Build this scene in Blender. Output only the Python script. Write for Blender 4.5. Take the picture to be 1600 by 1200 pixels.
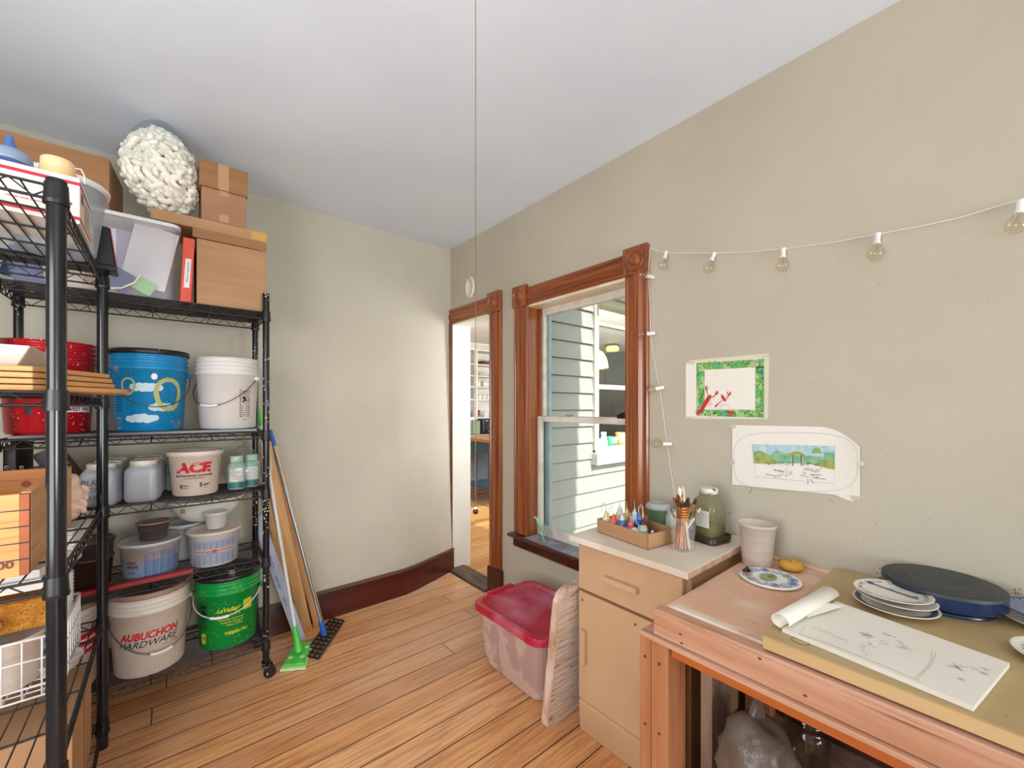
import bpy, math, random
from mathutils import Vector, Matrix
random.seed(7)
SC = bpy.context.scene
COL = SC.collection
for o in list(bpy.data.objects): bpy.data.objects.remove(o)

# ---------------------------------------------------------------- camera
FPX = 645.0; YAW = math.radians(39.8); EYE = 1.34; HORIZ = 635.0
SY, CY = math.sin(YAW), math.cos(YAW)
cd = bpy.data.cameras.new('camera'); cam = bpy.data.objects.new('camera', cd); COL.objects.link(cam)
cd.sensor_width = 36.0; cd.lens = 36.0*FPX/1600.0; cd.shift_y = (HORIZ-600.0)/1600.0; cd.clip_start = 0.02
cam.location = (0, 0, EYE); cam.rotation_euler = (math.pi/2, 0, -YAW)
SC.camera = cam
# ---------------------------------------------------------------- view
SC.view_settings.view_transform = 'Standard'; SC.view_settings.look = 'None'
SC.view_settings.gamma = 1.0; SC.view_settings.use_curve_mapping = False
SC.view_settings.exposure = -0.34
SC.cycles.max_bounces = 10; SC.cycles.diffuse_bounces = 5; SC.cycles.glossy_bounces = 3
SC.cycles.transparent_max_bounces = 24; SC.cycles.transmission_bounces = 6
SC.cycles.caustics_reflective = False; SC.cycles.caustics_refractive = False
SC.cycles.sample_clamp_indirect = 6.0
# ---------------------------------------------------------------- sky and sun
wd = bpy.data.worlds.new('sky'); SC.world = wd; wd.use_nodes = True
wn = wd.node_tree; bg = wn.nodes['Background']
sky = wn.nodes.new('ShaderNodeTexSky'); sky.sky_type = 'NISHITA'; sky.sun_disc = False
sky.sun_elevation = math.radians(40); sky.sun_rotation = math.radians(180)
sky.air_density = 1.2; sky.dust_density = 2.0
hs = wn.nodes.new('ShaderNodeHueSaturation'); hs.inputs['Saturation'].default_value = 0.5; wn.links.new(sky.outputs[0], hs.inputs['Color']); wn.links.new(hs.outputs[0], bg.inputs[0]); bg.inputs[1].default_value = 0.30
def lamp(name, kind, energy, color, loc, direction, **kw):
    ld = bpy.data.lights.new(name, kind); ld.energy = energy; ld.color = color
    lo = bpy.data.objects.new(name, ld); COL.objects.link(lo); lo.location = loc
    lo.rotation_euler = Vector(direction).to_track_quat('-Z', 'Y').to_euler()
    for k, v in kw.items(): setattr(ld, k, v)
    return lo
lamp('sun', 'SUN', 6.5, (1.0, 0.95, 0.86), (2, -6, 8), (-0.03, 0.72, -0.62), angle=0.012)
# fill lamps added behind and beside the camera, as if from assumed windows
lamp('rear_fill_light', 'AREA', 200, (0.88, 0.955, 1.0), (0.75, -3.5, 1.05), (-0.35, 1, 1.6), shape='RECTANGLE', size=1.7, size_y=1.5)
lamp('side_fill_light', 'AREA', 64, (0.96, 0.975, 1.0), (-1.22, 0.35, 1.35), (1, 1.0, 0.22), shape='RECTANGLE', size=1.2, size_y=1.4)
# daylight through the kitchen window
lamp('daylight_kitchen_window', 'AREA', 105, (0.98, 0.99, 1.0), (3.22, 2.315, 1.55), (0, 1, 0), shape='RECTANGLE', size=0.95, size_y=1.1)
lamp('kitchen_fill_light', 'AREA', 60, (1.0, 0.98, 0.96), (5.0, 2.34, 1.6), (-0.25, 1, 0.1), shape='RECTANGLE', size=1.4, size_y=1.2)  # added fill for the kitchen; the wall here has no window
po = lamp('window_portal', 'AREA', 1, (1, 1, 1), (2.0, 1.62, 1.25), (-1, 0, 0), shape='RECTANGLE', size=0.78, size_y=1.55)
po.data.cycles.is_portal = True

# ---------------------------------------------------------------- points on real planes from photo pixels
def _ray(x, y):
    l = x-800.0
    return FPX*SY+l*CY, FPX*CY-l*SY, HORIZ-y
def on_x(x, y, X):
    a, b, c = _ray(x, y); t = X/a; return Vector((X, b*t, EYE+c*t))
def on_y(x, y, Y):
    a, b, c = _ray(x, y); t = Y/b; return Vector((a*t, Y, EYE+c*t))
def on_z(x, y, Z):
    a, b, c = _ray(x, y); t = (Z-EYE)/c; return Vector((a*t, b*t, Z))

# ---------------------------------------------------------------- materials
def lin(c):
    r = []
    for v in c[:3]:
        v = v/255.0
        r.append(v/12.92 if v <= 0.04045 else ((v+0.055)/1.055)**2.4)
    return (r[0], r[1], r[2], 1.0)
MATS = {}
def M(name, col, rough=0.5, metal=0.0, col2=None, nscale=8.0, nstretch=(1, 1, 1), ndetail=4.0, nlo=0.35, nhi=0.65,
      bump=0.0, bscale=None, speck=None, spscale=60.0, spsize=0.18, trans=0.0, clear=False, emit=None, coat=0.0, streak=None, spec=0.5, sprand=True):
    if name in MATS: return MATS[name]
    m = bpy.data.materials.new(name); m.use_nodes = True; MATS[name] = m
    nt = m.node_tree; N = nt.nodes; L = nt.links; b = N['Principled BSDF']; out = N['Material Output']
    b.inputs['Roughness'].default_value = rough; b.inputs['Metallic'].default_value = metal
    b.inputs['Base Color'].default_value = lin(col); b.inputs['Specular IOR Level'].default_value = spec
    if coat: b.inputs['Coat Weight'].default_value = coat; b.inputs['Coat Roughness'].default_value = 0.15
    tc = N.new('ShaderNodeTexCoord'); cur = None
    def mapping(s):
        mp = N.new('ShaderNodeMapping'); mp.inputs['Scale'].default_value = s; L.new(tc.outputs['Object'], mp.inputs['Vector']); return mp
    nz = None
    if col2 is not None:
        mp = mapping(nstretch); nz = N.new('ShaderNodeTexNoise'); nz.inputs['Scale'].default_value = nscale; nz.inputs['Detail'].default_value = ndetail
        L.new(mp.outputs[0], nz.inputs['Vector'])
        rp = N.new('ShaderNodeValToRGB'); rp.color_ramp.elements[0].position = nlo; rp.color_ramp.elements[1].position = nhi
        rp.color_ramp.elements[0].color = lin(col); rp.color_ramp.elements[1].color = lin(col2)
        L.new(nz.outputs['Fac'], rp.inputs[0]); cur = rp.outputs[0]
    if streak is not None:      # (colour, scale, stretch, lo, hi)
        mp = mapping(streak[2]); n2 = N.new('ShaderNodeTexNoise'); n2.inputs['Scale'].default_value = streak[1]; n2.inputs['Detail'].default_value = 6
        L.new(mp.outputs[0], n2.inputs['Vector'])
        r2 = N.new('ShaderNodeValToRGB'); r2.color_ramp.elements[0].position = streak[3]; r2.color_ramp.elements[1].position = streak[4]
        L.new(n2.outputs['Fac'], r2.inputs[0])
        mx = N.new('ShaderNodeMix'); mx.data_type = 'RGBA'; L.new(r2.outputs[0], mx.inputs[0])
        if cur is None: mx.inputs[6].default_value = lin(col)
        else: L.new(cur, mx.inputs[6])
        mx.inputs[7].default_value = lin(streak[0]); cur = mx.outputs[2]
    if speck is not None:
        vo = N.new('ShaderNodeTexVoronoi'); vo.inputs['Scale'].default_value = spscale; L.new(tc.outputs['Object'], vo.inputs['Vector'])
        lt = N.new('ShaderNodeMath'); lt.operation = 'LESS_THAN'; L.new(vo.outputs['Distance'], lt.inputs[0]); lt.inputs[1].default_value = spsize
        n3 = N.new('ShaderNodeTexNoise'); n3.inputs['Scale'].default_value = spscale*0.12; L.new(tc.outputs['Object'], n3.inputs['Vector'])
        gt = N.new('ShaderNodeMath'); gt.operation = 'GREATER_THAN'; L.new(n3.outputs['Fac'], gt.inputs[0]); gt.inputs[1].default_value = 0.5
        mu = N.new('ShaderNodeMath'); mu.operation = 'MULTIPLY'; L.new(lt.outputs[0], mu.inputs[0]); L.new(gt.outputs[0], mu.inputs[1])
        mx = N.new('ShaderNodeMix'); mx.data_type = 'RGBA'; L.new(mu.outputs[0], mx.inputs[0])
        if cur is None: mx.inputs[6].default_value = lin(col)
        else: L.new(cur, mx.inputs[6])
        mx.inputs[7].default_value = lin(speck); cur = mx.outputs[2]
    if cur is not None: L.new(cur, b.inputs['Base Color'])
    if bump:
        n4 = N.new('ShaderNodeTexNoise'); n4.inputs['Scale'].default_value = bscale or nscale*4; n4.inputs['Detail'].default_value = 4
        mp = mapping(nstretch); L.new(mp.outputs[0], n4.inputs['Vector'])
        bp = N.new('ShaderNodeBump'); bp.inputs['Strength'].default_value = bump; bp.inputs['Distance'].default_value = 0.01
        L.new(n4.outputs['Fac'], bp.inputs['Height']); L.new(bp.outputs[0], b.inputs['Normal'])
    if emit: b.inputs['Emission Color'].default_value = lin(col); b.inputs['Emission Strength'].default_value = emit
    if clear:   # thin clear pane or film: mostly straight through, mirror at grazing angles
        tr = N.new('ShaderNodeBsdfTransparent'); tr.inputs[0].default_value = lin(col)
        gl = N.new('ShaderNodeBsdfGlossy'); gl.inputs['Roughness'].default_value = rough
        lw = N.new('ShaderNodeLayerWeight'); lw.inputs[0].default_value = 0.5
        pw = N.new('ShaderNodeMath'); pw.operation = 'POWER'; L.new(lw.outputs['Facing'], pw.inputs[0]); pw.inputs[1].default_value = 4.0
        fr = N.new('ShaderNodeMath'); fr.operation = 'MULTIPLY_ADD'; L.new(pw.outputs[0], fr.inputs[0]); fr.inputs[1].default_value = 0.6; fr.inputs[2].default_value = 0.045
        ms = N.new('ShaderNodeMixShader'); L.new(fr.outputs[0], ms.inputs[0]); L.new(tr.outputs[0], ms.inputs[1]); L.new(gl.outputs[0], ms.inputs[2])
        L.new(ms.outputs[0], out.inputs[0])
    elif trans:  # milky plastic
        tr = N.new('ShaderNodeBsdfTransparent'); tr.inputs[0].default_value = (1, 1, 1, 1)
        ms = N.new('ShaderNodeMixShader'); ms.inputs[0].default_value = trans
        L.new(b.outputs[0], ms.inputs[1]); L.new(tr.outputs[0], ms.inputs[2]); L.new(ms.outputs[0], out.inputs[0])
    return m

def plank_material(name, cols, width, tone2, axis_long=0, rough=0.42, seam=(40, 22, 12), wornc=None):
    m = bpy.data.materials.new(name); m.use_nodes = True; MATS[name] = m
    nt = m.node_tree; N = nt.nodes; L = nt.links; b = N['Principled BSDF']
    tc = N.new('ShaderNodeTexCoord'); sp = N.new('ShaderNodeSeparateXYZ'); L.new(tc.outputs['Object'], sp.inputs[0])
    def math_(op, a, c=None, d=None):
        n = N.new('ShaderNodeMath'); n.operation = op
        for i, v in enumerate((a, c, d)):
            if v is None: continue
            if isinstance(v, (int, float)): n.inputs[i].default_value = v
            else: L.new(v, n.inputs[i])
        return n.outputs[0]
    lo, ac = sp.outputs[axis_long], sp.outputs[1-axis_long]
    q = math_('DIVIDE', ac, width); idx = math_('FLOOR', q); fr = math_('FRACT', q)
    wn_ = N.new('ShaderNodeTexWhiteNoise'); wn_.noise_dimensions = '1D'; L.new(idx, wn_.inputs['W'])
    sh = math_('MULTIPLY_ADD', wn_.outputs['Value'], 2.3, lo); q2 = math_('DIVIDE', sh, 3.4); id2 = math_('FLOOR', q2); fr2 = math_('FRACT', q2)
    cb = N.new('ShaderNodeCombineXYZ'); L.new(idx, cb.inputs[0]); L.new(id2, cb.inputs[1])
    w2 = N.new('ShaderNodeTexWhiteNoise'); w2.noise_dimensions = '2D'; L.new(cb.outputs[0], w2.inputs['Vector'])
    rp = N.new('ShaderNodeValToRGB'); L.new(w2.outputs['Value'], rp.inputs[0])
    rp.color_ramp.elements[0].color = lin(cols[0]); rp.color_ramp.elements[1].color = lin(cols[-1])
    for i, c in enumerate(cols[1:-1]):
        e = rp.color_ramp.elements.new((i+1)/(len(cols)-1)); e.color = lin(c)
    off = N.new('ShaderNodeCombineXYZ'); L.new(math_('MULTIPLY', w2.outputs['Value'], 30.0), off.inputs[2])
    ad = N.new('ShaderNodeVectorMath'); ad.operation = 'ADD'; L.new(tc.outputs['Object'], ad.inputs[0]); L.new(off.outputs[0], ad.inputs[1])
    mp = N.new('ShaderNodeMapping'); L.new(ad.outputs[0], mp.inputs[0]); mp.inputs['Scale'].default_value = (1.2, 22, 1) if axis_long == 0 else (22, 1.2, 1)
    nz = N.new('ShaderNodeTexNoise'); nz.inputs['Scale'].default_value = 3.5; nz.inputs['Detail'].default_value = 6; nz.inputs['Distortion'].default_value = 0.4
    L.new(mp.outputs[0], nz.inputs['Vector'])
    r2 = N.new('ShaderNodeValToRGB'); r2.color_ramp.elements[0].position = 0.42; r2.color_ramp.elements[1].position = 0.75; L.new(nz.outputs['Fac'], r2.inputs[0])
    mx = N.new('ShaderNodeMix'); mx.data_type = 'RGBA'; L.new(math_('MULTIPLY', r2.outputs[0], 0.85), mx.inputs[0]); L.new(rp.outputs[0], mx.inputs[6]); mx.inputs[7].default_value = lin(tone2)
    cur = mx.outputs[2]
    if wornc:
        n5 = N.new('ShaderNodeTexNoise'); n5.inputs['Scale'].default_value = 1.1; n5.inputs['Detail'].default_value = 5
        L.new(tc.outputs['Object'], n5.inputs['Vector'])
        r5 = N.new('ShaderNodeValToRGB'); r5.color_ramp.elements[0].position = 0.42; r5.color_ramp.elements[1].position = 0.68; L.new(n5.outputs['Fac'], r5.inputs[0])
        mx = N.new('ShaderNodeMix'); mx.data_type = 'RGBA'; L.new(math_('MULTIPLY', r5.outputs[0], 0.55), mx.inputs[0]); L.new(cur, mx.inputs[6]); mx.inputs[7].default_value = lin(wornc)
        cur = mx.outputs[2]
        vo = N.new('ShaderNodeTexVoronoi'); vo.inputs['Scale'].default_value = 26; L.new(tc.outputs['Object'], vo.inputs['Vector'])
        mx = N.new('ShaderNodeMix'); mx.data_type = 'RGBA'; L.new(math_('LESS_THAN', vo.outputs['Distance'], 0.055), mx.inputs[0]); L.new(cur, mx.inputs[6]); mx.inputs[7].default_value = lin((226, 196, 170))
        cur = mx.outputs[2]
    edge = math_('MINIMUM', fr, math_('SUBTRACT', 1.0, fr)); g1 = math_('LESS_THAN', edge, 0.018)
    e2 = math_('MINIMUM', fr2, math_('SUBTRACT', 1.0, fr2)); g2 = math_('LESS_THAN', e2, 0.0006)
    gap = math_('MAXIMUM', g1, g2)
    mx2 = N.new('ShaderNodeMix'); mx2.data_type = 'RGBA'; L.new(gap, mx2.inputs[0]); L.new(cur, mx2.inputs[6]); mx2.inputs[7].default_value = lin(seam)
    L.new(mx2.outputs[2], b.inputs['Base Color']); b.inputs['Roughness'].default_value = rough
    bp = N.new('ShaderNodeBump'); bp.inputs['Strength'].default_value = 0.25; bp.inputs['Distance'].default_value = 0.004
    L.new(math_('SUBTRACT', nz.outputs['Fac'], math_('MULTIPLY', gap, 2.0)), bp.inputs['Height']); L.new(bp.outputs[0], b.inputs['Normal'])
    return m

# ---------------------------------------------------------------- mesh builder
def root_of(o):
    while o.parent is not None: o = o.parent
    return o
def tag(o, label=None, cat=None, group=None, kind=None):
    if label: o['label'] = label
    if cat: o['category'] = cat
    if group: o['group'] = group
    if kind: o['kind'] = kind
    return o
class MB:
    def __init__(s): s.v = []; s.f = []; s.mi = []; s.sm = []; s.mats = []; s.cur = 0; s.smooth = False
    def mat(s, m):
        if m not in s.mats: s.mats.append(m)
        s.cur = s.mats.index(m); return s
    def add(s, vs, fs, smooth=None):
        n = len(s.v); s.v += [tuple(v) for v in vs]
        for f in fs:
            s.f.append(tuple(i+n for i in f)); s.mi.append(s.cur); s.sm.append(s.smooth if smooth is None else smooth)
        return s
    def box(s, x0, x1, y0, y1, z0, z1):
        vs = [(x, y, z) for z in (z0, z1) for y in (y0, y1) for x in (x0, x1)]
        return s.add(vs, [(0, 2, 3, 1), (4, 5, 7, 6), (0, 1, 5, 4), (2, 6, 7, 3), (0, 4, 6, 2), (1, 3, 7, 5)], False)
    def obox(s, c, size, rz=0.0, rx=0.0, ry=0.0, taper=1.0):
        mt = Matrix.Translation(c) @ Matrix.Rotation(rz, 4, 'Z') @ Matrix.Rotation(ry, 4, 'Y') @ Matrix.Rotation(rx, 4, 'X')
        a, b_, c_ = size[0]/2, size[1]/2, size[2]/2
        vs = [mt @ Vector((x*(taper if z < 0 else 1), y*(taper if z < 0 else 1), z)) for z in (-c_, c_) for y in (-b_, b_) for x in (-a, a)]
        return s.add(vs, [(0, 2, 3, 1), (4, 5, 7, 6), (0, 1, 5, 4), (2, 6, 7, 3), (0, 4, 6, 2), (1, 3, 7, 5)], False)
    def hexa(s, b4, t4):
        return s.add(list(b4)+list(t4), [(3, 2, 1, 0), (4, 5, 6, 7), (0, 1, 5, 4), (1, 2, 6, 5), (2, 3, 7, 6), (3, 0, 4, 7)], False)
    def tube(s, pts, r, seg=8, cap=True, closed=False):
        pts = [Vector(p) for p in pts]; n = len(pts); rs = r if isinstance(r, (list, tuple)) else [r]*n
        vs = []; up = None
        for i, p in enumerate(pts):
            if closed: d = pts[(i+1) % n]-pts[i-1]
            else: d = pts[min(i+1, n-1)]-pts[max(i-1, 0)]
            if d.length < 1e-9: d = Vector((0, 0, 1))
            d.normalize()
            if up is None:
                up = Vector((0, 0, 1)) if abs(d.z) < 0.9 else Vector((1, 0, 0))
            a = up - d*up.dot(d)
            if a.length < 1e-6: a = d.orthogonal()
            a.normalize(); up = a; b_ = d.cross(a)
            for k in range(seg):
                t = 2*math.pi*k/seg; vs.append(p+(a*math.cos(t)+b_*math.sin(t))*rs[i])
        fs = []
        for i in range(n if closed else n-1):
            for k in range(seg):
                j = (i+1) % n; fs.append((i*seg+k, i*seg+(k+1) % seg, j*seg+(k+1) % seg, j*seg+k))
        if cap and not closed:
            s.add(vs[:seg], [tuple(reversed(range(seg)))], False); s.add(vs[-seg:], [tuple(range(seg))], False)
        return s.add(vs, fs, seg > 4)
    def lathe(s, c, prof, seg=32, mt=None, capb=True, capt=True, smooth=True, sx=1.0, sy=1.0, squar=0.0):
        vs = []
        for (r, z) in prof:
            for k in range(seg):
                t = 2*math.pi*k/seg; ct, st = math.cos(t), math.sin(t)
                f = 1.0
                if squar: f = (abs(ct)**squar+abs(st)**squar)**(-1.0/squar)
                v = Vector((r*f*ct*sx, r*f*st*sy, z)); v = (mt @ v) if mt is not None else v
                vs.append(v+Vector(c))
        fs = []
        for i in range(len(prof)-1):
            for k in range(seg):
                fs.append((i*seg+k, i*seg+(k+1) % seg, (i+1)*seg+(k+1) % seg, (i+1)*seg+k))
        s.add(vs, fs, smooth)
        n = len(s.v)-len(vs)
        if capb: s.add(vs[:seg], [tuple(reversed(range(seg)))], False)
        if capt: s.add(vs[-seg:], [tuple(range(seg))], False)
        return s
    def ball(s, c, rad, seg=16, rings=10, mt=None, fn=None):
        rx, ry, rz = rad if isinstance(rad, (tuple, list)) else (rad,)*3
        vs = []; c = Vector(c)
        for i in range(rings+1):
            ph = math.pi*i/rings
            for k in range(seg):
                t = 2*math.pi*k/seg
                v = Vector((rx*math.sin(ph)*math.cos(t), ry*math.sin(ph)*math.sin(t), -rz*math.cos(ph)))
                if fn: v = fn(v)
                if mt is not None: v = mt @ v
                vs.append(v+c)
        fs = [(i*seg+k, i*seg+(k+1) % seg, (i+1)*seg+(k+1) % seg, (i+1)*seg+k) for i in range(rings) for k in range(seg)]
        return s.add(vs, fs, True)
    def poly(s, pts):
        return s.add(pts, [tuple(range(len(pts)))], False)
    def prism(s, pts, d):
        d = Vector(d); n = len(pts); a = [Vector(p) for p in pts]; b_ = [p+d for p in a]
        return s.add(a+b_, [tuple(reversed(range(n))), tuple(range(n, 2*n))]+[(i, (i+1) % n, n+(i+1) % n, n+i) for i in range(n)], False)
    def mapped(s, uv, fs, fn):
        return s.add([fn(u, v) for u, v in uv], fs, False)
    def stroke(s, uv, w, fn):
        """flat pencil or paint line of width w through 2-D points, laid on a surface by fn"""
        n = len(uv); L_ = []; R_ = []
        for i in range(n):
            ax, ay = uv[max(i-1, 0)]; bx, by = uv[min(i+1, n-1)]
            dx, dy = bx-ax, by-ay; l = math.hypot(dx, dy) or 1; wi = w[i] if isinstance(w, (list, tuple)) else w; nx, ny = -dy/l*wi/2, dx/l*wi/2
            L_.append((uv[i][0]+nx, uv[i][1]+ny)); R_.append((uv[i][0]-nx, uv[i][1]-ny))
        return s.mapped(L_+R_, [(i, n+i, n+i+1, i+1) for i in range(n-1)], fn)
    def disc(s, c, r, fn, seg=16, rings=2, ry=None, rot=0.0):
        ry = ry or r; uv = [c]; fs = []; cr, sr = math.cos(rot), math.sin(rot)
        for j in range(1, rings+1):
            for k in range(seg):
                t = 2*math.pi*k/seg; a, b_ = r*j/rings*math.cos(t), ry*j/rings*math.sin(t)
                uv.append((c[0]+a*cr-b_*sr, c[1]+a*sr+b_*cr))
        for k in range(seg): fs.append((0, 1+k, 1+(k+1) % seg))
        for j in range(1, rings):
            a = 1+(j-1)*seg; b_ = 1+j*seg
            for k in range(seg): fs.append((a+k, b_+k, b_+(k+1) % seg, a+(k+1) % seg))
        return s.mapped(uv, fs, fn)
    def text(s, body, w, h, fn, u0=0.0, v0=0.0, bold=0.0, shear=0.0):
        vs, fs = text_geo(body, bold, shear)
        x0 = min(v[0] for v in vs); x1 = max(v[0] for v in vs); y0 = min(v[1] for v in vs); y1 = max(v[1] for v in vs)
        return s.mapped([(u0+(x-x0)/(x1-x0)*w, v0+(y-y0)/(y1-y0)*h) for x, y in vs], fs, fn)
    def build(s, name, parent=None, bevel=0.0, loc=None, local=False, seg=2, smooth=None):
        me = bpy.data.meshes.new(name)
        if parent is not None: off = Vector((0, 0, 0)) if local else root_of(parent).location.copy()
        elif loc is not None: off = Vector(loc)
        else:
            xs = [v[0] for v in s.v]; ys = [v[1] for v in s.v]; zs = [v[2] for v in s.v]
            off = Vector(((min(xs)+max(xs))/2, (min(ys)+max(ys))/2, min(zs)))
        me.from_pydata([Vector(v)-off for v in s.v], [], s.f)
        for m in s.mats: me.materials.append(m)
        me.polygons.foreach_set('material_index', s.mi)
        me.polygons.foreach_set('use_smooth', s.sm if smooth is None else [smooth]*len(s.f))
        me.update()
        o = bpy.data.objects.new(name, me); COL.objects.link(o)
        if parent is not None: o.parent = parent
        else: o.location = off
        if bevel:
            bm = o.modifiers.new('bevel', 'BEVEL'); bm.width = bevel; bm.segments = seg; bm.limit_method = 'ANGLE'; bm.angle_limit = math.radians(40)
        return o
_TG = {}
def text_geo(body, bold=0.0, shear=0.0):
    k = (body, bold, shear)
    if k in _TG: return _TG[k]
    cu = bpy.data.curves.new('t', 'FONT'); cu.body = body; cu.offset = bold; cu.shear = shear; cu.resolution_u = 3
    ob = bpy.data.objects.new('t', cu); COL.objects.link(ob)
    dg = bpy.context.evaluated_depsgraph_get(); dg.update()
    me = bpy.data.meshes.new_from_object(ob.evaluated_get(dg))
    vs = [(v.co.x, v.co.y) for v in me.vertices]; fs = [tuple(p.vertices) for p in me.polygons]
    bpy.data.objects.remove(ob); bpy.data.curves.remove(cu); bpy.data.meshes.remove(me)
    _TG[k] = (vs, fs); return _TG[k]
def thing(name, label, cat, loc, group=None, kind=None):
    o = bpy.data.objects.new(name, None); COL.objects.link(o); o.location = loc; o.empty_display_size = 0.05
    return tag(o, label, cat, group, kind)
def solo(mb, name, label, cat, group=None, kind=None, **kw):
    return tag(mb.build(name, **kw), label, cat, group, kind)
def struct(mb, name, **kw):
    o = mb.build(name, **kw)
    if o.parent is None: o['kind'] = 'structure'
    return o
def dup(o, loc, label=None, rz=None, group=None, parent=None):
    c = o.copy(); COL.objects.link(c)
    if parent is None:
        c.location = loc
        if rz is not None: c.rotation_euler = (0, 0, rz)
    else: c.parent = parent
    if label: c['label'] = label
    if group: c['group'] = group
    for ch in list(o.children): dup(ch, None, parent=c)
    return c
def cylmap(cx, cy, rfun, ang, z0, off=0.0008):
    """u to the right, v up, on the outside of an upright (tapered) round wall, centred on direction ang"""
    def fn(u, v):
        z = z0+v; r = rfun(z)+off; t = ang+u/r
        return Vector((cx+r*math.cos(t), cy+r*math.sin(t), z))
    return fn
def arc(c, r, a0, a1, n): return [(c[0]+r*math.cos(a0+(a1-a0)*i/n), c[1]+r*math.sin(a0+(a1-a0)*i/n)) for i in range(n+1)]
# ================================================================ materials of the room
m_wall = M('cream_plaster', (196, 191, 175), 0.75, col2=(189, 184, 168), nscale=2.2, bump=0.12, bscale=30)
m_wallr = M('cream_plaster_stained', (190, 182, 164), 0.75, col2=(183, 175, 157), nscale=2.0, bump=0.10, bscale=30, speck=(150, 112, 84), spscale=26, spsize=0.035)
m_ceil = M('ceiling_paint', (224, 234, 246), 0.8, col2=(217, 227, 241), nscale=1.5, bump=0.1, bscale=20)
m_trimv = M('varnished_wood', (158, 88, 42), 0.3, col2=(132, 66, 28), nscale=3.0, nstretch=(9, 9, 0.5), streak=((84, 34, 14), 5.0, (16, 16, 0.35), 0.5, 0.72), coat=0.35)
m_trimh = M('varnished_wood_across', (158, 88, 42), 0.3, col2=(132, 66, 28), nscale=3.0, nstretch=(9, 0.5, 9), streak=((84, 34, 14), 5.0, (16, 0.35, 16), 0.5, 0.72), coat=0.35)
m_dark = M('dark_red_wood', (78, 22, 14), 0.32, col2=(52, 14, 9), nscale=3.0, nstretch=(0.8, 9, 9), speck=(196, 176, 160), spscale=48, spsize=0.10, coat=0.3)
m_darkx = M('dark_red_wood_long', (84, 24, 15), 0.3, col2=(54, 15, 10), nscale=2.6, nstretch=(0.5, 8, 8), speck=(150, 120, 100), spscale=60, spsize=0.06, coat=0.3)
m_cap = M('worn_brown_cap', (104, 76, 56), 0.5, col2=(74, 44, 30), nscale=7, nstretch=(0.5, 8, 8))
m_white = M('white_paint', (236, 236, 230), 0.45, col2=(228, 226, 216), nscale=4)
m_sash = M('worn_white_paint', (226, 222, 212), 0.5, col2=(196, 184, 168), nscale=9, nlo=0.45, nhi=0.75, speck=(120, 96, 76), spscale=50, spsize=0.08)
m_storm = M('pale_blue_aluminium', (176, 200, 214), 0.35, col2=(150, 178, 192), nscale=6)
m_glass = M('window_glass', (250, 252, 250), 0.02, clear=True)
m_floor = plank_material('worn_floorboards', [(218, 154, 98), (228, 168, 110), (202, 138, 88), (232, 176, 122), (220, 158, 100)], 0.128, (156, 92, 52), 0, 0.30, wornc=(220, 184, 160))
m_kfloor = plank_material('honey_floorboards', [(206, 156, 96), (190, 138, 80), (216, 168, 108), (196, 146, 88)], 0.075, (160, 106, 58), 0, 0.3)
m_black = M('black_enamel', (20, 21, 24), 0.28, spec=0.6)
WX = 1.80      # room face of the wall with the window
H = 2.64
def back_y(x, z):
    if x < 1.30: b = 0.205
    elif x < 1.42: b = 0.205-(x-1.30)/0.12*0.03
    else: b = 0.175-(min(x, 1.85)-1.42)/0.38*0.135
    return 2.96-b*(1-min(z, H)/H)

# floor and ceiling
mb = MB().mat(m_floor).box(-1.4, 1.80, -3.8, 3.12, -0.06, 0.0); struct(mb, 'floor', loc=(0, 0, 0))
mb = MB().mat(m_ceil).box(-1.4, 1.96, -3.8, 3.12, H, H+0.08); struct(mb, 'ceiling', loc=(0, 0, H))
# wall with the rack in front of it, bellied out towards the floor
mb = MB().mat(m_wall); mb.smooth = True
xs = [-1.4+0.1*i for i in range(27)]+[1.24, 1.28, 1.30, 1.33, 1.36, 1.39, 1.42, 1.46]+[1.5+0.05*i for i in range(7)]
xs = sorted(set(round(x, 3) for x in xs)); zs = [0.12*i for i in range(23)]; zs[-1] = H
vs = [(x, back_y(x, z), z) for z in zs for x in xs]; n = len(xs)
mb.add(vs, [(j*n+i, j*n+i+1, (j+1)*n+i+1, (j+1)*n+i) for j in range(len(zs)-1) for i in range(n-1)], True)
mb.smooth = False
mb.box(-1.4, 1.80, 3.04, 3.12, 0, H)
struct(mb, 'wall_left', loc=(0, 2.96, 0))
# its baseboard
mb = MB().mat(m_darkx)
bx = [x for x in xs if x <= 1.8]
def strip(z0, z1, off, th, mat):
    mb.mat(mat)
    for a, b_ in zip(bx[:-1], bx[1:]):
        b4 = [(a, back_y(a, z0)-off-th, z0), (b_, back_y(b_, z0)-off-th, z0), (b_, back_y(b_, z0)-off+0.004, z0), (a, back_y(a, z0)-off+0.004, z0)]
        t4 = [(a, back_y(a, z1)-off-th, z1), (b_, back_y(b_, z1)-off-th, z1), (b_, back_y(b_, z1)-off+0.004, z1), (a, back_y(a, z1)-off+0.004, z1)]
        mb.hexa(b4, t4)
strip(0.0, 0.165, 0.0, 0.018, m_darkx); strip(0.165, 0.178, 0.0, 0.026, m_cap)
struct(mb, 'baseboard_left', loc=(0, 2.9, 0))
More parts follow.
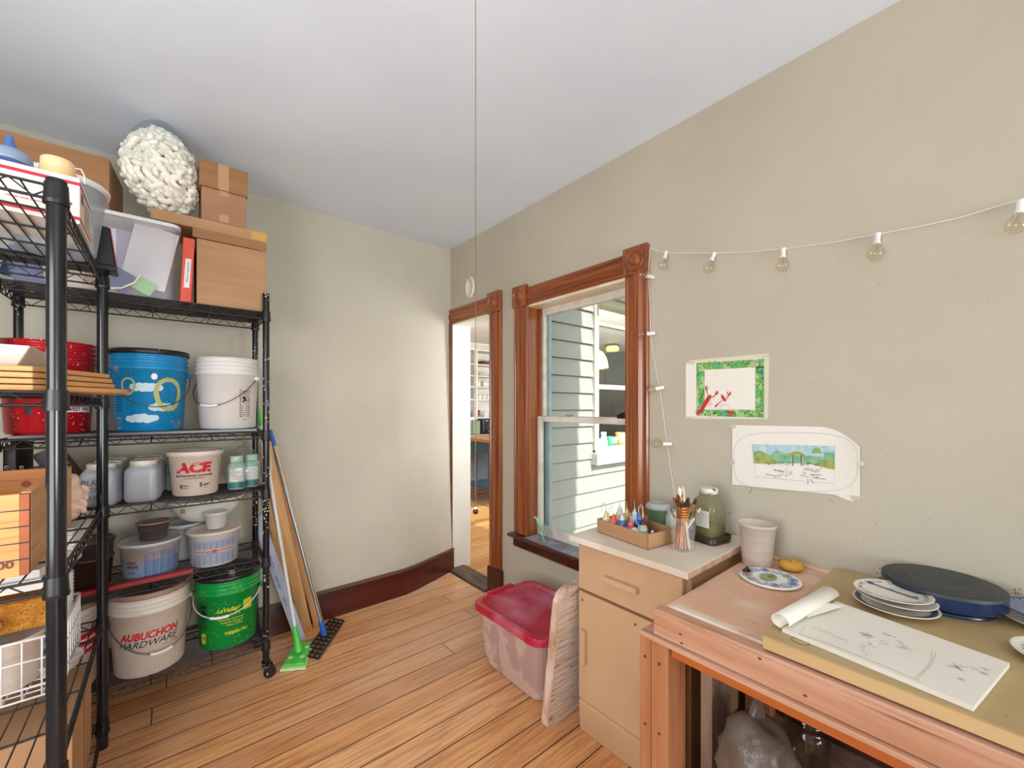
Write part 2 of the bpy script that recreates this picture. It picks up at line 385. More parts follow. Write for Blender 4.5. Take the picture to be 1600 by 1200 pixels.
# wall with the door and the window
mb = MB().mat(m_wallr)
T = 0.16
mb.box(WX, WX+T, -3.8, 1.24, 0, H); mb.box(WX, WX+T, 1.24, 2.0, 0, 0.455); mb.box(WX, WX+T, 1.24, 2.0, 2.0, H)
mb.box(WX, WX+T, 2.0, 2.40, 0, H); mb.box(WX, WX+T, 2.40, 2.935, 2.02, H); mb.box(WX, WX+T, 2.935, 3.12, 0, H)
wr = struct(mb, 'wall_right', loc=(WX, 0, 0))
mb = MB().mat(M('clay_splatter', (142, 92, 62), .8)); rs = random.Random(12)
def spl(px, py, sx, sy, n, r0=.4, r1=1.5):
    for _ in range(n):
        u, v = px+rs.gauss(0, sx), py+rs.gauss(0, sy); r = rs.uniform(r0, r1)*.9
        mb.disc((u, v), r, lambda a, b: on_x(a, b, WX-.0006), 7, 1, ry=r*rs.uniform(.8, 2.2), rot=rs.uniform(-.4, .4))
spl(1588, 928, 9, 12, 34); spl(1375, 893, 6, 9, 12); spl(1175, 862, 18, 10, 12, .3, 1.0); spl(1168, 768, 6, 6, 6, .4, 1.2); spl(1262, 775, 30, 8, 7, .3, .9); spl(1350, 800, 20, 25, 8, .3, .9); spl(1140, 800, 8, 10, 7, .4, 1.1); spl(1450, 650, 150, 130, 26, .25, .8); spl(1210, 560, 60, 60, 12, .25, .7); spl(1370, 785, 2, 14, 5, .4, .8)
mb.build('clay_splatter', wr)
# walls behind and beside the camera with assumed openings at the fill lamps
mb = MB().mat(m_wall)
mb.box(-1.4, -0.15, -3.8, -3.66, 0, H); mb.box(1.65, 1.80, -3.8, -3.66, 0, H); mb.box(-0.15, 1.65, -3.8, -3.66, 0, 0.55); mb.box(-0.15, 1.65, -3.8, -3.66, 2.15, H)
struct(mb, 'wall_behind', loc=(0, -3.7, 0))
mb = MB().mat(m_wall)
mb.box(-1.4, -1.28, -3.66, -0.3, 0, H); mb.box(-1.4, -1.28, 1.0, 3.04, 0, H); mb.box(-1.4, -1.28, -0.3, 1.0, 0, 0.6); mb.box(-1.4, -1.28, -0.3, 1.0, 2.1, H)
struct(mb, 'wall_side', loc=(-1.34, 0, 0))

# ---------------------------------------------------------------- casings
def casing_prof(w):    # across the width, depth out of the wall
    return [(0, 0), (0, .012), (.006, .020), (.016, .020), (.022, .014), (.030, .016), (w*.36, .024), (w*.5, .026), (w*.64, .024), (w-.030, .016), (w-.022, .014), (w-.016, .020), (w-.006, .020), (w, .012), (w, 0)]
def casing_v(mb, y0, w, z0, z1):
    mb.prism([(WX-d+0.001, y0+a, z0) for a, d in reversed(casing_prof(w))], (0, 0, z1-z0))
def casing_h(mb, z0, w, y0, y1):
    mb.prism([(WX-d+0.001, y0, z0+a) for a, d in casing_prof(w)], (0, y1-y0, 0))
def rosette(mb, yc, zc, s):
    mb.box(WX-.030, WX, yc-s/2, yc+s/2, zc-s/2, zc+s/2)
    mt = Matrix.Rotation(-math.pi/2, 4, 'Y')
    mb.lathe((WX-.030, yc, zc), [(s*.42, 0), (s*.42, .006), (s*.34, .009), (s*.30, .002), (s*.22, .002), (s*.18, .010), (s*.08, .012), (s*.05, .008), (0.001, .009)], 28, mt, capb=False, capt=True)
# window
w1 = thing('window_1', 'window in the long wall with varnished wood casing and white sashes', 'window', (WX, 1.62, 0.45), kind='structure')
del w1['label'], w1['category']
mb = MB().mat(m_trimv); casing_v(mb, 1.115, 0.132, 0.47, 2.0); casing_v(mb, 1.992, 0.132, 0.50, 2.0); mb.build('window_casing', w1)
mb = MB().mat(m_trimh); casing_h(mb, 2.0, 0.112, 1.25, 1.99); mb.build('head_casing', w1)
for yc in (1.181, 2.060):
    mb = MB().mat(m_trimv); rosette(mb, yc, 2.064, 0.136); mb.build('corner_block', w1, bevel=.002)
mb = MB().mat(m_trimv); mb.box(WX, WX+.12, 1.99, 2.004, .49, 2.0); mb.box(WX, WX+.12, 1.236, 1.25, .49, 2.0); mb.box(WX+.085, WX+.098, 1.97, 1.99, .50, 1.99); mb.build('side_jamb', w1)
mb = MB().mat(M('pale_bare_wood', (232, 206, 170), 0.5, col2=(244, 236, 222), nscale=5)); mb.box(WX, WX+.13, 1.24, 2.0, 1.985, 2.004); mb.build('head_jamb', w1)
mb = MB().mat(m_dark); mb.prism([(WX-.062, 1.10, .478), (WX-.066, 1.10, .487), (WX-.060, 1.10, .497), (WX+.10, 1.10, .497), (WX+.10, 1.10, .472), (WX-.05, 1.10, .472)], (0, 1.035, 0)); 
sill = mb.build('window_sill', w1)
mb = MB().mat(M('dusty_blue_grey_paint', (168, 172, 186), 0.45, col2=(120, 120, 134), nscale=12, speck=(236, 238, 242), spscale=70, spsize=0.16)); mb.box(WX-.048, WX+.11, 1.252, 1.985, .4972, .4985); mb.build('dusty_paint', sill)
mb = MB().mat(m_dark); mb.prism([(WX-.001, 1.115, .405), (WX-.014, 1.115, .405), (WX-.020, 1.115, .415), (WX-.020, 1.115, .462), (WX-.032, 1.115, .472), (WX-.001, 1.115, .472)], (0, 1.008, 0)); mb.build('apron', w1)
def sash(name, x0, x1, y0, y1, z0, z1, st, rt, rb, mat):
    mb = MB().mat(mat)
    mb.box(x0, x1, y0, y0+st, z0, z1); mb.box(x0, x1, y1-st, y1, z0, z1); mb.box(x0, x1, y0+st, y1-st, z1-rt, z1); mb.box(x0, x1, y0+st, y1-st, z0, z0+rb)
    o = mb.build(name, w1, bevel=.003)
    mb = MB().mat(m_glass).box((x0+x1)/2-.0015, (x0+x1)/2+.0015, y0+st-.003, y1-st+.003, z0+rb-.003, z1-rt+.003); mb.build('pane', o)
    return o
lo = sash('lower_sash', WX+.075, WX+.105, 1.252, 1.988, .50, 1.275, .030, .034, .060, m_sash)
up = sash('upper_sash', WX+.108, WX+.138, 1.252, 1.988, 1.245, 1.985, .030, .045, .034, m_sash)
mb = MB().mat(M('brushed_steel', (190, 190, 186), 0.3, 1.0)); mb.lathe((WX+.09, 1.70, 1.2755), [(.012, 0), (.012, .006), (.004, .008), (.004, .014)], 14); mb.obox((WX+.085, 1.715, 1.287), (.012, .05, .006), rz=.3); mb.build('sash_lock', lo)
mb = MB().mat(m_storm)
for y0, y1 in ((1.25, 1.275), (1.945, 1.99)): mb.box(WX+.142, WX+.166, y0, y1, .50, 1.99)
mb.box(WX+.142, WX+.166, 1.275, 1.945, 1.955, 1.99); mb.box(WX+.142, WX+.166, 1.275, 1.945, .50, .525); mb.box(WX+.142, WX+.160, 1.275, 1.945, 1.243, 1.262)
mb.build('storm_frame', w1, bevel=.003)
mb = MB().mat(M('stained_wood_sill', (170, 156, 136), 0.6, col2=(212, 206, 196), nscale=20)); mb.box(WX+.10, WX+.20, 1.245, 1.995, .455, .497); mb.build('outer_sill', w1)
# crest shaped dark bracket on the meeting rail
mb = MB().mat(M('tortoise_plastic', (70, 28, 30), 0.3, col2=(28, 14, 18), nscale=40, speck=(196, 150, 140), spscale=90, spsize=.3))
pts = [(0, 0), (.085, 0), (.092, .006), (.09, .022), (.07, .024), (.064, .034), (.02, .034), (.014, .024), (.0, .022)]
mb.prism([(WX+.074, 1.268+a, 1.274+b_) for a, b_ in pts], (.012, 0, 0))
solo(mb, 'hair_clip', 'dark tortoiseshell hair clip resting on the window meeting rail', 'hair clip')
# door
d1 = thing('door_1', '', '', (WX, 2.66, 0), kind='structure'); 
for k in ('label', 'category'):
    if k in d1: del d1[k]
mb = MB().mat(m_trimv); casing_v(mb, 2.265, 0.135, .19, 2.005); mb.build('door_casing', d1)
mb = MB().mat(m_dark); mb.box(WX-.032, WX, 2.250, 2.404, 0, .185); mb.box(WX-.028, WX, 2.255, 2.402, .185, .195); mb.build('plinth_block', d1, bevel=.003)
mb = MB().mat(m_trimh); casing_h(mb, 2.017, .118, 2.41, 2.955); mb.build('head_casing', d1)
mb = MB().mat(m_trimv); rosette(mb, 2.338, 2.080, .146); mb.build('corner_block', d1, bevel=.002)
mb = MB().mat(M('old_brown_strip', (130, 84, 56), 0.5, col2=(88, 52, 32), nscale=8, nstretch=(6, 6, .6))); mb.box(WX-.022, WX, 2.921, 2.956, .17, 2.017); mb.build('corner_strip', d1, bevel=.004)
mb = MB().mat(m_white); mb.box(WX-.004, WX+T+.01, 2.915, 2.937, .0, 2.005); mb.box(WX-.004, WX+T+.01, 2.400, 2.936, 2.005, 2.021); mb.box(WX-.002, WX+T+.01, 2.396, 2.408, 0, 2.01); mb.build('white_jamb', d1)
mb = MB().mat(M('scuffed_threshold_wood', (110, 84, 66), 0.5, col2=(52, 42, 38), nscale=7, nstretch=(6, .7, 1))); mb.prism([(WX-.055, 2.41, 0), (WX-.04, 2.41, .014), (WX+.10, 2.41, .016), (WX+.13, 2.41, .002)], (0, .505, 0)); mb.build('threshold', d1)

# ================================================================ kitchen beyond the door
mb = MB().mat(m_kfloor).box(WX, 7.0, 2.2, 6.4, -.06, 0.0); struct(mb, 'floor_kitchen', loc=(WX, 2.2, 0))
mb = MB().mat(m_white).box(1.96, 7.0, 2.18, 6.4, 2.42, 2.5); struct(mb, 'ceiling_kitchen', loc=(4, 4, 2.42))
mb = MB().mat(m_white); mb.box(1.96, 7.0, 6.2, 6.4, 0, 2.42); struct(mb, 'wall_kitchen_back', loc=(4, 6.2, 0))
mb = MB().mat(M('dim_interior_wall', (92, 90, 86), .6, col2=(76, 72, 70), nscale=2)); mb.box(6.9, 7.0, 2.3, 6.2, 0, 2.42); struct(mb, 'wall_kitchen_side', loc=(6.9, 4, 0))  # colour darkened to stand for the dim interior behind the kitchen window
# outer wall of the kitchen wing: lapped clapboards, window
m_clap = M('grey_clapboard', (192, 194, 192), 0.6, col2=(184, 186, 185), nscale=5)
m_slot = M('lap_shadow_line', (120, 112, 100), .8)  # dark strip painted in as the shadow line under each board
mb = MB().mat(m_clap)
KY = 2.20; e = .134
def claps(x0, x1, z0, z1):
    z = z0
    while z < z1-1e-4:
        zt = min(z+e, z1); mb.mat(m_clap); mb.prism([(x0, KY-.022, z+.006), (x0, KY-.004, zt), (x0, KY+.02, zt), (x0, KY+.02, z+.006)], (x1-x0, 0, 0)); mb.mat(m_slot); mb.box(x0, x1, KY+.004, KY+.02, z, z+.006); z += e
zb = 0.906-e*9
claps(1.97, 2.72, zb, 3.2); claps(2.72, 3.72, zb, .87); claps(2.72, 3.72, 2.24, 3.2); claps(3.72, 6.9, zb, 3.2)
mb.mat(m_white); mb.box(1.96, 2.72, 2.22, 2.30, 0, 2.42); mb.box(2.72, 3.72, 2.22, 2.30, 0, .87); mb.box(2.72, 3.72, 2.22, 2.30, 2.24, 2.42); mb.box(3.72, 6.9, 2.22, 2.30, 0, 2.42)
struct(mb, 'wall_kitchen_outer', loc=(4, 2.2, 0))
w2 = thing('window_2', '', '', (3.2, 2.2, .87), kind='structure')
for k in ('label', 'category'):
    if k in w2: del w2[k]
mb = MB().mat(m_white)
for x0, x1 in ((2.69, 2.745), (3.69, 3.75)): mb.box(x0, x1, KY-.035, KY+.09, .86, 2.24)
mb.box(2.69, 3.75, KY-.035, KY+.09, 2.19, 2.25); mb.box(2.67, 3.77, KY-.075, KY+.09, .86, .955)
mb.box(2.69, 3.75, KY-.05, KY+.09, .955, .985)
mb.box(2.745, 3.69, KY-.012, KY+.03, 2.02, 2.05); mb.box(2.745, 3.69, KY-.012, KY+.03, 1.485, 1.525)
mb.build('window_frame', w2, bevel=.004)
mb = MB().mat(m_glass).box(2.74, 3.70, KY+.02, KY+.024, .98, 2.20); mb.build('pane', w2)
# soffit, eave, ground
mb = MB().mat(m_white); mb.box(2.72, 7.0, 1.96, 2.19, 2.262, 2.33); struct(mb, 'trim_1', loc=(4, 2.1, 2.26))
mb = MB().mat(m_white); mb.box(1.96, 2.60, -4.0, 2.18, 3.05, 3.2); struct(mb, 'roof_eave', loc=(2.2, 0, 3.05))
mb = MB().mat(M('dry_lawn', (150, 150, 120), 0.9, col2=(120, 128, 88), nscale=3)); mb.box(1.97, 14, -12, 2.19, -.5, -.4); struct(mb, 'ground', loc=(5, -3, -.5))
mb = MB().mat(m_clap); mb.box(1.96, 1.975, -4, 1.24, -.5, 3.05); mb.box(1.96, 1.975, 2.0, 2.18, -.5, 3.05); mb.box(1.96, 1.975, 1.24, 2.0, -.5, .44); mb.box(1.96, 1.975, 1.24, 2.0, 2.02, 3.05); struct(mb, 'wall_outer_face', loc=(1.96, 0, 0))

# ---------------------------------------------------------------- kitchen furniture
m_kblue = M('grey_blue_paint', (132, 148, 158), 0.5, col2=(124, 140, 150), nscale=5)
cab = thing('base_cabinet', 'grey-blue kitchen base cabinet under the white shelves beyond the doorway', 'cabinet', (4.2, 5.85, 0))
mb = MB().mat(m_kblue); mb.box(3.4, 5.4, 5.62, 6.19, .08, .83); mb.box(3.4, 5.4, 5.68, 6.19, 0, .08); mb.build('carcass', cab)
for i in range(4):
    x0 = 3.42+i*.5; mb = MB().mat(m_kblue); mb.box(x0, x0+.48, 5.60, 5.62, .66, .81); mb.build('drawer_front', cab, bevel=.004)
    mb = MB().mat(m_kblue); mb.box(x0, x0+.48, 5.60, 5.62, .10, .64); dr = mb.build('cabinet_door', cab, bevel=.004)
    mb = MB().mat(m_black); mb.ball((x0+.30 if i != 1 else 4.20, 5.585, .585), .018, 10, 6); mb.build('knob', dr)
mb = MB().mat(M('pale_green_counter', (212, 220, 204), 0.35)); mb.box(3.38, 5.42, 5.58, 6.19, .832, .868)
solo(mb, 'countertop', 'pale green counter slab on the grey-blue kitchen cabinets', 'countertop', bevel=.004)
su = thing('wall_shelf_unit', 'white built-in kitchen shelf unit full of dishes', 'shelf unit', (4.2, 6.0, 1.1))
mb = MB().mat(m_white); mb.box(3.4, 5.4, 6.15, 6.19, 1.10, 2.40)
for x in (3.40, 4.04, 4.70, 5.34): mb.box(x, x+.065, 5.85, 6.15, 1.10, 2.40)
mb.box(3.4, 5.4, 5.84, 6.15, 2.30, 2.419); mb.prism([(3.38, 5.84, 2.33), (3.38, 5.78, 2.40), (3.38, 5.78, 2.419), (3.38, 5.84, 2.419)], (2.04, 0, 0)); mb.box(3.4, 5.4, 5.86, 6.15, 1.10, 1.155)
mb.build('frame', su)
shz = (2.055, 1.855, 1.665, 1.445)
for z in shz:
    mb = MB().mat(m_white); mb.box(3.465, 5.34, 5.87, 6.15, z, z+.022); mb.build('shelf', su)
# dishes on the kitchen shelves
m_terr = M('terracotta', (150, 72, 44), 0.7); m_porc = M('white_porcelain', (236, 234, 228), 0.25)
m_teal = M('teal_glass', (120, 190, 180), 0.15, trans=.25); m_cream = M('cream_glaze', (226, 216, 180), 0.3); m_dgreen = M('leaf_green', (70, 98, 60), 0.6)
GD = 'dishes on the kitchen shelves'
def vessel(name, label, cat, x, z, prof, mat, y=5.98, handle=False, group=GD, extra=None):
    t = thing(name, label, cat, (x, y, z), group) if (handle or extra) else None
    mb = MB().mat(mat); mb.lathe((x, y, z), prof, 20)
    if t is None: return solo(mb, name, label, cat, group, loc=(x, y, z))
    mb.build('body', t)
    if handle:
        r = prof[1][0]; h = prof[-1][1]; mb = MB().mat(mat); mb.tube([(x-r*.9, y-.01, z+h*.25), (x-r*1.5, y-.01, z+h*.35), (x-r*1.55, y-.01, z+h*.6), (x-r*.9, y-.01, z+h*.8)], .005, 6); mb.build('handle', t)
    return t
Z0, Z1, Z2, Z3, Z4 = 2.077, 1.877, 1.687, 1.467, 1.155
cupp = [(.032, 0), (.042, .01), (.044, .085), (.040, .085), (.038, .01)]
mugp = [(.045, 0), (.052, .01), (.055, .105), (.050, .105), (.047, .015)]
bowlp = [(.04, 0), (.07, .03), (.085, .075), (.08, .075), (.065, .03), (.001, .012)]
for k, w_ in enumerate(('lowest', 'middle', 'uppermost')):
    mb = MB().mat(M('walnut_board', (128, 62, 36), 0.5)); mb.lathe((4.38, 6.0, Z0+.0225*k), [(.13, 0), (.135-.004*k, .01), (.13, .021)], 24)
    solo(mb, 'wooden_platter', '%s of the round dark brown platters on the top kitchen shelf' % w_, 'platter', GD)
vessel('serving_dish', 'low olive dish at the left of the top kitchen shelf', 'dish', 3.93, Z0, [(.06, 0), (.09, .03), (.10, .045), (.09, .045)], M('olive_glaze', (128, 124, 96), 0.4))
vessel('bowl', 'brown stoneware bowl on the second kitchen shelf from the top', 'bowl', 3.92, Z1, bowlp, m_terr)
vessel('plate_stack', 'pile of cream plates on the second kitchen shelf from the top', 'bowl', 4.33, Z1, [(.08, 0), (.14, .02), (.15, .045), (.14, .05), (.001, .04)], m_cream)  # pile of plates simplified to one turned shape
vessel('jar', 'sage green jar on the middle kitchen shelf, left of the stile', 'jar', 3.98, Z2, [(.05, 0), (.065, .02), (.065, .09), (.045, .115), (.045, .13)], M('sage_glaze', (150, 168, 140), 0.4))
vessel('mug', 'large white patterned mug on the middle kitchen shelf', 'mug', 4.20, Z2, mugp, m_porc, handle=True)
vessel('bowl', 'round white bowl at the right of the middle kitchen shelf', 'bowl', 4.36, Z2, [(.04, 0), (.075, .03), (.08, .10), (.07, .10), (.001, .02)], m_porc)
vessel('tumbler', 'leftmost teal glass tumbler on the kitchen shelf', 'glass', 3.90, Z3, [(.03, 0), (.04, .14), (.037, .14), (.028, .01)], m_teal)
vessel('tumbler', 'pale teal glass tumbler nearer the shelf stile', 'glass', 3.985, Z3, [(.03, 0), (.038, .12), (.035, .12), (.028, .01)], m_teal)
vessel('cup', 'small beige cup just right of the shelf stile', 'cup', 4.14, Z3, cupp, m_cream)
vessel('cup', 'small white cup second right of the shelf stile', 'cup', 4.235, Z3, cupp, m_porc)
vessel('cup', 'small white cup third right of the shelf stile', 'cup', 4.335, Z3, cupp, m_porc)
vessel('cup', 'small white cup fourth right of the shelf stile', 'cup', 4.43, Z3, cupp, m_porc)
vessel('casserole_dish', 'pale pot with a dark lid on the lowest kitchen shelf', 'pot', 3.96, Z4, [(.07, 0), (.09, .02), (.09, .10), (.08, .115), (.03, .13), (.02, .15), (.001, .155)], M('grey_glaze', (196, 190, 186), 0.4, col2=(80, 70, 66), nscale=12))
vessel('plant_pot', 'terracotta pot on the lowest kitchen shelf', 'pot', 4.165, Z4, [(.045, 0), (.06, .09), (.066, .09), (.068, .12), (.060, .12), (.055, .02)], m_terr)
vessel('teapot', 'small white and blue teapot on the lowest kitchen shelf', 'teapot', 4.36, Z4, [(.04, 0), (.06, .03), (.06, .07), (.03, .10), (.012, .12), (.001, .125)], m_porc, handle=True)
t = thing('toaster_oven', 'black toaster oven on the kitchen counter', 'oven', (4.32, 5.80, .868))
mb = MB().mat(m_black); mb.box(4.10, 4.56, 5.68, 5.98, .88, 1.13); mb.build('body', t, bevel=.012)
mb = MB().mat(M('oven_glass', (46, 66, 74), 0.1)); mb.box(4.13, 4.46, 5.672, 5.68, .95, 1.11); mb.build('glass_door', t)
mb = MB().mat(M('lettering_white', (225, 225, 225), 0.5)); mb.box(4.14, 4.19, 5.668, 5.672, 1.092, 1.103); mb.build('badge', t)
for k in range(3): MB().mat(M('brushed_steel', (190, 190, 186))).lathe((4.20+.08*k, 5.68, .915), [(.014, 0), (.014, .012)], 12, Matrix.Rotation(math.pi/2, 4, 'X')).build('knob', t)
for k in range(4): MB().mat(m_black).box(4.12+.4*(k % 2), 4.14+.4*(k % 2), 5.70+.24*(k//2), 5.72+.24*(k//2), .868, .882).build('foot', t)
t = thing('dish_caddy', 'clear box of greenery in a wire frame beside the black toaster oven', 'caddy', (3.98, 5.80, .868))
mb = MB().mat(M('green_film', (190, 214, 176), 0.1, trans=.55)); mb.box(3.92, 4.06, 5.72, 5.88, .87, 1.10); mb.build('clear_box', t)
mb = MB().mat(m_black)
for x in (3.915, 4.065):
    for y in (5.715, 5.885): mb.tube([(x, y, .868), (x, y, 1.115)], .003, 5)
for z in (.872, 1.112): mb.tube([(3.915, 5.715, z), (4.065, 5.715, z), (4.065, 5.885, z), (3.915, 5.885, z), (3.915, 5.715, z)], .003, 5)
mb.build('wire_frame', t)
t = thing('kitchen_island', 'teal-legged kitchen island with a butcher block top beyond the doorway', 'table', (3.7, 4.7, 0))
m_tealp = M('teal_paint', (58, 92, 106), 0.4)
mb = MB().mat(M('butcher_block', (206, 142, 84), 0.4, col2=(188, 120, 66), nscale=4, nstretch=(1, 8, 8))); mb.box(3.22, 4.35, 4.32, 5.1, .86, .905); mb.build('table_top', t, bevel=.004)
mb = MB().mat(m_tealp); mb.box(3.30, 4.27, 4.38, 5.04, .70, .858); mb.build('apron', t)
for x in (3.27, 4.22):
    for y in (4.37, 5.0):
        mb = MB().mat(m_tealp); mb.hexa([(x+.012, y+.012, 0), (x+.048, y+.012, 0), (x+.048, y+.048, 0), (x+.012, y+.048, 0)], [(x, y, .22), (x+.06, y, .22), (x+.06, y+.06, .22), (x, y+.06, .22)]); mb.box(x, x+.06, y, y+.06, .22, .858); mb.build('leg', t)
mb = MB().mat(m_tealp); mb.box(3.28, 4.27, 4.38, 5.04, .22, .245); mb.build('lower_shelf', t)
mb = MB().mat(M('red_patterned_wool', (168, 78, 70), 0.95, col2=(206, 168, 140), nscale=30, speck=(60, 50, 60), spscale=26, spsize=.25)); mb.box(3.5, 4.9, 5.14, 5.59, 0, .008)
solo(mb, 'kitchen_rug', 'faded red patterned runner rug in front of the kitchen cabinets', 'rug')
# pendant and ceiling lamp seen through the wing window
c = on_y(933, 562, 2.95); px, pz = c.x, c.z
t = thing('pendant_lamp', 'cream fluted dome pendant lamp seen through the kitchen window', 'lamp', (px, 2.95, pz-.1))
mb = MB().mat(M('cream_glass_shade', (206, 168, 116), 0.5, emit=.12))
mb.lathe((px, 2.95, pz-.03), [(.125, -.07), (.118, .0), (.10, .06), (.065, .115), (.03, .135)], 40, capb=False); mb.build('lamp_shade', t)
mb = MB().mat(m_white); mb.tube([(px, 2.95, pz+.10), (px, 2.95, 2.42)], .004, 6); mb.build('cord', t)
c = on_y(957, 545, 4.4)
t = thing('ceiling_lamp', 'small glowing amber ceiling lamp seen through the kitchen window', 'lamp', (c.x, 4.4, c.z))
mb = MB().mat(M('amber_glass', (255, 226, 140), 0.3, emit=1.6)); mb.lathe((c.x, 4.4, c.z-.04), [(.10, 0), (.11, .02), (.11, .06), (.09, .085)], 28); mb.build('lamp_shade', t)
mb = MB().mat(m_black); mb.lathe((c.x, 4.4, c.z+.045), [(.12, 0), (.12, .015)], 24); mb.tube([(c.x, 4.4, c.z+.05), (c.x, 4.4, 2.42)], .01, 8); mb.build('canopy', t)
# things on the sill of the wing window
def silly(px, py): return on_y(px, py, 2.36)
mb = MB().mat(m_white); mb.box(2.74, 3.72, 2.30, 2.46, .94, .97); struct(mb, 'trim_2')
t = thing('potted_plant', 'small pale green plant on the kitchen window ledge', 'plant', (2.84, 2.38, .97))
mb = MB().mat(m_porc); mb.lathe((2.86, 2.38, .97), [(.03, 0), (.042, .06), (.036, .06), (.001, .05)], 16); mb.build('pot', t)
mb = MB().mat(M('pale_leaf', (150, 176, 96), 0.5))
for k in range(26):
    a = random.uniform(0, 6.28); l = random.uniform(.04, .10); r = random.uniform(.01, .05); b = Vector((2.86, 2.38, 1.02)); tip = b+Vector((math.cos(a)*r, math.sin(a)*r, l)); s_ = Vector((-math.sin(a), math.cos(a), 0))*.008; md = (b+tip)/2
    mb.add([b, md+s_, tip, md-s_], [(0, 1, 2, 3)])
mb.build('foliage', t)
vessel('glass_jar', 'squat clear jar on the kitchen window ledge', 'jar', 2.99, .97, [(.04, 0), (.04, .06), (.03, .07), (.03, .075)], M('pale_glass', (206, 214, 214), .15, trans=.45), y=2.38, group='things on the kitchen window ledge')
vessel('carafe', 'tall grey carafe on the kitchen window ledge', 'carafe', 3.08, .97, [(.042, 0), (.042, .03), (.022, .10), (.026, .135)], M('grey_glass', (120, 130, 136), .2, trans=.3), y=2.38, group='things on the kitchen window ledge')
vessel('basket', 'bright green tub on the kitchen window ledge', 'tub', 3.20, .97, [(.045, 0), (.06, .085), (.055, .085), (.04, .01)], M('bright_green_plastic', (20, 110, 60), .4), y=2.38, group='things on the kitchen window ledge')
vessel('plant_pot', 'orange clay pot at the right end of the kitchen window ledge', 'pot', 3.34, .97, [(.04, 0), (.05, .12), (.045, .12), (.038, .01)], M('orange_clay', (150, 84, 44), .6), y=2.38, group='things on the kitchen window ledge')

# ================================================================ on the walls
# chain from the ceiling
t = thing('ceiling_light', 'white frosted globe ceiling light above the workbench end of the room', 'ceiling light', (.45, .70, H-.12))
mb = MB().mat(M('globe_glow', (255, 244, 228), .4, emit=2.5)); mb.ball((.45, .70, H-.12), .085, 24, 14); mb.build('globe', t)
mb = MB().mat(m_porc); mb.lathe((.45, .70, H-.04), [(.05, 0), (.07, .02), (.075, .0398)], 24); mb.build('canopy', t)
t = thing('pull_chain', 'long beaded pull chain hanging from the ceiling with a dark knob', 'pull chain', (.715, 1.03, H))
mb = MB().mat(M('aged_brass', (150, 120, 84), .3, .9)); mb.tube([(.715, 1.03, 1.035), (.715, 1.03, H)], .0007, 5)
z = 1.04
while z < H:
    mb.ball((.715, 1.03, z), .0019, 6, 4); z += .0062
mb.build('beads', t)
mb = MB().mat(m_black); mb.ball((.715, 1.03, 1.022), (.0085, .0085, .0085), 14, 9); mb.mat(m_porc).lathe((.715, 1.03, 1.03), [(.006, 0), (.002, .006)], 10); mb.build('pull_knob', t)
mb = MB().mat(M('aged_brass', (150, 120, 84))); mb.lathe((.715, 1.03, H-.02), [(.008, 0), (.012, .012), (.018, .0199)], 14); mb.build('ceiling_eye', t)
# painted-over oval plaque above the door
t = thing('oval_plaque', 'cream oval plaque hung high on the wall above the door casing', 'plaque', (WX, 2.665, 2.24))
mb = MB().mat(M('cream_plaque', (226, 218, 202), .5)); c = Vector((WX, 2.665, 2.262))
mb.lathe(c, [(.062, 0), (.062, .008), (.052, .014), (.048, .008), (.001, .007)], 32, Matrix.Rotation(-math.pi/2, 4, 'Y'), capb=False, sx=1.35, sy=.9); mb.build('body', t)
mb = MB().mat(M('grey_line', (120, 110, 100), .6)); mb.tube([(WX-.016, 2.66, 2.34), (WX-.016, 2.655, 2.30)], .0015, 5); mb.ball((WX-.012, 2.66, 2.335), .004, 8, 5); mb.build('hanger', t)

# string light
t = thing('string_light', 'white globe-bulb string light draped along the wall and down beside the window', 'string light', (WX, 1.1, 2.1))
m_sock = M('white_socket', (232, 230, 224), .4); m_bulb = M('bulb_glass', (252, 250, 244), .04, clear=True); m_fil = M('filament', (190, 160, 120), .3, .6)
mb = MB().mat(m_sock)
cord = [(1016, 388), (1028, 392), (1040, 395), (1078, 396), (1115, 396), (1170, 394), (1224, 389), (1300, 379), (1371, 366), (1440, 353), (1500, 340), (1560, 322), (1592, 313), (1640, 294), (1700, 262)]
mb.tube([on_x(a, b_, WX-.010) for a, b_ in cord]+[Vector((WX-.010, -.24, 1.97)), Vector((WX-.010, -.42, 2.05)), Vector((WX-.010, -.60, 2.16))], .0016, 6); mb.tube([(WX, -.60, 2.17), (WX-.014, -.60, 2.17), (WX-.014, -.60, 2.155)], .002, 6)
cord2 = [(1016, 388), (1014, 410), (1013, 430), (1015, 470), (1017, 521), (1024, 570), (1031, 606), (1037, 650), (1043, 693), (1049, 740), (1056, 782)]
mb.tube([on_x(a, b_, WX-.032 if b_ < 400 else WX-.010) for a, b_ in cord2], .0014, 6)
mb.build('cord', t)
def bulb(p, d):
    d = Vector(d).normalized(); q = d.to_track_quat('Z', 'Y').to_matrix().to_4x4()
    mb = MB().mat(m_sock); mb.lathe(p, [(.0085, -.012), (.0085, .018), (.0105, .020), (.0105, .026)], 14, q); mb.box(p.x-.004, p.x+.004, p.y-.006, p.y+.006, p.z-.004, p.z+.010); s_ = mb.build('socket', t)
    mb = MB().mat(m_bulb); mb.lathe(p, [(.006, .024), (.007, .030), (.014, .036), (.0210, .047), (.0228, .056), (.0205, .068), (.013, .077), (.004, .0805), (.0005, .081)], 20, q, capb=False); b_ = mb.build('bulb', s_)
    mb = MB().mat(m_fil); mb.tube([q @ Vector(v)+p for v in ((.0, 0, .026), (.0, 0, .038), (.006, 0, .052), (0, .005, .056), (-.006, 0, .052), (0, 0, .038))], .0008, 5); mb.build('filament', b_) if False else mb.build('filament', s_)
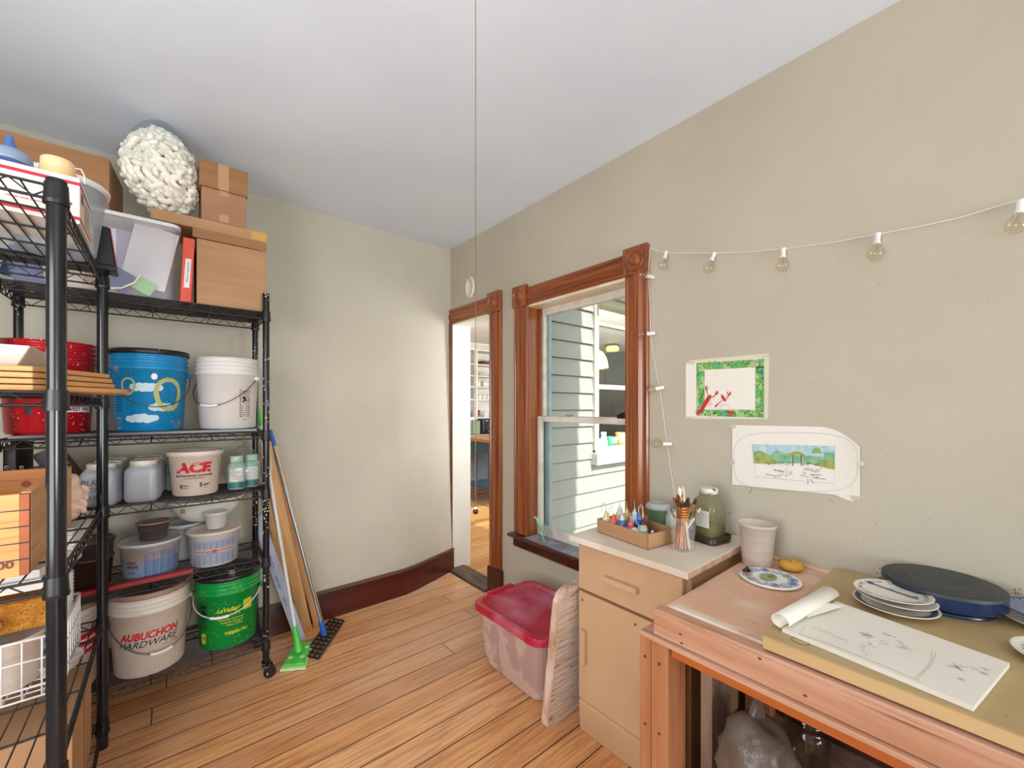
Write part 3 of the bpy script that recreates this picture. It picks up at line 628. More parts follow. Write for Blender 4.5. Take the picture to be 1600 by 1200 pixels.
for (a, b_), d in (((1040, 397), (-.3, 0.05, -1)), ((1115, 399), (-.3, .25, -1)), ((1224, 393), (-.2, 0, -1)), ((1371, 370), (-.2, .05, -1)), ((1594, 320), (-.2, .12, -1)), ((1018, 433), (-1, .35, .1)), ((1020, 521), (-.45, 1, .0)), ((1034, 606), (-.4, 1, -.15)), ((1046, 694), (-.4, 1, .0))):
    bulb(on_x(a, b_, WX-.016), d)

# ---- watercolour of a leafy border with two lobsters
def wallmap(off):
    def fn(u, v): p = on_x(u, v, WX-off); return p
    return fn
m_tape = M('clear_tape', (226, 220, 204), .25, trans=.55); m_paper = M('white_paper', (234, 230, 220), .7); m_edge = M('tracing_paper', (218, 208, 188), .6)
t = thing('watercolor_painting', 'watercolour of a green leafy border with red lobsters taped to the wall', 'painting', (WX, .75, 1.26))
mb = MB().mat(m_edge); mb.prism([on_x(a, b_, WX-.0006) for a, b_ in ((1071, 571), (1078, 563), (1202, 552), (1200, 655), (1071, 655))], (-.0006, 0, 0)); mb.build('backing_sheet', t)
mb = MB().mat(m_paper); mb.poly([on_x(a, b_, WX-.0016) for a, b_ in ((1072, 567), (1194, 560), (1194, 654), (1072, 651))])
gr = [M('wash_'+n, c_, .7, col2=c2, nscale=60, nlo=.4, nhi=.6) for n, c_, c2 in (('lime', (120, 176, 62), (176, 200, 110)), ('sea', (100, 172, 140), (150, 204, 176)), ('sand', (176, 190, 110), (206, 206, 140)), ('jade', (56, 150, 104), (130, 190, 130)))]
f2 = wallmap(.0022)
m_border = M('leafy_wash', (0, 0, 0), .7)
nt_ = m_border.node_tree; tc_ = nt_.nodes['Texture Coordinate']; nz_ = nt_.nodes.new('ShaderNodeTexNoise'); nz_.inputs['Scale'].default_value = 34; nz_.inputs['Detail'].default_value = 3
nt_.links.new(tc_.outputs['Object'], nz_.inputs['Vector']); rp_ = nt_.nodes.new('ShaderNodeValToRGB'); nt_.links.new(nz_.outputs['Fac'], rp_.inputs[0]); nt_.links.new(rp_.outputs[0], nt_.nodes['Principled BSDF'].inputs['Base Color'])
rp_.color_ramp.elements[0].position = .30; rp_.color_ramp.elements[1].position = .70
rp_.color_ramp.elements[0].color = lin((40, 140, 110)); rp_.color_ramp.elements[1].color = lin((206, 200, 120))
for p_, c_ in ((.40, (110, 176, 140)), (.48, (86, 160, 60)), (.55, (160, 190, 90)), (.62, (150, 196, 170))):
    e_ = rp_.color_ramp.elements.new(p_); e_.color = lin(c_)
def patch(x0, x1, ya0, ya1, yb0, yb1, n, horiz=True):
    for i in range(n):
        a, b_ = i/n, (i+1)/n
        mb.mat(m_border)
        if horiz:
            L_ = lambda p, q, s_: p+(q-p)*s_
            mb.mapped([(L_(x0, x1, a), L_(ya0, yb0, a)), (L_(x0, x1, b_), L_(ya0, yb0, b_)), (L_(x0, x1, b_), L_(ya1, yb1, b_)), (L_(x0, x1, a), L_(ya1, yb1, a))], [(0, 1, 2, 3)], f2)
        else:
            y = ya0+(yb0-ya0)*a; y2 = ya0+(yb0-ya0)*b_; mb.mapped([(x0, y), (x1, y), (x1, y2), (x0, y2)], [(0, 1, 2, 3)], f2)
patch(1088, 1194, 567, 578, 560.5, 574, 11); patch(1088, 1194, 640, 650, 640.5, 652.5, 12)
patch(1088, 1101, 578, 0, 641, 0, 7, False); patch(1180, 1194, 573, 0, 641, 0, 7, False)
mb.mat(m_paper)
mb.mapped([(1101, 578.5), (1180, 573.5), (1180, 639.5), (1101, 640)], [(0, 1, 2, 3)], wallmap(.0026))
mb.mat(M('dark_leaf_ink', (60, 84, 50), .7)); f3 = wallmap(.0030)
for i in range(95):
    s_ = random.randrange(4)
    if s_ == 0: u, v = random.uniform(1090, 1192), random.uniform(564, 573)
    elif s_ == 1: u, v = random.uniform(1100, 1192), random.uniform(642, 650)
    elif s_ == 2: u, v = random.uniform(1090, 1099), random.uniform(570, 645)
    else: u, v = random.uniform(1182, 1192), random.uniform(570, 648)
    mb.disc((u, v), .8, f3, 8, 1, ry=1.5, rot=random.uniform(.2, 1.2))
mb.mat(M('lobster_red', (200, 44, 36), .6)); f4 = wallmap(.0034)
f6 = wallmap(.0038); f7 = wallmap(.0042)
mb.stroke(((1089, 647), (1092, 644), (1096, 640), (1100, 634), (1104, 627), (1108, 621), (1111, 617)), [7.5, 4.5, 5, 6, 6.5, 6, 2], f4)
mb.stroke(((1107, 620), (1105, 614), (1104, 608)), [1.2, 1.2, 1.6], f6); mb.stroke(((1104, 610), (1102.4, 606), (1103.4, 602)), [2.0, 2.6, .6], f7); mb.stroke(((1105, 609), (1106, 606), (1105.4, 602.6)), [1.0, 1.2, .4], f7)
mb.stroke(((1111, 622), (1116, 619), (1119, 615)), [1.2, 1.4, 1.8], f6); mb.stroke(((1118, 617), (1121, 614), (1122.4, 610.5)), [2.2, 2.8, .6], f7); mb.stroke(((1117.5, 615), (1119.5, 612), (1120, 610)), [1.0, 1.2, .4], f7)
mb.stroke(((1127, 616.5), (1129, 620), (1132, 625), (1134, 627)), [1.0, 4.6, 4.2, 1.5], f4)
mb.stroke(((1128, 626), (1123, 630), (1120, 633)), [1.0, 1.3, 2.0], f6); mb.stroke(((1121, 632), (1118, 634.5), (1117.4, 637)), [2.2, 2.6, .6], f7)
mb.stroke(((1134, 625), (1137, 620), (1139, 616)), [1.2, 1.4, 2.2], f6); mb.stroke(((1138, 618), (1141, 615), (1142, 611.5)), [2.4, 2.8, .6], f7); mb.stroke(((1137.5, 616), (1136.5, 613), (1138, 611)), [1.4, 1.4, .4], f7)
mb.stroke(((1136, 642), (1140, 644), (1144, 646.5), (1147.5, 645)), [3, 4, 5.4, 3], f4)
for k_ in range(5): mb.stroke(((1105+k_*1.2, 632-k_*1.6), (1109+k_*1.0, 636-k_*1.2)), .35, f6)
mb.mat(M('grey_line', (120, 110, 100))); mb.stroke(((1124, 640), (1127, 632), (1136, 632), (1140, 639)), .4, f4)
mb.build('paper', t)
mb = MB().mat(m_tape)
for a, b_, r in ((1078, 567, .3), (1197, 556, -.3), (1192, 655, .2), (1076, 653, -.2)):
    mb.prism([on_x(a+7*math.cos(r+k)-0, b_+4*math.sin(r+k), WX-.0036) for k in (0.4, 2.7, 3.6, 5.9)], (-.0003, 0, 0))
mb.build('tape', t)
# ---- landscape sketch with an arch
t = thing('watercolor_sketch', 'unfinished watercolour landscape with a leafy arch on white paper taped to the wall', 'drawing', (WX, .53, 1.02))
def bow(u, v):
    k = max(0, (u-1285)/60.0); kv = max(0.0, min(1.0, (790-v)/130.0)); return .002+.014*k*k*kv
def sh(off):
    def fn(u, v): return on_x(u, v, WX-off-bow(u, v))
    return fn
mb = MB().mat(m_paper)
left = lambda s_: (1144+(-1)*s_*1.5, 664+s_*93)
N_ = 20; top = []; bot = []
for i in range(N_+1):
    s_ = i/N_; u = 1144+s_*200
    tv = 664+s_*4+(max(0, s_-.68)/.32)**2*30; bv = 757+s_*20+(0 if s_ < .97 else 2)
    top.append((u, tv)); bot.append((u, bv))
top = [(min(u, 1346), v) for u, v in top]
uv = []; 
for j in range(9):
    for i in range(N_+1): uv.append((top[i][0], top[i][1]+(bot[i][1]-top[i][1])*j/8))
fs = [(j*(N_+1)+i, (j+1)*(N_+1)+i, (j+1)*(N_+1)+i+1, j*(N_+1)+i+1) for j in range(8) for i in range(N_)]
mb.mapped(uv, fs, sh(0.0))
mb.mapped([(1300, 771), (1333, 776), (1334, 784), (1322, 781)], [(0, 1, 2, 3)], sh(0.0002))
def area(cols, pts, off):
    mb.mat(cols); mb.mapped(pts, [tuple(range(len(pts)))], sh(off))
m_sky = M('wash_sky', (150, 192, 206), .7, col2=(196, 216, 220), nscale=40); m_hill = M('wash_hill', (120, 156, 84), .7, col2=(160, 180, 110), nscale=50); m_hill2 = M('wash_far_hill', (106, 168, 132), .7, col2=(150, 192, 150), nscale=40); m_ol = M('wash_olive', (134, 150, 70), .7, col2=(170, 176, 96), nscale=50)
area(m_sky, [(1175, 694), (1304, 697), (1304, 722), (1178, 720)], .0008)
area(m_hill2, [(1178, 708), (1190, 704), (1203, 712), (1214, 704), (1228, 708), (1250, 707), (1276, 706), (1304, 708), (1304, 724), (1240, 724), (1178, 722)], .0012)
area(m_hill, [(1178, 706), (1186, 704), (1196, 708), (1208, 716), (1216, 722), (1212, 725), (1178, 724)], .0016)
area(m_ol, [(1264, 724), (1276, 719), (1290, 718), (1304, 720), (1304, 734), (1290, 731), (1278, 728)], .0016)
area(m_ol, [(1178, 711), (1190, 715), (1205, 722), (1206, 725), (1179, 724)], .0020)
area(m_hill, [(1270, 702), (1276, 698), (1282, 702), (1284, 708), (1268, 708)], .0018)
area(m_ol, [(1233, 716), (1235, 708), (1242, 705), (1250, 706), (1257, 710), (1259, 717), (1254, 712), (1245, 710), (1238, 712)], .0022)
mb.mat(M('brown_ink', (84, 58, 50), .6)); f5 = sh(.0026)
mb.stroke(((1239, 711), (1239, 728)), 1.3, f5); mb.stroke(((1252, 711), (1252, 728)), 1.3, f5)
for i in range(46):
    u = random.choice((random.uniform(1198, 1236), random.uniform(1255, 1280))); v = random.uniform(722, 727); mb.disc((u, v), .7, f5, 7, 1)
for i in range(40):
    sd = random.choice((-1, 1)); u = 1246+sd*random.uniform(8, 34); v = random.uniform(731, 748); mb.stroke(((u, v), (u+random.uniform(-6, 6), v+random.uniform(-3, 3))), .5, f5)
for a, b_ in (((1196, 741), (1215, 744)), ((1210, 734), (1222, 737)), ((1270, 746), (1290, 749)), ((1258, 732), (1276, 738)), ((1268, 742), (1284, 742)), ((1262, 748), (1262, 757)), ((1266, 748), (1272, 756))): mb.stroke((a, b_), .7, f5)
mb.mat(M('pencil', (150, 148, 150), .6))
mb.stroke(((1176, 694), (1180, 745), (1304, 756), (1304, 694)), .35, f5)
ov = []
for k in range(49):
    a = 2*math.pi*k/48; c_, s_ = math.cos(a), math.sin(a); ov.append((1243+97*abs(c_)**.55*(1 if c_ > 0 else -1), 722+46*abs(s_)**.6*(1 if s_ > 0 else -1)+.03*(c_*97)))
mb.stroke(ov, .4, f5)
mb.build('paper', t)
mb = MB().mat(m_tape)
for a, b_ in ((1343, 724), (1143, 722), (1145, 666), (1336, 778)): p = on_x(a, b_, WX-.018 if a > 1300 and b_ < 760 else WX-.004); mb.box(p.x-.0005, p.x+.0005, p.y-.012, p.y+.012, p.z-.008, p.z+.008)
mb.build('tape', t)
# ================================================================ wire racks
m_post = M('black_post', (18, 21, 26), 0.17, spec=.5, col2=(24, 27, 31), nscale=6)
m_postd = M('black_post_splattered', (17, 19, 22), 0.2, spec=.5, speck=(222, 218, 212), spscale=80, spsize=.26)
m_wire = M('black_wire', (18, 19, 21), 0.35, spec=.5)
m_wired = M('black_wire_dusty', (24, 23, 23), 0.4, spec=.5, speck=(150, 146, 140), spscale=60, spsize=.14)
def post_mesh(mb, x, y, z0, z1, r):
    mb.lathe((x, y, 0), [(r*.975, z0), (r*.975, z1-.01)], 20)
    z = z0
    while z < z1-.03:
        mb.lathe((x, y, 0), [(r, z+.0006), (r, z+.0248)], 20); z += .0254
    mb.lathe((x, y, 0), [(r, z+.0008), (r, z1-.014)], 20)
    mb.lathe((x, y, 0), [(r*1.05, z1-.013), (r*1.05, z1-.002)], 20); mb.lathe((x, y, 0), [(r*1.05, z1-.002), (r*.9, z1)], 20)
def shelf_mesh(mb, x0, x1, y0, y1, z, along, pitch, r_post, th=.032, nrib=3, rim=.0034, w=.0021):
    i = .010
    lo_ = [(x0, y0), (x1, y0), (x1, y1), (x0, y1)]
    for zz in (z, z-th):
        for k in range(4):
            a, b_ = lo_[k], lo_[(k+1) % 4]; mb.tube([(a[0], a[1], zz), (b_[0], b_[1], zz)], rim, 6, cap=False)
    for k in range(4):
        a, b_ = Vector(lo_[k]), Vector(lo_[(k+1) % 4]); L_ = (b_-a).length; n = max(4, int(round(L_/.036))); n += n % 2
        pts = [(a.x+(b_.x-a.x)*j/n, a.y+(b_.y-a.y)*j/n, z if j % 2 == 0 else z-th) for j in range(n+1)]
        mb.tube(pts, .0022, 5, cap=False)
    if along == 'x':
        y = y0+pitch
        while y < y1-.006: mb.tube([(x0, y, z+.002), (x1, y, z+.002)], w, 5, cap=False); y += pitch
        for j in range(1, nrib+1):
            x = x0+(x1-x0)*j/(nrib+1); mb.tube([(x, y0, z-.002), (x, y1, z-.002)], .003, 6, cap=False)
            mb.tube([(x, y0, z-th), (x, (y0+y1)/2, z-.006), (x, y1, z-th)], .0024, 5, cap=False)
    else:
        x = x0+pitch
        while x < x1-.006: mb.tube([(x, y0, z+.002), (x, y1, z+.002)], w, 5, cap=False); x += pitch
        for j in range(1, nrib+1):
            y = y0+(y1-y0)*j/(nrib+1); mb.tube([(x0, y, z-.002), (x1, y, z-.002)], .003, 6, cap=False)
    for (x, y) in lo_: mb.lathe((x, y, 0), [(r_post+.0050, z-.042), (r_post+.0058, z-.034)], 18); mb.lathe((x, y, 0), [(r_post+.0046, z-.034), (r_post+.0028, z+.006)], 18)
def rack(label, x0, x1, y0, y1, ztop, shelves, r, along, pitch, casters, mp, mw, th=.032, nrib=3):
    t = thing('wire_rack', label, 'wire shelving rack', ((x0+x1)/2, (y0+y1)/2, 0), 'black wire racks against the left wall')
    for x in (x0, x1):
        for y in (y0, y1):
            mb = MB().mat(mp); post_mesh(mb, x, y, .085 if casters else .0, ztop, r); p = mb.build('post', t)
            if casters:
                mb = MB().mat(m_postd); mb.lathe((x, y, 0), [(.010, .062), (.016, .066), (.016, .074), (.022, .085)], 14)
                for s_ in (-1, 1): mb.obox((x+.012, y+s_*.014, .045), (.038, .004, .042))
                mb.mat(M('caster_metal', (150, 140, 120), .35, .8)); mb.lathe((x, y, .060), [(.020, 0), (.020, .006)], 14)
                mb.mat(m_black); mb.lathe((x+.016, y-.010, .028), [(.022, 0), (.028, .003), (.028, .017), (.022, .020)], 20, Matrix.Rotation(-math.pi/2, 4, 'X')); mb.build('caster', p)
    for z in shelves:
        mb = MB().mat(mw); shelf_mesh(mb, x0, x1, y0, y1, z, along, pitch, r, th, nrib); mb.build('wire_shelf', t)
    return t
BX0, BX1, BY0, BY1 = -.484, .371, 2.338, 2.665
rB = rack('long black wire shelving rack on casters along the left wall, loaded with buckets and tubs', BX0, BX1, BY0, BY1, 1.896, (1.802, 1.215, .928, .592, .184), .0150, 'x', .024, True, m_postd, m_wired)
AX0, AX1, AY0, AY1 = -.56, -.1976, 1.402, 2.272
rA = rack('nearest black wire shelving rack at the left edge, holding a wooden crate and white basket', AX0, AX1, AY0, AY1, 1.862, (1.845, 1.372, .944, .505, .10), .0170, 'y', .034, False, m_post, m_wire, .030, 4)
SH = [1.8062, 1.2192, .9322, .5962, .1882]      # what stands on the long rack
SA = [1.8492, 1.3762, .9482, .5092, .1042]

# ---------------------------------------------------------------- buckets
def yaw_to_cam(x, y): return math.atan2(-y, -x)
def bucket(name, label, x, y, z, rt, h, mat, lid=None, ribs=3, fill=True, handle=None, hdir=0.0, grip=True, hang=.9, group='five-gallon buckets on the long rack', lidlabel=None, open_=False):
    rb = rt*.86
    t = thing(name, label, 'bucket', (x, y, z), group)
    rf = lambda zz: rb+(rt*.955-rb)*min(1, (zz-z)/(h*.76))
    mb = MB().mat(mat)
    prof = [(rb*.96, 0), (rb, .008), (rt*.955, h*.76), (rt*1.0, h*.765), (rt*1.0, h*.80), (rt*.965, h*.803)]
    zz = .803
    for k in range(ribs): prof += [(rt*.965, h*(zz+.025)), (rt*1.0, h*(zz+.028)), (rt*1.0, h*(zz+.042)), (rt*.965, h*(zz+.045))]; zz += .052
    prof += [(rt*.965, h*.985), (rt*1.0, h*.988), (rt*1.0, h), (rt*.95, h)]
    if open_: prof += [(rt*.92, h*.98), (rb*.93, .02), (.001, .018)]
    mb.lathe((x, y, z), prof, 56, capt=not open_); b = mb.build('body', t)
    if lid is not None:
        mb = MB().mat(lid); mb.lathe((x, y, z), [(rt*1.012, h*.955), (rt*1.025, h*.96), (rt*1.025, h*1.012), (rt*.99, h*1.02), (rt*.95, h*1.02), (rt*.93, h*1.005), (rt*.2, h*1.003)], 56); l = mb.build('lid', t)
        if lidlabel: l['label'] = lidlabel
    if handle is not None:
        a = hdir; zt = z+h*.72; dx, dy = math.cos(a), math.sin(a); R_ = rt*1.03; pts = []
        fx, fy = math.cos(a+math.pi/2), math.sin(a+math.pi/2)
        for i in range(25):
            th = math.pi*i/24; drop = math.sin(th); f = R_*1.03
            pts.append((x+dx*R_*math.cos(th)+fx*f*math.sin(th), y+dy*R_*math.cos(th)+fy*f*math.sin(th), zt-h*hang*.42*drop))
        mb = MB().mat(handle); mb.tube(pts, .0022, 6); hd = mb.build('wire_handle', t)
        if grip:
            mb = MB().mat(m_porc); mb.tube([Vector(p)+Vector((fx, fy, 0))*.003 for p in pts[10:15]], .0065, 10); mb.build('grip', hd)
        for s_ in (0, -1):
            p = pts[s_]; mb = MB().mat(mat); mb.ball(p, (.014, .014, .012), 12, 8); mb.build('handle_ear', t)
    return t, rf
def side_art(t, name, fn_build, mats=None):
    mb = MB(); fn_build(mb); return mb.build(name, t)
m_wb = M('white_hdpe', (228, 226, 222), .32, col2=(220, 218, 212), nscale=5)
m_wbd = M('white_hdpe_splashed', (224, 216, 208), .38, col2=(212, 202, 192), nscale=4, speck=(96, 84, 78), spscale=70, spsize=.09)
m_lidd = M('dusty_lid', (168, 140, 128), .6, col2=(140, 112, 102), nscale=7)
m_blue = M('sky_blue_hdpe', (22, 138, 196), .28, col2=(18, 128, 186), nscale=4, speck=(230, 232, 236), spscale=80, spsize=.10, streak=((150, 146, 136), 14, (1, 1, 1), .64, .70))
m_red = M('red_hdpe', (186, 18, 32), .3, col2=(164, 14, 28), nscale=4, speck=(236, 220, 216), spscale=80, spsize=.17)
m_redl = M('worn_red_hdpe', (150, 16, 26), .4, col2=(120, 30, 36), nscale=9, streak=((196, 120, 116), 9, (3, 3, 1), .62, .75))
m_green = M('green_hdpe', (0, 150, 62), .28, col2=(0, 138, 56), nscale=4, speck=(206, 236, 214), spscale=90, spsize=.17)
m_blklid = M('black_lid', (24, 22, 24), .4, speck=(180, 176, 170), spscale=70, spsize=.12)
m_steelw = M('dark_steel_wire', (96, 92, 90), .35, .7)
m_ink = M('black_ink', (26, 26, 28), .5); m_redink = M('red_ink', (206, 40, 30), .5); m_wink = M('white_ink', (236, 234, 230), .5); m_yink = M('yellow_ink', (196, 196, 40), .5)

# blue bucket
x, y = -.061, 2.505; z = SH[1]+.013; a = yaw_to_cam(x, y)
t, rf = bucket('bucket', 'sky blue paint-splashed bucket with clouds and a tan ring, middle of the upper rack shelf', x, y, z, .137, .352, m_blue, lid=m_blklid, handle=m_steelw, hdir=a+math.pi/2-3.0, grip=False, hang=1.0, lidlabel='black splattered rim')
f = cylmap(x, y, rf, a, z, .0012); f_ = cylmap(x, y, rf, a, z, .0018)
def blue_clouds(mb, cl):
    mb.mat(M('cloud_white', (190, 216, 226), .5))
    for cx, cz, n, w in (cl,):
        for k in range(n): mb.disc((cx-w/2+w*k/(n-1), cz+random.uniform(-.003, .004)), .013+.006*math.sin(math.pi*k/(n-1)), f, 14, 2)
def blue_rings(mb, w_):
    mb.mat(M('tan_ring', (176, 176, 112), .5))
    def ring(cx, cz, s_, w):
        pts = []
        for k in range(41):
            th = 2*math.pi*k/40+math.pi/2; r = s_*(1.0+.42*max(0, -math.sin(th))**3); pts.append((cx+r*math.cos(th), cz+r*math.sin(th)*1.18))
        mb.stroke(pts, w, f_)
    if w_ == 0: ring(.064, .172, .046, .018); return
    ring(-.078, .200, .024, .008)
    mb.mat(M('orange_ink', (214, 110, 60), .5)); mb.disc((-.078, .172), .008, f_, 10, 1)
def blue_splash(mb):
    mb.mat(m_wink); mb.disc((.012, .238), .011, f_, 12, 2, ry=.014)
def blue_code(mb):
    mb.mat(M('pale_label', (160, 190, 206), .5)); mb.mapped([(-.135, .012), (-.110, .012), (-.110, .06), (-.135, .06)], [(0, 1, 2, 3)], f)
    mb.mat(M('navy_ink', (24, 44, 90), .5))
    for k in range(7): mb.stroke(((-.133+k*.0035, .016), (-.133+k*.0035, .056)), .0014, f_)
def blue_print(mb):
    mb.mat(M('navy_ink', (24, 44, 90), .5))
    for k in range(7): mb.stroke(((-.14, .09+k*.012), (-.105, .09+k*.012)), .003, f_)
for cl_ in ((-.015, .190, 9, .09), (.035, .105, 7, .06), (-.03, .055, 8, .09)): side_art(t, 'painted_cloud', lambda mb: blue_clouds(mb, cl_))
side_art(t, 'painted_ring', lambda mb: blue_rings(mb, 0)); side_art(t, 'painted_ring', lambda mb: blue_rings(mb, 1)); side_art(t, 'paint_splash', blue_splash); side_art(t, 'barcode_label', blue_code); side_art(t, 'small_print', blue_print)
# white bucket
x, y = .232, 2.502; z = SH[1]+.013; a = yaw_to_cam(x, y)
t, rf = bucket('bucket', 'clean white bucket with a warning label and wire handle beside the blue bucket', x, y, z, .134, .342, m_wb, handle=m_steelw, hdir=a+math.pi/2+2.6, hang=.95, open_=True)
f = cylmap(x, y, rf, a, z, .0012); f_ = cylmap(x, y, rf, a, z, .0018)
def warn(mb, cx=.072, s_=1.0, base=(232, 230, 226)):
    mb.mat(m_ink)
    x0, x1, z0, z1 = cx-.023*s_, cx+.023*s_, .055, .055+.135*s_
    mb.stroke(((x0, z0), (x0, z1), (x1, z1), (x1, z0), (x0, z0)), .0022, f)
    mb.text('WARNING', .036*s_, .008*s_, f, cx-.018*s_, z1-.014*s_, .02); mb.text('AVISO', .026*s_, .007*s_, f, cx-.013*s_, z1-.024*s_, .02)
    mb.stroke(arc((cx, z1-.048*s_), .018*s_, 0, 2*math.pi, 22), .0022, f)
    mb.disc((cx-.004*s_, z1-.042*s_), .008*s_, f, 10, 1); mb.stroke(((cx-.010*s_, z1-.058*s_), (cx+.010*s_, z1-.050*s_)), .007*s_, f); mb.stroke(((cx-.013*s_, z1-.062*s_), (cx+.012*s_, z1-.036*s_)), .002, f)
    for k in range(7): mb.stroke(((x0+.003, z0+.006+k*.0085*s_), (x1-.003, z0+.006+k*.0085*s_)), .0022, f)
    mb.text('50-001', .018*s_, .005, f, cx-.009*s_, z0-.014, .02)
side_art(t, 'warning_label', warn)
# red bucket
x, y = -.372, 2.502; z = SH[1]+.013; a = yaw_to_cam(x, y)
t, rf = bucket('bucket', 'red paint-speckled bucket at the left end of the upper rack shelf', x, y, z, .138, .365, m_red, ribs=3)
f = cylmap(x, y, rf, a, z, .0012); f_ = cylmap(x, y, rf, a, z, .002)
def red_art(mb):
    mb.mat(m_wink); mb.mapped([(.012+.022*i, v) for v in (.085, .108) for i in range(7)], [(i, i+1, i+8, i+7) for i in range(6)], f)
    mb.mat(M('maroon_ink', (120, 16, 26), .5)); mb.text('LOWEST PRICE', .125, .015, f_, .022, .089, .03)
    mb.mat(m_wink); mb.stroke(((.02, .124), (.12, .124)), .0022, f)
side_art(t, 'printed_label', red_art); side_art(t, 'dark_smudge', lambda mb: mb.mat(m_ink).disc((-.055, .09), .012, f, 12, 2, ry=.016))
# AUBUCHON bucket
x, y = -.061, 2.47; z = SH[4]; a = yaw_to_cam(x, y)
t, rf = bucket('bucket', 'white bucket with red and black hardware store lettering on the bottom rack shelf', x, y, z, .140, .350, m_wbd, lid=m_lidd, handle=m_steelw, hdir=a+math.pi/2-2.9, hang=1.05, lidlabel='dusty pinkish lid')
f = cylmap(x, y, rf, a, z, .0012)
side_art(t, 'store_lettering', lambda mb: (mb.mat(m_redink).text('AUBUCHON', .212, .033, f, -.108, .162, .04, .25), mb.mat(m_ink).text('HARDWARE', .212, .027, f, -.112, .130, .0, .35), mb.mat(m_redink).text('est. 1908', .06, .008, f, .042, .116, .0, .2), mb.stroke(((-.0, .110), (.10, .112)), .001, f)))
# green bucket
x, y = .232, 2.49; z = SH[4]; a = yaw_to_cam(x, y)
t, rf = bucket('bucket', 'bright green lidded bucket with yellow lettering on the bottom rack shelf', x, y, z, .136, .338, m_green, lid=m_blklid, handle=m_porc, hdir=a+math.pi/2+2.9, hang=.55, lidlabel='black lid')
f = cylmap(x, y, rf, a, z, .0012); f_ = cylmap(x, y, rf, a, z, .002)
def green_art(mb):
    mb.mat(m_yink)
    mb.text('LaValley', .095, .026, f, -.048, .172, .03, .45); mb.stroke(((.04, .192), (.055, .193)), .002, f); mb.text('BUILDING SUPPLY INC', .07, .007, f, -.022, .160, .02); 
def green_address(mb):
    mb.mat(m_yink); mb.text('Newport, Claremont', .105, .010, f, -.042, .136, .02, .2); mb.text('Walpole, Lebanon', .095, .010, f, -.034, .122, .02, .2); mb.text('Tilton, Ludlow', .065, .010, f, -.008, .108, .02, .2)
def green_product(mb):
    mb.mat(m_yink); mb.text('THERMAL-TRU', .095, .016, f, -.016, .066, .04)
def green_emblem(mb):
    mb.mat(m_yink); mb.mapped([(.062, .165), (.085, .165), (.105, .165), (.105, .215), (.085, .215), (.062, .215)], [(0, 1, 4, 5), (1, 2, 3, 4)], f)
def green_warn(mb):
    mb.mat(m_yink); mb.mapped([(-.125, .030), (-.100, .030), (-.100, .078), (-.125, .078)], [(0, 1, 2, 3)], f)
    mb.mat(m_ink); mb.mapped([(-.130, .095), (-.095, .095), (-.095, .215), (-.130, .215)], [(0, 1, 2, 3)], f) if False else None
    mb.stroke(((-.130, .10), (-.130, .215), (-.094, .215), (-.094, .10), (-.130, .10)), .002, f); mb.stroke(((-.130, .207), (-.094, .207)), .014, f)
    mb.disc((-.112, .178), .014, f, 14, 1, ry=.018)
    for k in range(7): mb.stroke(((-.127, .105+k*.008), (-.098, .105+k*.008)), .003, f)
    mb.mat(m_redink); mb.disc((-.112, .060), .007, f_, 10, 1)
side_art(t, 'store_lettering', green_art); side_art(t, 'address_lettering', green_address); side_art(t, 'product_lettering', green_product); side_art(t, 'yellow_emblem', green_emblem); side_art(t, 'warning_label', green_warn)
mb = MB().mat(m_porc); mb.box(x-.005, x+.02, y-.075, y-.045, z+.3400, z+.3460); o = mb.build('lid_sticker', t)
# Benjamin Moore bucket
x, y = -.352, 2.47; z = SH[4]; a = yaw_to_cam(x, y)
t, rf = bucket('bucket', 'white bucket with a red paint maker label at the left of the bottom rack shelf', x, y, z, .138, .350, m_wbd, lid=m_lidd, lidlabel='dusty pinkish lid')
f = cylmap(x, y, rf, a, z, .0012); f_ = cylmap(x, y, rf, a, z, .002)
side_art(t, 'store_lettering', lambda mb: (mb.mat(M('deep_red_label', (178, 16, 34), .45)).mapped([(.040+.0125*i, v+.0006*i) for v in (.150, .235) for i in range(9)], [(i, i+1, i+10, i+9) for i in range(8)], f), mb.mat(m_wink).text('Benjamin', .070, .020, f_, .064, .200, .03), mb.text('Moore', .046, .018, f_, .072, .170, .03)))

# ---------------------------------------------------------------- third shelf: jars, container, bagged bottles
m_jar = M('milky_jar', (176, 182, 190), .35, col2=(160, 166, 176), nscale=6, speck=(110, 90, 84), spscale=60, spsize=.06)
m_jlid = M('cream_jar_lid', (232, 226, 212), .45, col2=(214, 196, 180), nscale=16)
def square_jar(label, x, y, z, w, h, writing=None, rz=0.0, tilt=0.0):
    t = thing('storage_jar', label, 'jar', (x, y, z), 'square white-lidded jars on the rack')
    mt = Matrix.Rotation(rz, 4, 'Z')
    mb = MB().mat(m_jar); q = w/2
    mb.lathe((x, y, z), [(q*.86, 0), (q*.97, .010), (q*1.0, .02), (q*1.0, h*.72), (q*.96, h*.78), (q*.80, h*.85), (q*.74, h*.87), (q*.74, h*.90)], 40, mt, squar=6.0); mb.build('body', t)
    mb = MB().mat(m_jlid); mb.lathe((x, y, z), [(q*.80, h*.865), (q*.82, h*.87), (q*.82, h*.985), (q*.78, h)], 36, mt); mb.build('lid', t)
    if writing:
        def fn(u, v): return mt @ Vector((u, -q*1.0-.0012, v))+Vector((x, y, z))
        mb = MB().mat(M('marker_grey', (74, 76, 84), .6)); zz = h*.52
        for s_, w_ in writing: mb.text(s_, w_, .020, fn, -q*.78, zz, -.006, .2); zz -= .031
        mb.build('handwriting', t)
    return t
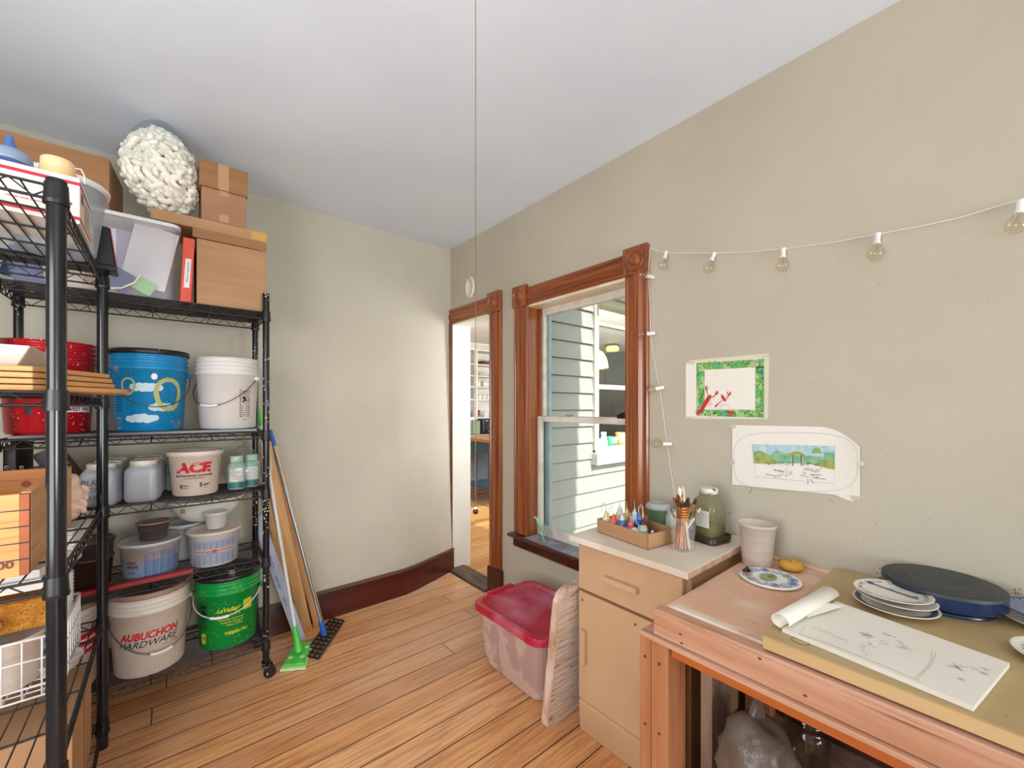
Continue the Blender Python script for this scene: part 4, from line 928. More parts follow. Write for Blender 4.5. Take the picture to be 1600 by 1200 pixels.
for i, (yy) in enumerate((2.415, 2.534, 2.646)):
    square_jar(('square jar with handwritten black iron oxide on its front, front of the left jar column', 'square white-lidded jar second back in the left jar column', 'square white-lidded jar rearmost in the left jar column')[i], -.212+.012*i, yy, SH[2], .112, .172, (('BLK', .050), ('IRON', .060), ('OXIDE', .072)) if i == 0 else None, rz=-.25)
    square_jar(('plain square jar at the front of the right jar column', 'square white-lidded jar second back in the right jar column', 'square white-lidded jar rearmost in the right jar column')[i], -.082+.008*i, yy, SH[2], .112, .174, None, rz=-.22)
square_jar('square jar half hidden behind the red-lettered white container', .050, 2.628, SH[2], .11, .15, (('C', .02),), rz=-.2)
x, y, z = .100, 2.452, SH[2]; a = yaw_to_cam(x, y)
t = thing('mixing_container', 'white five quart container with big red ACE lettering on the middle rack shelf', 'container', (x, y, z), 'round tubs on the rack')
m_ace = M('cream_plastic', (226, 214, 204), .4, col2=(216, 202, 190), nscale=5, speck=(170, 120, 110), spscale=80, spsize=.08)
mb = MB().mat(m_ace); mb.lathe((x, y, z), [(.082, 0), (.086, .006), (.100, .178), (.107, .180), (.108, .200), (.104, .203), (.100, .200), (.096, .17), (.080, .01), (.001, .008)], 52, capt=False); mb.build('body', t)
rf = lambda zz: .086+(zz-z)/.178*.014
f = cylmap(x, y, rf, a, z, .0012)
side_art(t, 'printed_lettering', lambda mb: (mb.mat(M('ace_red', (200, 24, 36), .5)).text('ACE', .142, .048, f, -.078, .106, .055, .12), mb.mat(m_ink).text('MULTI-PURPOSE CONTAINER', .145, .009, f, -.078, .089, .03), mb.text('CONTENEDOR MULTIUSOS', .08, .005, f, -.046, .079, .01)))
side_art(t, 'quantity_lettering', lambda mb: (mb.mat(m_ink).text('5', .012, .020, f, .014, .040, .03), mb.text('quart', .026, .012, f, .029, .043, .03), mb.text('4.73 liter', .018, .004, f, .030, .034, .02)))
side_art(t, 'small_print', lambda mb: (mb.mat(m_ink).text('1', .006, .018, f, -.058, .036, .04), mb.text('measure', .022, .005, f, -.048, .046, .02), mb.text('litre', .022, .005, f, -.048, .036, .02)))
# clear bag holding two bottles
m_film = M('clear_film', (244, 248, 248), .12, clear=True)
def crumple(seed, amt, sc=9.0):
    ph = [(random.Random(seed+i).uniform(0, 6.28), random.Random(seed*3+i).uniform(.6, 1.4)) for i in range(6)]
    def fn(v):
        n = v.normalized() if v.length > 0 else v
        k = sum(math.sin(sc*ph[i][1]*(n.x*math.cos(i)+n.y*math.sin(i)+n.z*math.cos(i*1.7))+ph[i][0]) for i in range(6))/6
        return v*(1+amt*k)
    return fn
t = thing('plastic_bag', 'clear knotted plastic bag wrapped round two bottles at the right of the middle rack shelf', 'bag', (.292, 2.43, SH[2]))
mb = MB().mat(m_film)
cf = crumple(5, .10, 7)
def bagf(v):
    v = cf(v); k = max(0, v.z/.125); v = Vector((v.x*(1-.5*k), v.y*(1-.5*k), max(v.z, -.10))); return v
mb.ball((.292, 2.436, SH[2]+.102), (.084, .068, .135), 30, 22, fn=bagf); mb.tube([(.275, 2.43, SH[2]+.20), (.280, 2.43, SH[2]+.225), (.262, 2.43, SH[2]+.245)], [.014, .004, .022], 10, cap=False)
mb.build('film', t)
m_bot = M('pale_green_bottle', (176, 200, 190), .35, trans=.2); m_liq = M('teal_glaze', (52, 116, 122), .3); m_lab = M('white_label', (226, 226, 222), .6)
for i, (x, y) in enumerate(((.258, 2.420), (.325, 2.452))):
    z = SH[2]+.006; a = yaw_to_cam(x, y)
    t = thing('glaze_bottle', ('pale green labelled bottle at the left inside the clear bag', 'pale green labelled bottle at the right inside the clear bag')[i], 'bottle', (x, y, z), 'bottles in the clear bag')
    mb = MB().mat(m_bot); mb.lathe((x, y, z), [(.034, 0), (.037, .006), (.037, .105), (.030, .125), (.018, .132)], 28); mb.build('body', t)
    mb = MB().mat(m_liq); mb.lathe((x, y, z), [(.0372, .006), (.0374, .034)], 28, capb=False, capt=False); mb.build('glaze', t)
    mb = MB().mat(M('pale_green_cap', (176, 206, 184), .4)); mb.lathe((x, y, z), [(.026, .130), (.027, .132), (.027, .158), (.024, .160)], 24); mb.build('cap', t)
    f = cylmap(x, y, lambda zz: .037, a, z, .0008); mb = MB().mat(m_lab)
    mb.mapped([(-.030+.01*k, v) for v in (.040, .100) for k in range(7)], [(k, k+1, k+8, k+7) for k in range(6)], f); mb.mat(M('grey_line', (120, 110, 100)))
    f_ = cylmap(x, y, lambda zz: .037, a, z, .0014)
    for k in range(5): mb.stroke([(-.024+.012*j, .090-k*.010) for j in range(5)], .0014, f_)
    mb.build('label_sheet', t)
# tilted brown box
mt = (math.radians(-28))
mb = MB().mat(M('brown_carton', (112, 78, 56), .6, col2=(96, 66, 46), nscale=6)); mb.obox((-.330, 2.53, SH[2]+.128), (.075, .10, .23), ry=mt)
t = tag(mb.build('carton', bevel=.002), 'narrow brown carton leaning behind the left jar column', 'box')
mb = MB().mat(m_black); q = Matrix.Translation((-.330, 2.53, SH[2]+.128)) @ Matrix.Rotation(mt, 4, 'Y')
def facep(u, v): return q @ Vector((u, -.0515, v))
mb.mapped([(-.0375, .065), (.0375, .065), (.0375, .11), (-.0375, .11)], [(0, 1, 2, 3)], facep); mb.mat(m_lab); mb.mapped([(-.032, -.04), (-.018, -.04), (-.018, .035), (-.032, .035)], [(0, 1, 2, 3)], lambda u, v: q @ Vector((u, -.052, v))); mb.build('labels', t)
mb = MB().mat(M('dark_brown_box', (44, 32, 28), .6)); mb.box(-.468, -.436, 2.37, 2.63, SH[2]+.0005, SH[2]+.262)
solo(mb, 'dark_box', 'tall dark brown box at the far left of the middle rack shelf', 'box', bevel=.002)
mb = MB().mat(m_black); mb.box(-.430, -.300, 2.362, 2.462, SH[2]+.0005, SH[2]+.172)
solo(mb, 'black_box', 'low black box in front of the leaning brown carton', 'box', bevel=.004)
# ---------------------------------------------------------------- fourth shelf: tubs
m_dkpl = M('smoky_plastic', (66, 54, 52), .3, col2=(90, 76, 70), nscale=14, nstretch=(1, 1, 3))
m_tub = M('frosted_tub', (196, 202, 208), .3, col2=(184, 190, 198), nscale=4)
m_tubb = M('bluish_tub', (150, 172, 196), .3, col2=(140, 160, 188), nscale=5)
m_tubg = M('grey_brown_residue', (134, 124, 118), .45, col2=(160, 152, 146), nscale=9)
m_flid = M('clouded_lid', (204, 204, 206), .35, col2=(176, 172, 172), nscale=5)
m_creaml = M('cream_lid', (222, 208, 192), .4, col2=(206, 188, 172), nscale=6)
m_bink = M('blue_ink', (46, 92, 168), .5)
def tub(name, label, x, y, z, rt, h, mat, lidm, taper=.88, band=None, group='round tubs on the rack', art=None):
    t = thing(name, label, 'tub', (x, y, z), group); rb = rt*taper
    mb = MB().mat(mat); mb.lathe((x, y, z), [(rb*.95, 0), (rb, .006), (rt*.97, h*.86), (rt*1.0, h*.87), (rt*1.0, h*.93)]+([] if lidm is not None else [(rt, h), (rt*.96, h), (rb*.94, .012), (.001, .01)]), 48, capt=lidm is not None)
    if band: mb.mat(band); mb.lathe((x, y, z), [(rb+(rt*.97-rb)*.55+.0006, h*.52), (rt*.97+.0006, h*.86)], 48, capb=False, capt=False)
    mb.build('body', t)
    if lidm is not None:
        mb = MB().mat(lidm); mb.lathe((x, y, z), [(rt*1.0, h*.90), (rt*1.05, h*.905), (rt*1.05, h*.955), (rt*1.02, h*.97), (rt*.97, h*.97), (rt*.93, h*.945), (rt*.3, h*.94)], 48); mb.build('lid', t)
    if art:
        f = cylmap(x, y, lambda zz: rb+(rt*.97-rb)*(zz-z)/(h*.86), yaw_to_cam(x, y), z, .0013); mb = MB(); art(mb, f); mb.build('printed_scale', t)
    return t
def scales(x0, x1, cols, z0, z1):
    def art(mb, f):
        for c in range(cols):
            u = x0+(x1-x0)*c/(cols-1) if cols > 1 else x0; w = (x1-x0)/max(1, cols-1)*.8
            mb.mat(m_bink); mb.stroke(((u, z0), (u, z1), (u+w, z1)), .0018, f)
            k = z0+.004
            while k < z1-.004:
                mb.stroke(((u+.001, k), (u+w*.55, k)), .0022, f); mb.stroke(((u+w*.6, k+.002), (u+w*.95, k+.002)), .002, f); k += .0075
    return art
def art_a(mb, f):
    scales(-.02, .085, 5, .012, .118)(mb, f); mb.mat(M('maroon_ink', (120, 16, 26))).text('PAINT', .036, .012, f, -.086, .072, .04); mb.text('MEASURE', .042, .012, f, -.086, .055, .04); mb.mat(m_bink); mb.text('5 QT', .03, .012, f, -.084, .028, .03)
tub('mixing_tub', 'big bluish mixing tub with printed blue scales, clouded lid, under the small dark tub', -.058, 2.452, SH[3], .106, .160, m_tubb, m_flid, band=m_tubg, art=art_a)
def art_b(mb, f):
    scales(-.088, .075, 8, .012, .060)(mb, f); scales(-.088, .075, 8, .085, .120)(mb, f)
    mb.mat(M('orange_ink', (214, 110, 60))).stroke([(-.09+.012*j, .073) for j in range(15)], .006, f); mb.mat(m_redink).disc((.0, .074), .011, f, 10, 2, ry=.006); mb.mat(m_bink).stroke(((-.03, .065), (-.01, .065), (.012, .066)), .003, f)
tub('mixing_tub', 'pale mixing tub printed all over with blue scales, cream lid, front of the fourth shelf', .172, 2.447, SH[3], .104, .165, m_tub, m_creaml, art=art_b)
tub('storage_tub', 'small smoky dark tub standing on the big bluish mixing tub', -.050, 2.45, SH[3]+.1560, .058, .078, m_dkpl, m_lidd, taper=.82)
tub('clear_cup', 'small clear open cup standing on the cream lidded tub', .178, 2.44, SH[3]+.1612, .050, .078, M('clear_cup_plastic', (226, 226, 222), .2, trans=.35), None, taper=.74)
tub('storage_tub', 'dark brown round tub at the left of the fourth rack shelf', -.243, 2.44, SH[3], .066, .125, M('brown_glaze_tub', (60, 34, 28), .25, col2=(46, 26, 22), nscale=5, streak=((206, 150, 130), 8, (2, 2, 1), .70, .74)), M('brown_lid', (84, 62, 54), .4))
tub('storage_tub', 'clear bluish tub with a blue label at the far left of the fourth rack shelf', -.385, 2.44, SH[3], .064, .125, M('clear_blue_plastic', (150, 168, 190), .25, trans=.3), m_flid)
tub('storage_tub', 'wide brown-lidded tub behind the dark brown tub', -.270, 2.59, SH[3], .085, .165, m_dkpl, M('brown_lid', (84, 62, 54)))
tub('storage_tub', 'white tub behind the two printed mixing tubs', .062, 2.618, SH[3], .075, .175, m_tub, m_flid)
# oval basin resting on the rear tub
mb = MB().mat(m_wb)
prof = [(.07, 0), (.105, .02), (.135, .06), (.152, .098), (.160, .100), (.160, .106), (.148, .104), (.130, .062), (.10, .024), (.001, .01)]
mb.lathe((.150, 2.585, SH[3]+.1765), prof, 48, sx=1.0, sy=.62, capt=False); t = tag(mb.build('basin'), 'white oval basin perched on the tub at the back of the fourth shelf', 'basin')
mb = MB().mat(M('gold_sticker', (120, 104, 50), .5)); mb.box(.045, .062, 2.513, 2.517, SH[3]+.232, SH[3]+.252); mb.build('sticker', t)
# red bar on the shelf edge, black tray
mb = MB().mat(M('red_bar_paint', (150, 14, 28), .35)); mb.hexa([(-.30, 2.315, SH[3]-.002), (.085, 2.315, SH[3]+.006), (.085, 2.345, SH[3]+.006), (-.30, 2.345, SH[3]-.002)], [(-.30, 2.315, SH[3]+.014), (.085, 2.315, SH[3]+.022), (.085, 2.345, SH[3]+.022), (-.30, 2.345, SH[3]+.014)])
solo(mb, 'red_bar', 'red metal bar lying along the front edge of the fourth rack shelf', 'bar')
mb = MB().mat(m_black); mb.box(-.455, .335, 2.36, 2.645, SH[1]+.0005, SH[1]+.004)
for a_, b_, c_, d_ in ((-.455, .335, 2.36, 2.365), (-.455, .335, 2.640, 2.645), (-.455, -.45, 2.365, 2.64), (.330, .335, 2.365, 2.64)): mb.box(a_, b_, c_, d_, SH[1]+.004, SH[1]+.011)
solo(mb, 'boot_tray', 'flat black tray under the upper shelf buckets', 'tray')

# ---------------------------------------------------------------- top shelf: cartons, bin, bag of packing peanuts
m_card = M('corrugated_card', (176, 136, 98), .75, col2=(167, 126, 89), nscale=5, nstretch=(.6, .6, 6))
m_cardd = M('brown_card', (154, 110, 70), .75, col2=(142, 99, 62), nscale=5, nstretch=(.6, .6, 6))
m_ptape = M('packing_tape', (196, 156, 116), .25, trans=.2)
Z = SH[0]
t = thing('cardboard_box', 'tall brown cardboard box nearly touching the ceiling at the left end of the top shelf', 'box', (-.42, 2.50, Z), 'cardboard boxes on the long rack')
mb = MB().mat(m_cardd); mb.hexa([(-.75, 2.42, Z+.345), (-.19, 2.42, Z+.345), (-.165, 2.70, Z+.345), (-.75, 2.70, Z+.345)], [(-.75, 2.42, Z+.575), (-.19, 2.42, Z+.575), (-.165, 2.70, Z+.575), (-.75, 2.70, Z+.575)]); mb.build('carton_body', t, bevel=.002)
# big clear bin
t = thing('storage_bin', 'large clear plastic bin with a white lid full of papers on the top rack shelf', 'bin', (-.23, 2.50, Z))
m_binc = M('clear_bin_plastic', (222, 222, 230), .15, trans=.74)
def bin_shell(mb, x0, x1, y0, y1, z0, z1, tp):
    n = 6
    def ring(k, z): 
        e = tp*(1-k); a0, a1, b0, b1 = x0+e, x1-e, y0+e, y1-e; r = .03; pts = []
        for (cx, cy, s0) in ((a1-r, b1-r, 0), (a0+r, b1-r, math.pi/2), (a0+r, b0+r, math.pi), (a1-r, b0+r, 1.5*math.pi)):
            for j in range(n): th = s0+math.pi/2*j/(n-1); pts.append((cx+r*math.cos(th), cy+r*math.sin(th), z))
        return pts
    rs = [ring(0, z0), ring(1, z1)]; m_ = len(rs[0])
    mb.add(rs[0]+rs[1], [(k, (k+1) % m_, m_+(k+1) % m_, m_+k) for k in range(m_)]+[tuple(reversed(range(m_)))], False)
def slab_round(mb, x0, x1, y0, y1, z0, z1, r):
    pts = []
    for (cx, cy, s0) in ((x1-r, y1-r, 0), (x0+r, y1-r, math.pi/2), (x0+r, y0+r, math.pi), (x1-r, y0+r, 1.5*math.pi)):
        for j in range(6): th = s0+math.pi/2*j/5; pts.append((cx+r*math.cos(th), cy+r*math.sin(th), z0))
    mb.prism(pts, (0, 0, z1-z0))
mb = MB().mat(m_binc); bin_shell(mb, -.50, .032, 2.365, 2.655, Z+.002, Z+.325, .018); mb.build('bin_body', t)
mb = MB().mat(M('white_lid', (226, 226, 228), .35)); slab_round(mb, -.515, .045, 2.352, 2.668, Z+.322, Z+.338, .035); slab_round(mb, -.50, .03, 2.365, 2.655, Z+.338, Z+.343, .03); mb.build('bin_lid', t, bevel=.003)
cols = [M('paper_'+n, c_, .7) for n, c_ in (('white', (226, 224, 226)), ('blue', (60, 86, 140)), ('tan', (196, 156, 118)), ('lilac', (176, 168, 190)), ('green', (150, 206, 130)), ('grey', (120, 124, 132)), ('cream', (228, 216, 196)))]
gi = 'papers and packets inside the clear bin'
for i, (x_, y_, z_, sx_, sz_, ang, ci, lb) in enumerate(((-.06, 2.41, .19, .15, .27, .35, 0, 'large white sheet slanting inside the right half of the clear bin'), (-.13, 2.45, .17, .16, .25, .1, 3, 'lilac card upright inside the clear bin'), (-.02, 2.47, .12, .08, .2, -.2, 5, 'dark grey folder inside the right end of the clear bin'), (-.08, 2.39, .055, .07, .06, .9, 4, 'small bright green packet low inside the clear bin'), (-.15, 2.385, .06, .07, .09, .9, 1, 'blue packet low inside the clear bin'), (-.20, 2.39, .06, .12, .08, .3, 2, 'tan printed packet inside the clear bin'), (-.30, 2.39, .06, .14, .10, -.2, 6, 'cream packet inside the left half of the clear bin'), (-.41, 2.39, .07, .12, .12, .4, 1, 'dark blue packet at the left end of the clear bin'), (-.30, 2.44, .17, .26, .24, .0, 0, 'wide white sheet upright inside the left half of the clear bin'))):
    mb = MB().mat(cols[ci]); mb.obox((x_, y_, Z+z_), (sx_, .004, sz_), rz=.05*i % .2, ry=ang*.55); tag(mb.build('paper_sheet'), lb, 'paper', gi)
mb = MB().mat(m_porc); mb.tube([(-.20, 2.378, Z+.02), (-.15, 2.378, Z+.03), (-.11, 2.378, Z+.06), (-.09, 2.378, Z+.10)], .004, 8); tag(mb.build('white_cable'), 'white curved cable against the front of the clear bin', 'cable', gi)
# orange binder
t = thing('ring_binder', 'orange-red ring binder wedged between the clear bin and the cardboard box', 'binder', (.062, 2.42, Z))
mb = MB().mat(M('orange_red_vinyl', (222, 84, 58), .4, col2=(206, 66, 46), nscale=9)); mb.hexa([(.040, 2.352, Z), (.080, 2.352, Z), (.080, 2.60, Z), (.040, 2.60, Z)], [(.052, 2.352, Z+.290), (.094, 2.352, Z+.290), (.094, 2.60, Z+.290), (.052, 2.60, Z+.290)]); mb.build('cover', t, bevel=.003)
mb = MB().mat(m_lab); mb.hexa([(.053, 2.349, Z+.065), (.073, 2.349, Z+.065), (.073, 2.353, Z+.065), (.053, 2.353, Z+.065)], [(.060, 2.349, Z+.195), (.081, 2.349, Z+.195), (.081, 2.353, Z+.195), (.060, 2.353, Z+.195)])
mb.mat(m_ink); mb.text('Recipes', .09, .010, lambda u, v: Vector((.066+.05*u-v, 2.3485, Z+.09+u)), 0, -.005, .0, .2); mb.build('spine_label', t)
# big carton with a flat carton on top
t = thing('cardboard_box', 'large plain cardboard box at the right end of the top rack shelf', 'box', (.24, 2.50, Z), 'cardboard boxes on the long rack')
mb = MB().mat(m_card); mb.box(.100, .376, 2.364, 2.645, Z, Z+.302); mb.build('carton_body', t, bevel=.002)
mb = MB().mat(m_cardd); mb.box(.085, .376, 2.357, 2.363, Z+.303, Z+.3445); mb.build('flap', t)
t = thing('cardboard_box', 'wide flat cardboard box lying across the bin lid and the large plain box', 'box', (.16, 2.50, Z+.345), 'cardboard boxes on the long rack')
mb = MB().mat(m_card); mb.box(-.058, .376, 2.357, 2.645, Z+.3445, Z+.392); mb.build('carton_body', t, bevel=.002)
mb = MB().mat(M('yellowed_tape', (206, 160, 84), .25, trans=.15)); mb.box(.31, .3770, 2.3555, 2.3575, Z+.350, Z+.3925); mb.box(.31, .3770, 2.3555, 2.45, Z+.3918, Z+.3930); mb.build('tape', t)
t = thing('cardboard_box', 'small pinkish-brown cardboard box right of the peanut bag, lower of two', 'box', (.20, 2.48, Z+.393), 'cardboard boxes on the long rack')
mb = MB().mat(M('pinkish_card', (166, 122, 92), .75, col2=(156, 112, 84), nscale=5)); mb.box(.118, .292, 2.372, 2.58, Z+.3925, Z+.550); mb.build('carton_body', t, bevel=.002)
mb = MB().mat(m_ptape); mb.box(.185, .222, 2.3705, 2.3725, Z+.405, Z+.440); mb.box(.185, .222, 2.3705, 2.3725, Z+.525, Z+.5515); mb.build('tape', t)
t = thing('cardboard_box', 'small brown cardboard box stacked topmost, right of the peanut bag', 'box', (.20, 2.48, Z+.55), 'cardboard boxes on the long rack')
mb = MB().mat(m_cardd); mb.box(.110, .298, 2.366, 2.585, Z+.5505, Z+.672); mb.build('carton_body', t, bevel=.002)
mb = MB().mat(m_ptape); mb.box(.180, .222, 2.3645, 2.3665, Z+.552, Z+.672); mb.build('tape', t)
# bag of packing peanuts
bc = Vector((-.026, 2.468, Z+.612)); 
t = thing('packing_peanut_bag', 'big clear bag stuffed with white packing peanuts near the ceiling', 'bag', (bc.x, bc.y, Z+.393))
def blob(v):
    k = v.z/.219
    s_ = 1.0-.20*max(0, k)**1.3; fl = max(v.z, -.205)
    return Vector((v.x*s_+.02*max(0, -k), v.y*s_, fl))
mb = MB().mat(m_film); cf2 = crumple(11, .035, 8)
mb.ball(bc, (.143, .108, .219), 36, 26, fn=lambda v: blob(cf2(v)))
mb.build('film', t)
def peanut(mb, p, d, r, l):
    d = Vector(d).normalized(); s_ = d.orthogonal().normalized(); pts = [p+d*(l*q)+s_*(r*.7*(1-(q*2)**2)) for q in (-.5, -.42, -.15, .15, .42, .5)]
    mb.tube(pts, [r*.45, r*.9, r, r, r*.9, r*.45], 8)
mb = MB().mat(M('packing_foam', (250, 245, 234), .75, col2=(243, 234, 218), nscale=30)); rnd = random.Random(3)
for shell_, n_p in ((.89, 400), (.74, 260)):
    for i in range(n_p):
        cz = 1-2*(i+.5)/n_p; th = i*2.39996+rnd.uniform(-.08, .08); sz = math.sqrt(1-cz*cz); rr = shell_*rnd.uniform(.97, 1.02)
        v = blob(Vector((.143*rr*sz*math.cos(th), .108*rr*sz*math.sin(th), .219*rr*cz*.93-.012)))
        d = Vector((rnd.uniform(-1, 1), rnd.uniform(-1, 1), rnd.uniform(-1, 1))); n_ = v.normalized(); d = d-n_*d.dot(n_)*.8
        peanut(mb, bc+v, d, rnd.uniform(.0115, .0145), rnd.uniform(.036, .050))
o = mb.build('packing_peanuts', t); o['kind'] = 'stuff'
# ================================================================ things on the near rack
Z = SA[0]
t = thing('shipping_box', 'white flat rate shipping box with red stripes on top of the near rack', 'box', (-.34, 1.77, Z))
mb = MB().mat(M('white_board', (228, 222, 214), .6, col2=(220, 212, 202), nscale=4)); mb.box(-.52, -.190, 1.665, 1.875, Z+.001, Z+.130); mb.build('carton_body', t, bevel=.0015)
m_pr = M('postal_red', (186, 30, 42), .5); mb = MB().mat(m_pr)
def ff(u, v): return Vector((u, 1.6642, v))
def fr_(u, v): return Vector((-.1892, u, v))
for z_ in (Z+.108, Z+.012): mb.mapped([(-.52, z_), (-.190, z_), (-.190, z_+.009), (-.52, z_+.009)], [(0, 1, 2, 3)], ff); mb.mapped([(1.665, z_), (1.875, z_), (1.875, z_+.008), (1.665, z_+.008)], [(0, 1, 2, 3)], fr_)
mb.text('VISIT US AT USPS.COM', .14, .008, ff, -.345, Z+.050, .02); mb.text('ORDER FREE SUPPLIES ONLINE', .10, .004, ff, -.325, Z+.040, .01); mb.text('FLAT RATE', .12, .014, ff, -.46, Z+.086, .02)
mb.mat(M('navy_ink', (24, 44, 90))); mb.mapped([(1.69, Z+.07), (1.72, Z+.07), (1.72, Z+.10), (1.69, Z+.10)], [(0, 1, 2, 3)], fr_)
for k in range(6): mb.mapped([(1.74, Z+.03+k*.012), (1.85, Z+.03+k*.012), (1.85, Z+.033+k*.012), (1.74, Z+.033+k*.012)], [(0, 1, 2, 3)], fr_)
mb.build('printed_stripes', t)
z0 = Z+.1305
t = thing('glaze_jar', 'squat jar of blue glaze with a blue spout cap on the shipping box', 'jar', (-.335, 1.76, z0), 'jars on top of the shipping box')
mb = MB().mat(M('blue_glaze', (56, 84, 136), .3)); mb.lathe((-.335, 1.76, z0), [(.043, 0), (.045, .004), (.043, .030)], 32); mb.build('body', t)
mb = MB().mat(M('clear_blue_lid', (140, 156, 184), .2, trans=.15)); mb.lathe((-.335, 1.76, z0), [(.041, .030), (.043, .033), (.043, .052), (.036, .062), (.020, .070)], 32); mb.build('lid', t)
mb = MB().mat(M('blue_cap_plastic', (70, 104, 168), .3)); mb.lathe((-.335, 1.76, z0), [(.016, .068), (.013, .080), (.009, .084), (.008, .098), (.006, .106)], 18); mb.build('spout_cap', t)
t = thing('glaze_jar', 'peach lidded jar on the shipping box beside the blue one', 'jar', (-.236, 1.74, z0), 'jars on top of the shipping box')
mb = MB().mat(M('peach_glaze', (232, 188, 132), .45)); mb.lathe((-.242, 1.74, z0), [(.036, 0), (.037, .004), (.037, .034)], 30); mb.build('body', t)
mb = MB().mat(M('peach_lid', (238, 198, 150), .4)); mb.lathe((-.242, 1.74, z0), [(.034, .032), (.035, .035), (.035, .060), (.031, .064)], 30); mb.build('lid', t)
mb = MB().mat(m_porc); mb.tube([(-.207, 1.73, z0+.050), (-.195, 1.73, z0+.052), (-.188, 1.735, z0+.035), (-.189, 1.74, z0+.015)], .0018, 6); mb.build('strap', t)
t = thing('glaze_jar', 'terracotta coloured jar at the left edge of the shipping box', 'jar', (-.43, 1.78, z0), 'jars on top of the shipping box')
mb = MB().mat(M('terracotta_glaze', (190, 120, 90), .4)); mb.lathe((-.425, 1.78, z0), [(.036, 0), (.037, .03), (.030, .05)], 24); mb.build('body', t)
t = thing('plastic_tub', 'frosted oval tub with a white rim behind the white shipping box', 'tub', (-.29, 2.03, Z))
mb = MB().mat(M('frosted_grey', (176, 184, 196), .35, trans=.4)); mb.lathe((-.285, 2.02, Z+.001), [(.085, 0), (.09, .01), (.112, .20), (.114, .215)], 40, sx=1.05); mb.build('body', t)
mb = MB().mat(M('white_lid', (226, 226, 228))); mb.lathe((-.285, 2.02, Z+.001), [(.114, .216), (.122, .217), (.124, .232), (.118, .238), (.02, .240)], 40, sx=1.05); mb.build('lid', t)
t = thing('plastic_tray', 'black plastic tray with an upright end sticking out past the near rack post', 'tray', (-.30, 2.15, Z))
mb = MB().mat(m_black); mb.box(-.50, -.148, 2.155, 2.245, Z+.001, Z+.022); mb.hexa([(-.212, 2.165, Z+.021), (-.152, 2.165, Z+.021), (-.152, 2.190, Z+.021), (-.212, 2.190, Z+.021)], [(-.212, 2.160, Z+.165), (-.170, 2.160, Z+.165), (-.170, 2.180, Z+.165), (-.212, 2.180, Z+.165)]); mb.build('tray_body', t, bevel=.004)
mb = MB().mat(M('red_edge', (150, 40, 44), .4)); mb.hexa([(-.152, 2.163, Z+.023), (-.149, 2.163, Z+.023), (-.149, 2.180, Z+.023), (-.152, 2.180, Z+.023)], [(-.169, 2.158, Z+.160), (-.166, 2.158, Z+.160), (-.166, 2.175, Z+.160), (-.169, 2.175, Z+.160)]); mb.build('red_edge', t)
# kraft envelopes
m_kraft = M('kraft_paper', (206, 156, 98), .7, col2=(196, 146, 90), nscale=7)
Z = SA[1]; ge = 'kraft mailers stacked on the near rack'
el = ['bottom kraft mailer, its corner sticking far out to the right', 'second kraft mailer from the bottom of the stack', 'third kraft mailer from the bottom of the stack', 'topmost kraft mailer, under the white folded board']
for i in range(4):
    x1 = (-.095, -.122, -.127, -.133)[i]; z = Z+.002+i*.0148; mb = MB().mat(m_kraft)
    pts = [(-.52, 1.47), (-.245, 1.47), (x1-.014, 1.66+.004*i), (x1, 1.70), (x1-.02, 1.90), (-.26, 1.98), (-.52, 1.98)]
    lo_ = [(a_, b_, z) for k, (a_, b_) in enumerate(pts)]; mb.prism(lo_, (0, 0, .0125)); tag(mb.build('kraft_mailer', bevel=.003), el[i], 'envelope', ge)
mb = MB().mat(M('off_white_board', (222, 216, 208), .6, col2=(214, 206, 196), nscale=4))
z = Z+.062
p4 = [on_y(-30, 530, 1.64), on_y(75, 543, 1.64), on_y(56, 573, 1.58), on_y(-30, 572, 1.58)]
mb.hexa([(-.55, 1.56, z), (-.285, 1.56, z), (-.285, 1.80, z), (-.55, 1.80, z)], [(-.55, 1.53, z+.055), (-.258, 1.53, z+.050), (-.258, 1.81, z+.050), (-.55, 1.81, z+.055)])
solo(mb, 'white_tray', 'white sloping-sided tray on top of the kraft mailers', 'tray', bevel=.003)
# wooden crate
Z = SA[2]
t = thing('wooden_crate', 'pine crate with finger-jointed corners marked 00 on the near rack', 'crate', (-.40, 1.72, Z))
m_pine = M('pine_board', (216, 152, 88), .5, col2=(198, 128, 68), nscale=3, nstretch=(.7, 6, 9), streak=((160, 92, 44), 4, (.6, 12, 16), .55, .7))
m_pinef = M('pine_board_pale', (214, 172, 124), .6, col2=(196, 148, 98), nscale=3, nstretch=(6, .7, 9), streak=((150, 96, 56), 5, (12, .6, 16), .6, .72))
m_pined = M('pine_end_grain', (168, 88, 40), .6, col2=(140, 68, 30), nscale=9)
CX0, CX1, CY0, CY1 = -.555, -.2475, 1.455, 2.0
mb = MB().mat(m_pine); mb.box(CX0, CX1-.015, CY0, CY0+.016, Z+.0015, Z+.190)
mb.mat(m_pined)
for k in range(5): mb.box(CX1-.0155, CX1-.0005, CY0+.0, CY0+.016, Z+.002+k*.0376, Z+.0376*(k+1)+.001) 
mb.mat(m_ink)
for k in range(1, 5): mb.mapped([(CX1-.06, Z+.0376*k+.002), (CX1-.002, Z+.0376*k), (CX1-.002, Z+.0376*k+.0032), (CX1-.06, Z+.0376*k+.0036)], [(0, 1, 2, 3)], lambda u, v: Vector((u, CY0-.0008, v)))
mb.mat(M('branded_brown', (96, 48, 24), .6)); mb.text('00', .026, .018, lambda u, v: Vector((u, CY0-.001, v)), -.297, Z+.022, .03); fb = mb.build('front_board', t)
mb = MB().mat(m_pinef); mb.box(CX1-.016, CX1, CY0+.016, CY1, Z+.0015, Z+.192); mb.build('side_board', t, bevel=.001)
mb = MB().mat(m_pinef); mb.box(CX0, CX0+.016, CY0+.016, CY1, Z+.0015, Z+.192); mb.build('side_board', t, bevel=.001)
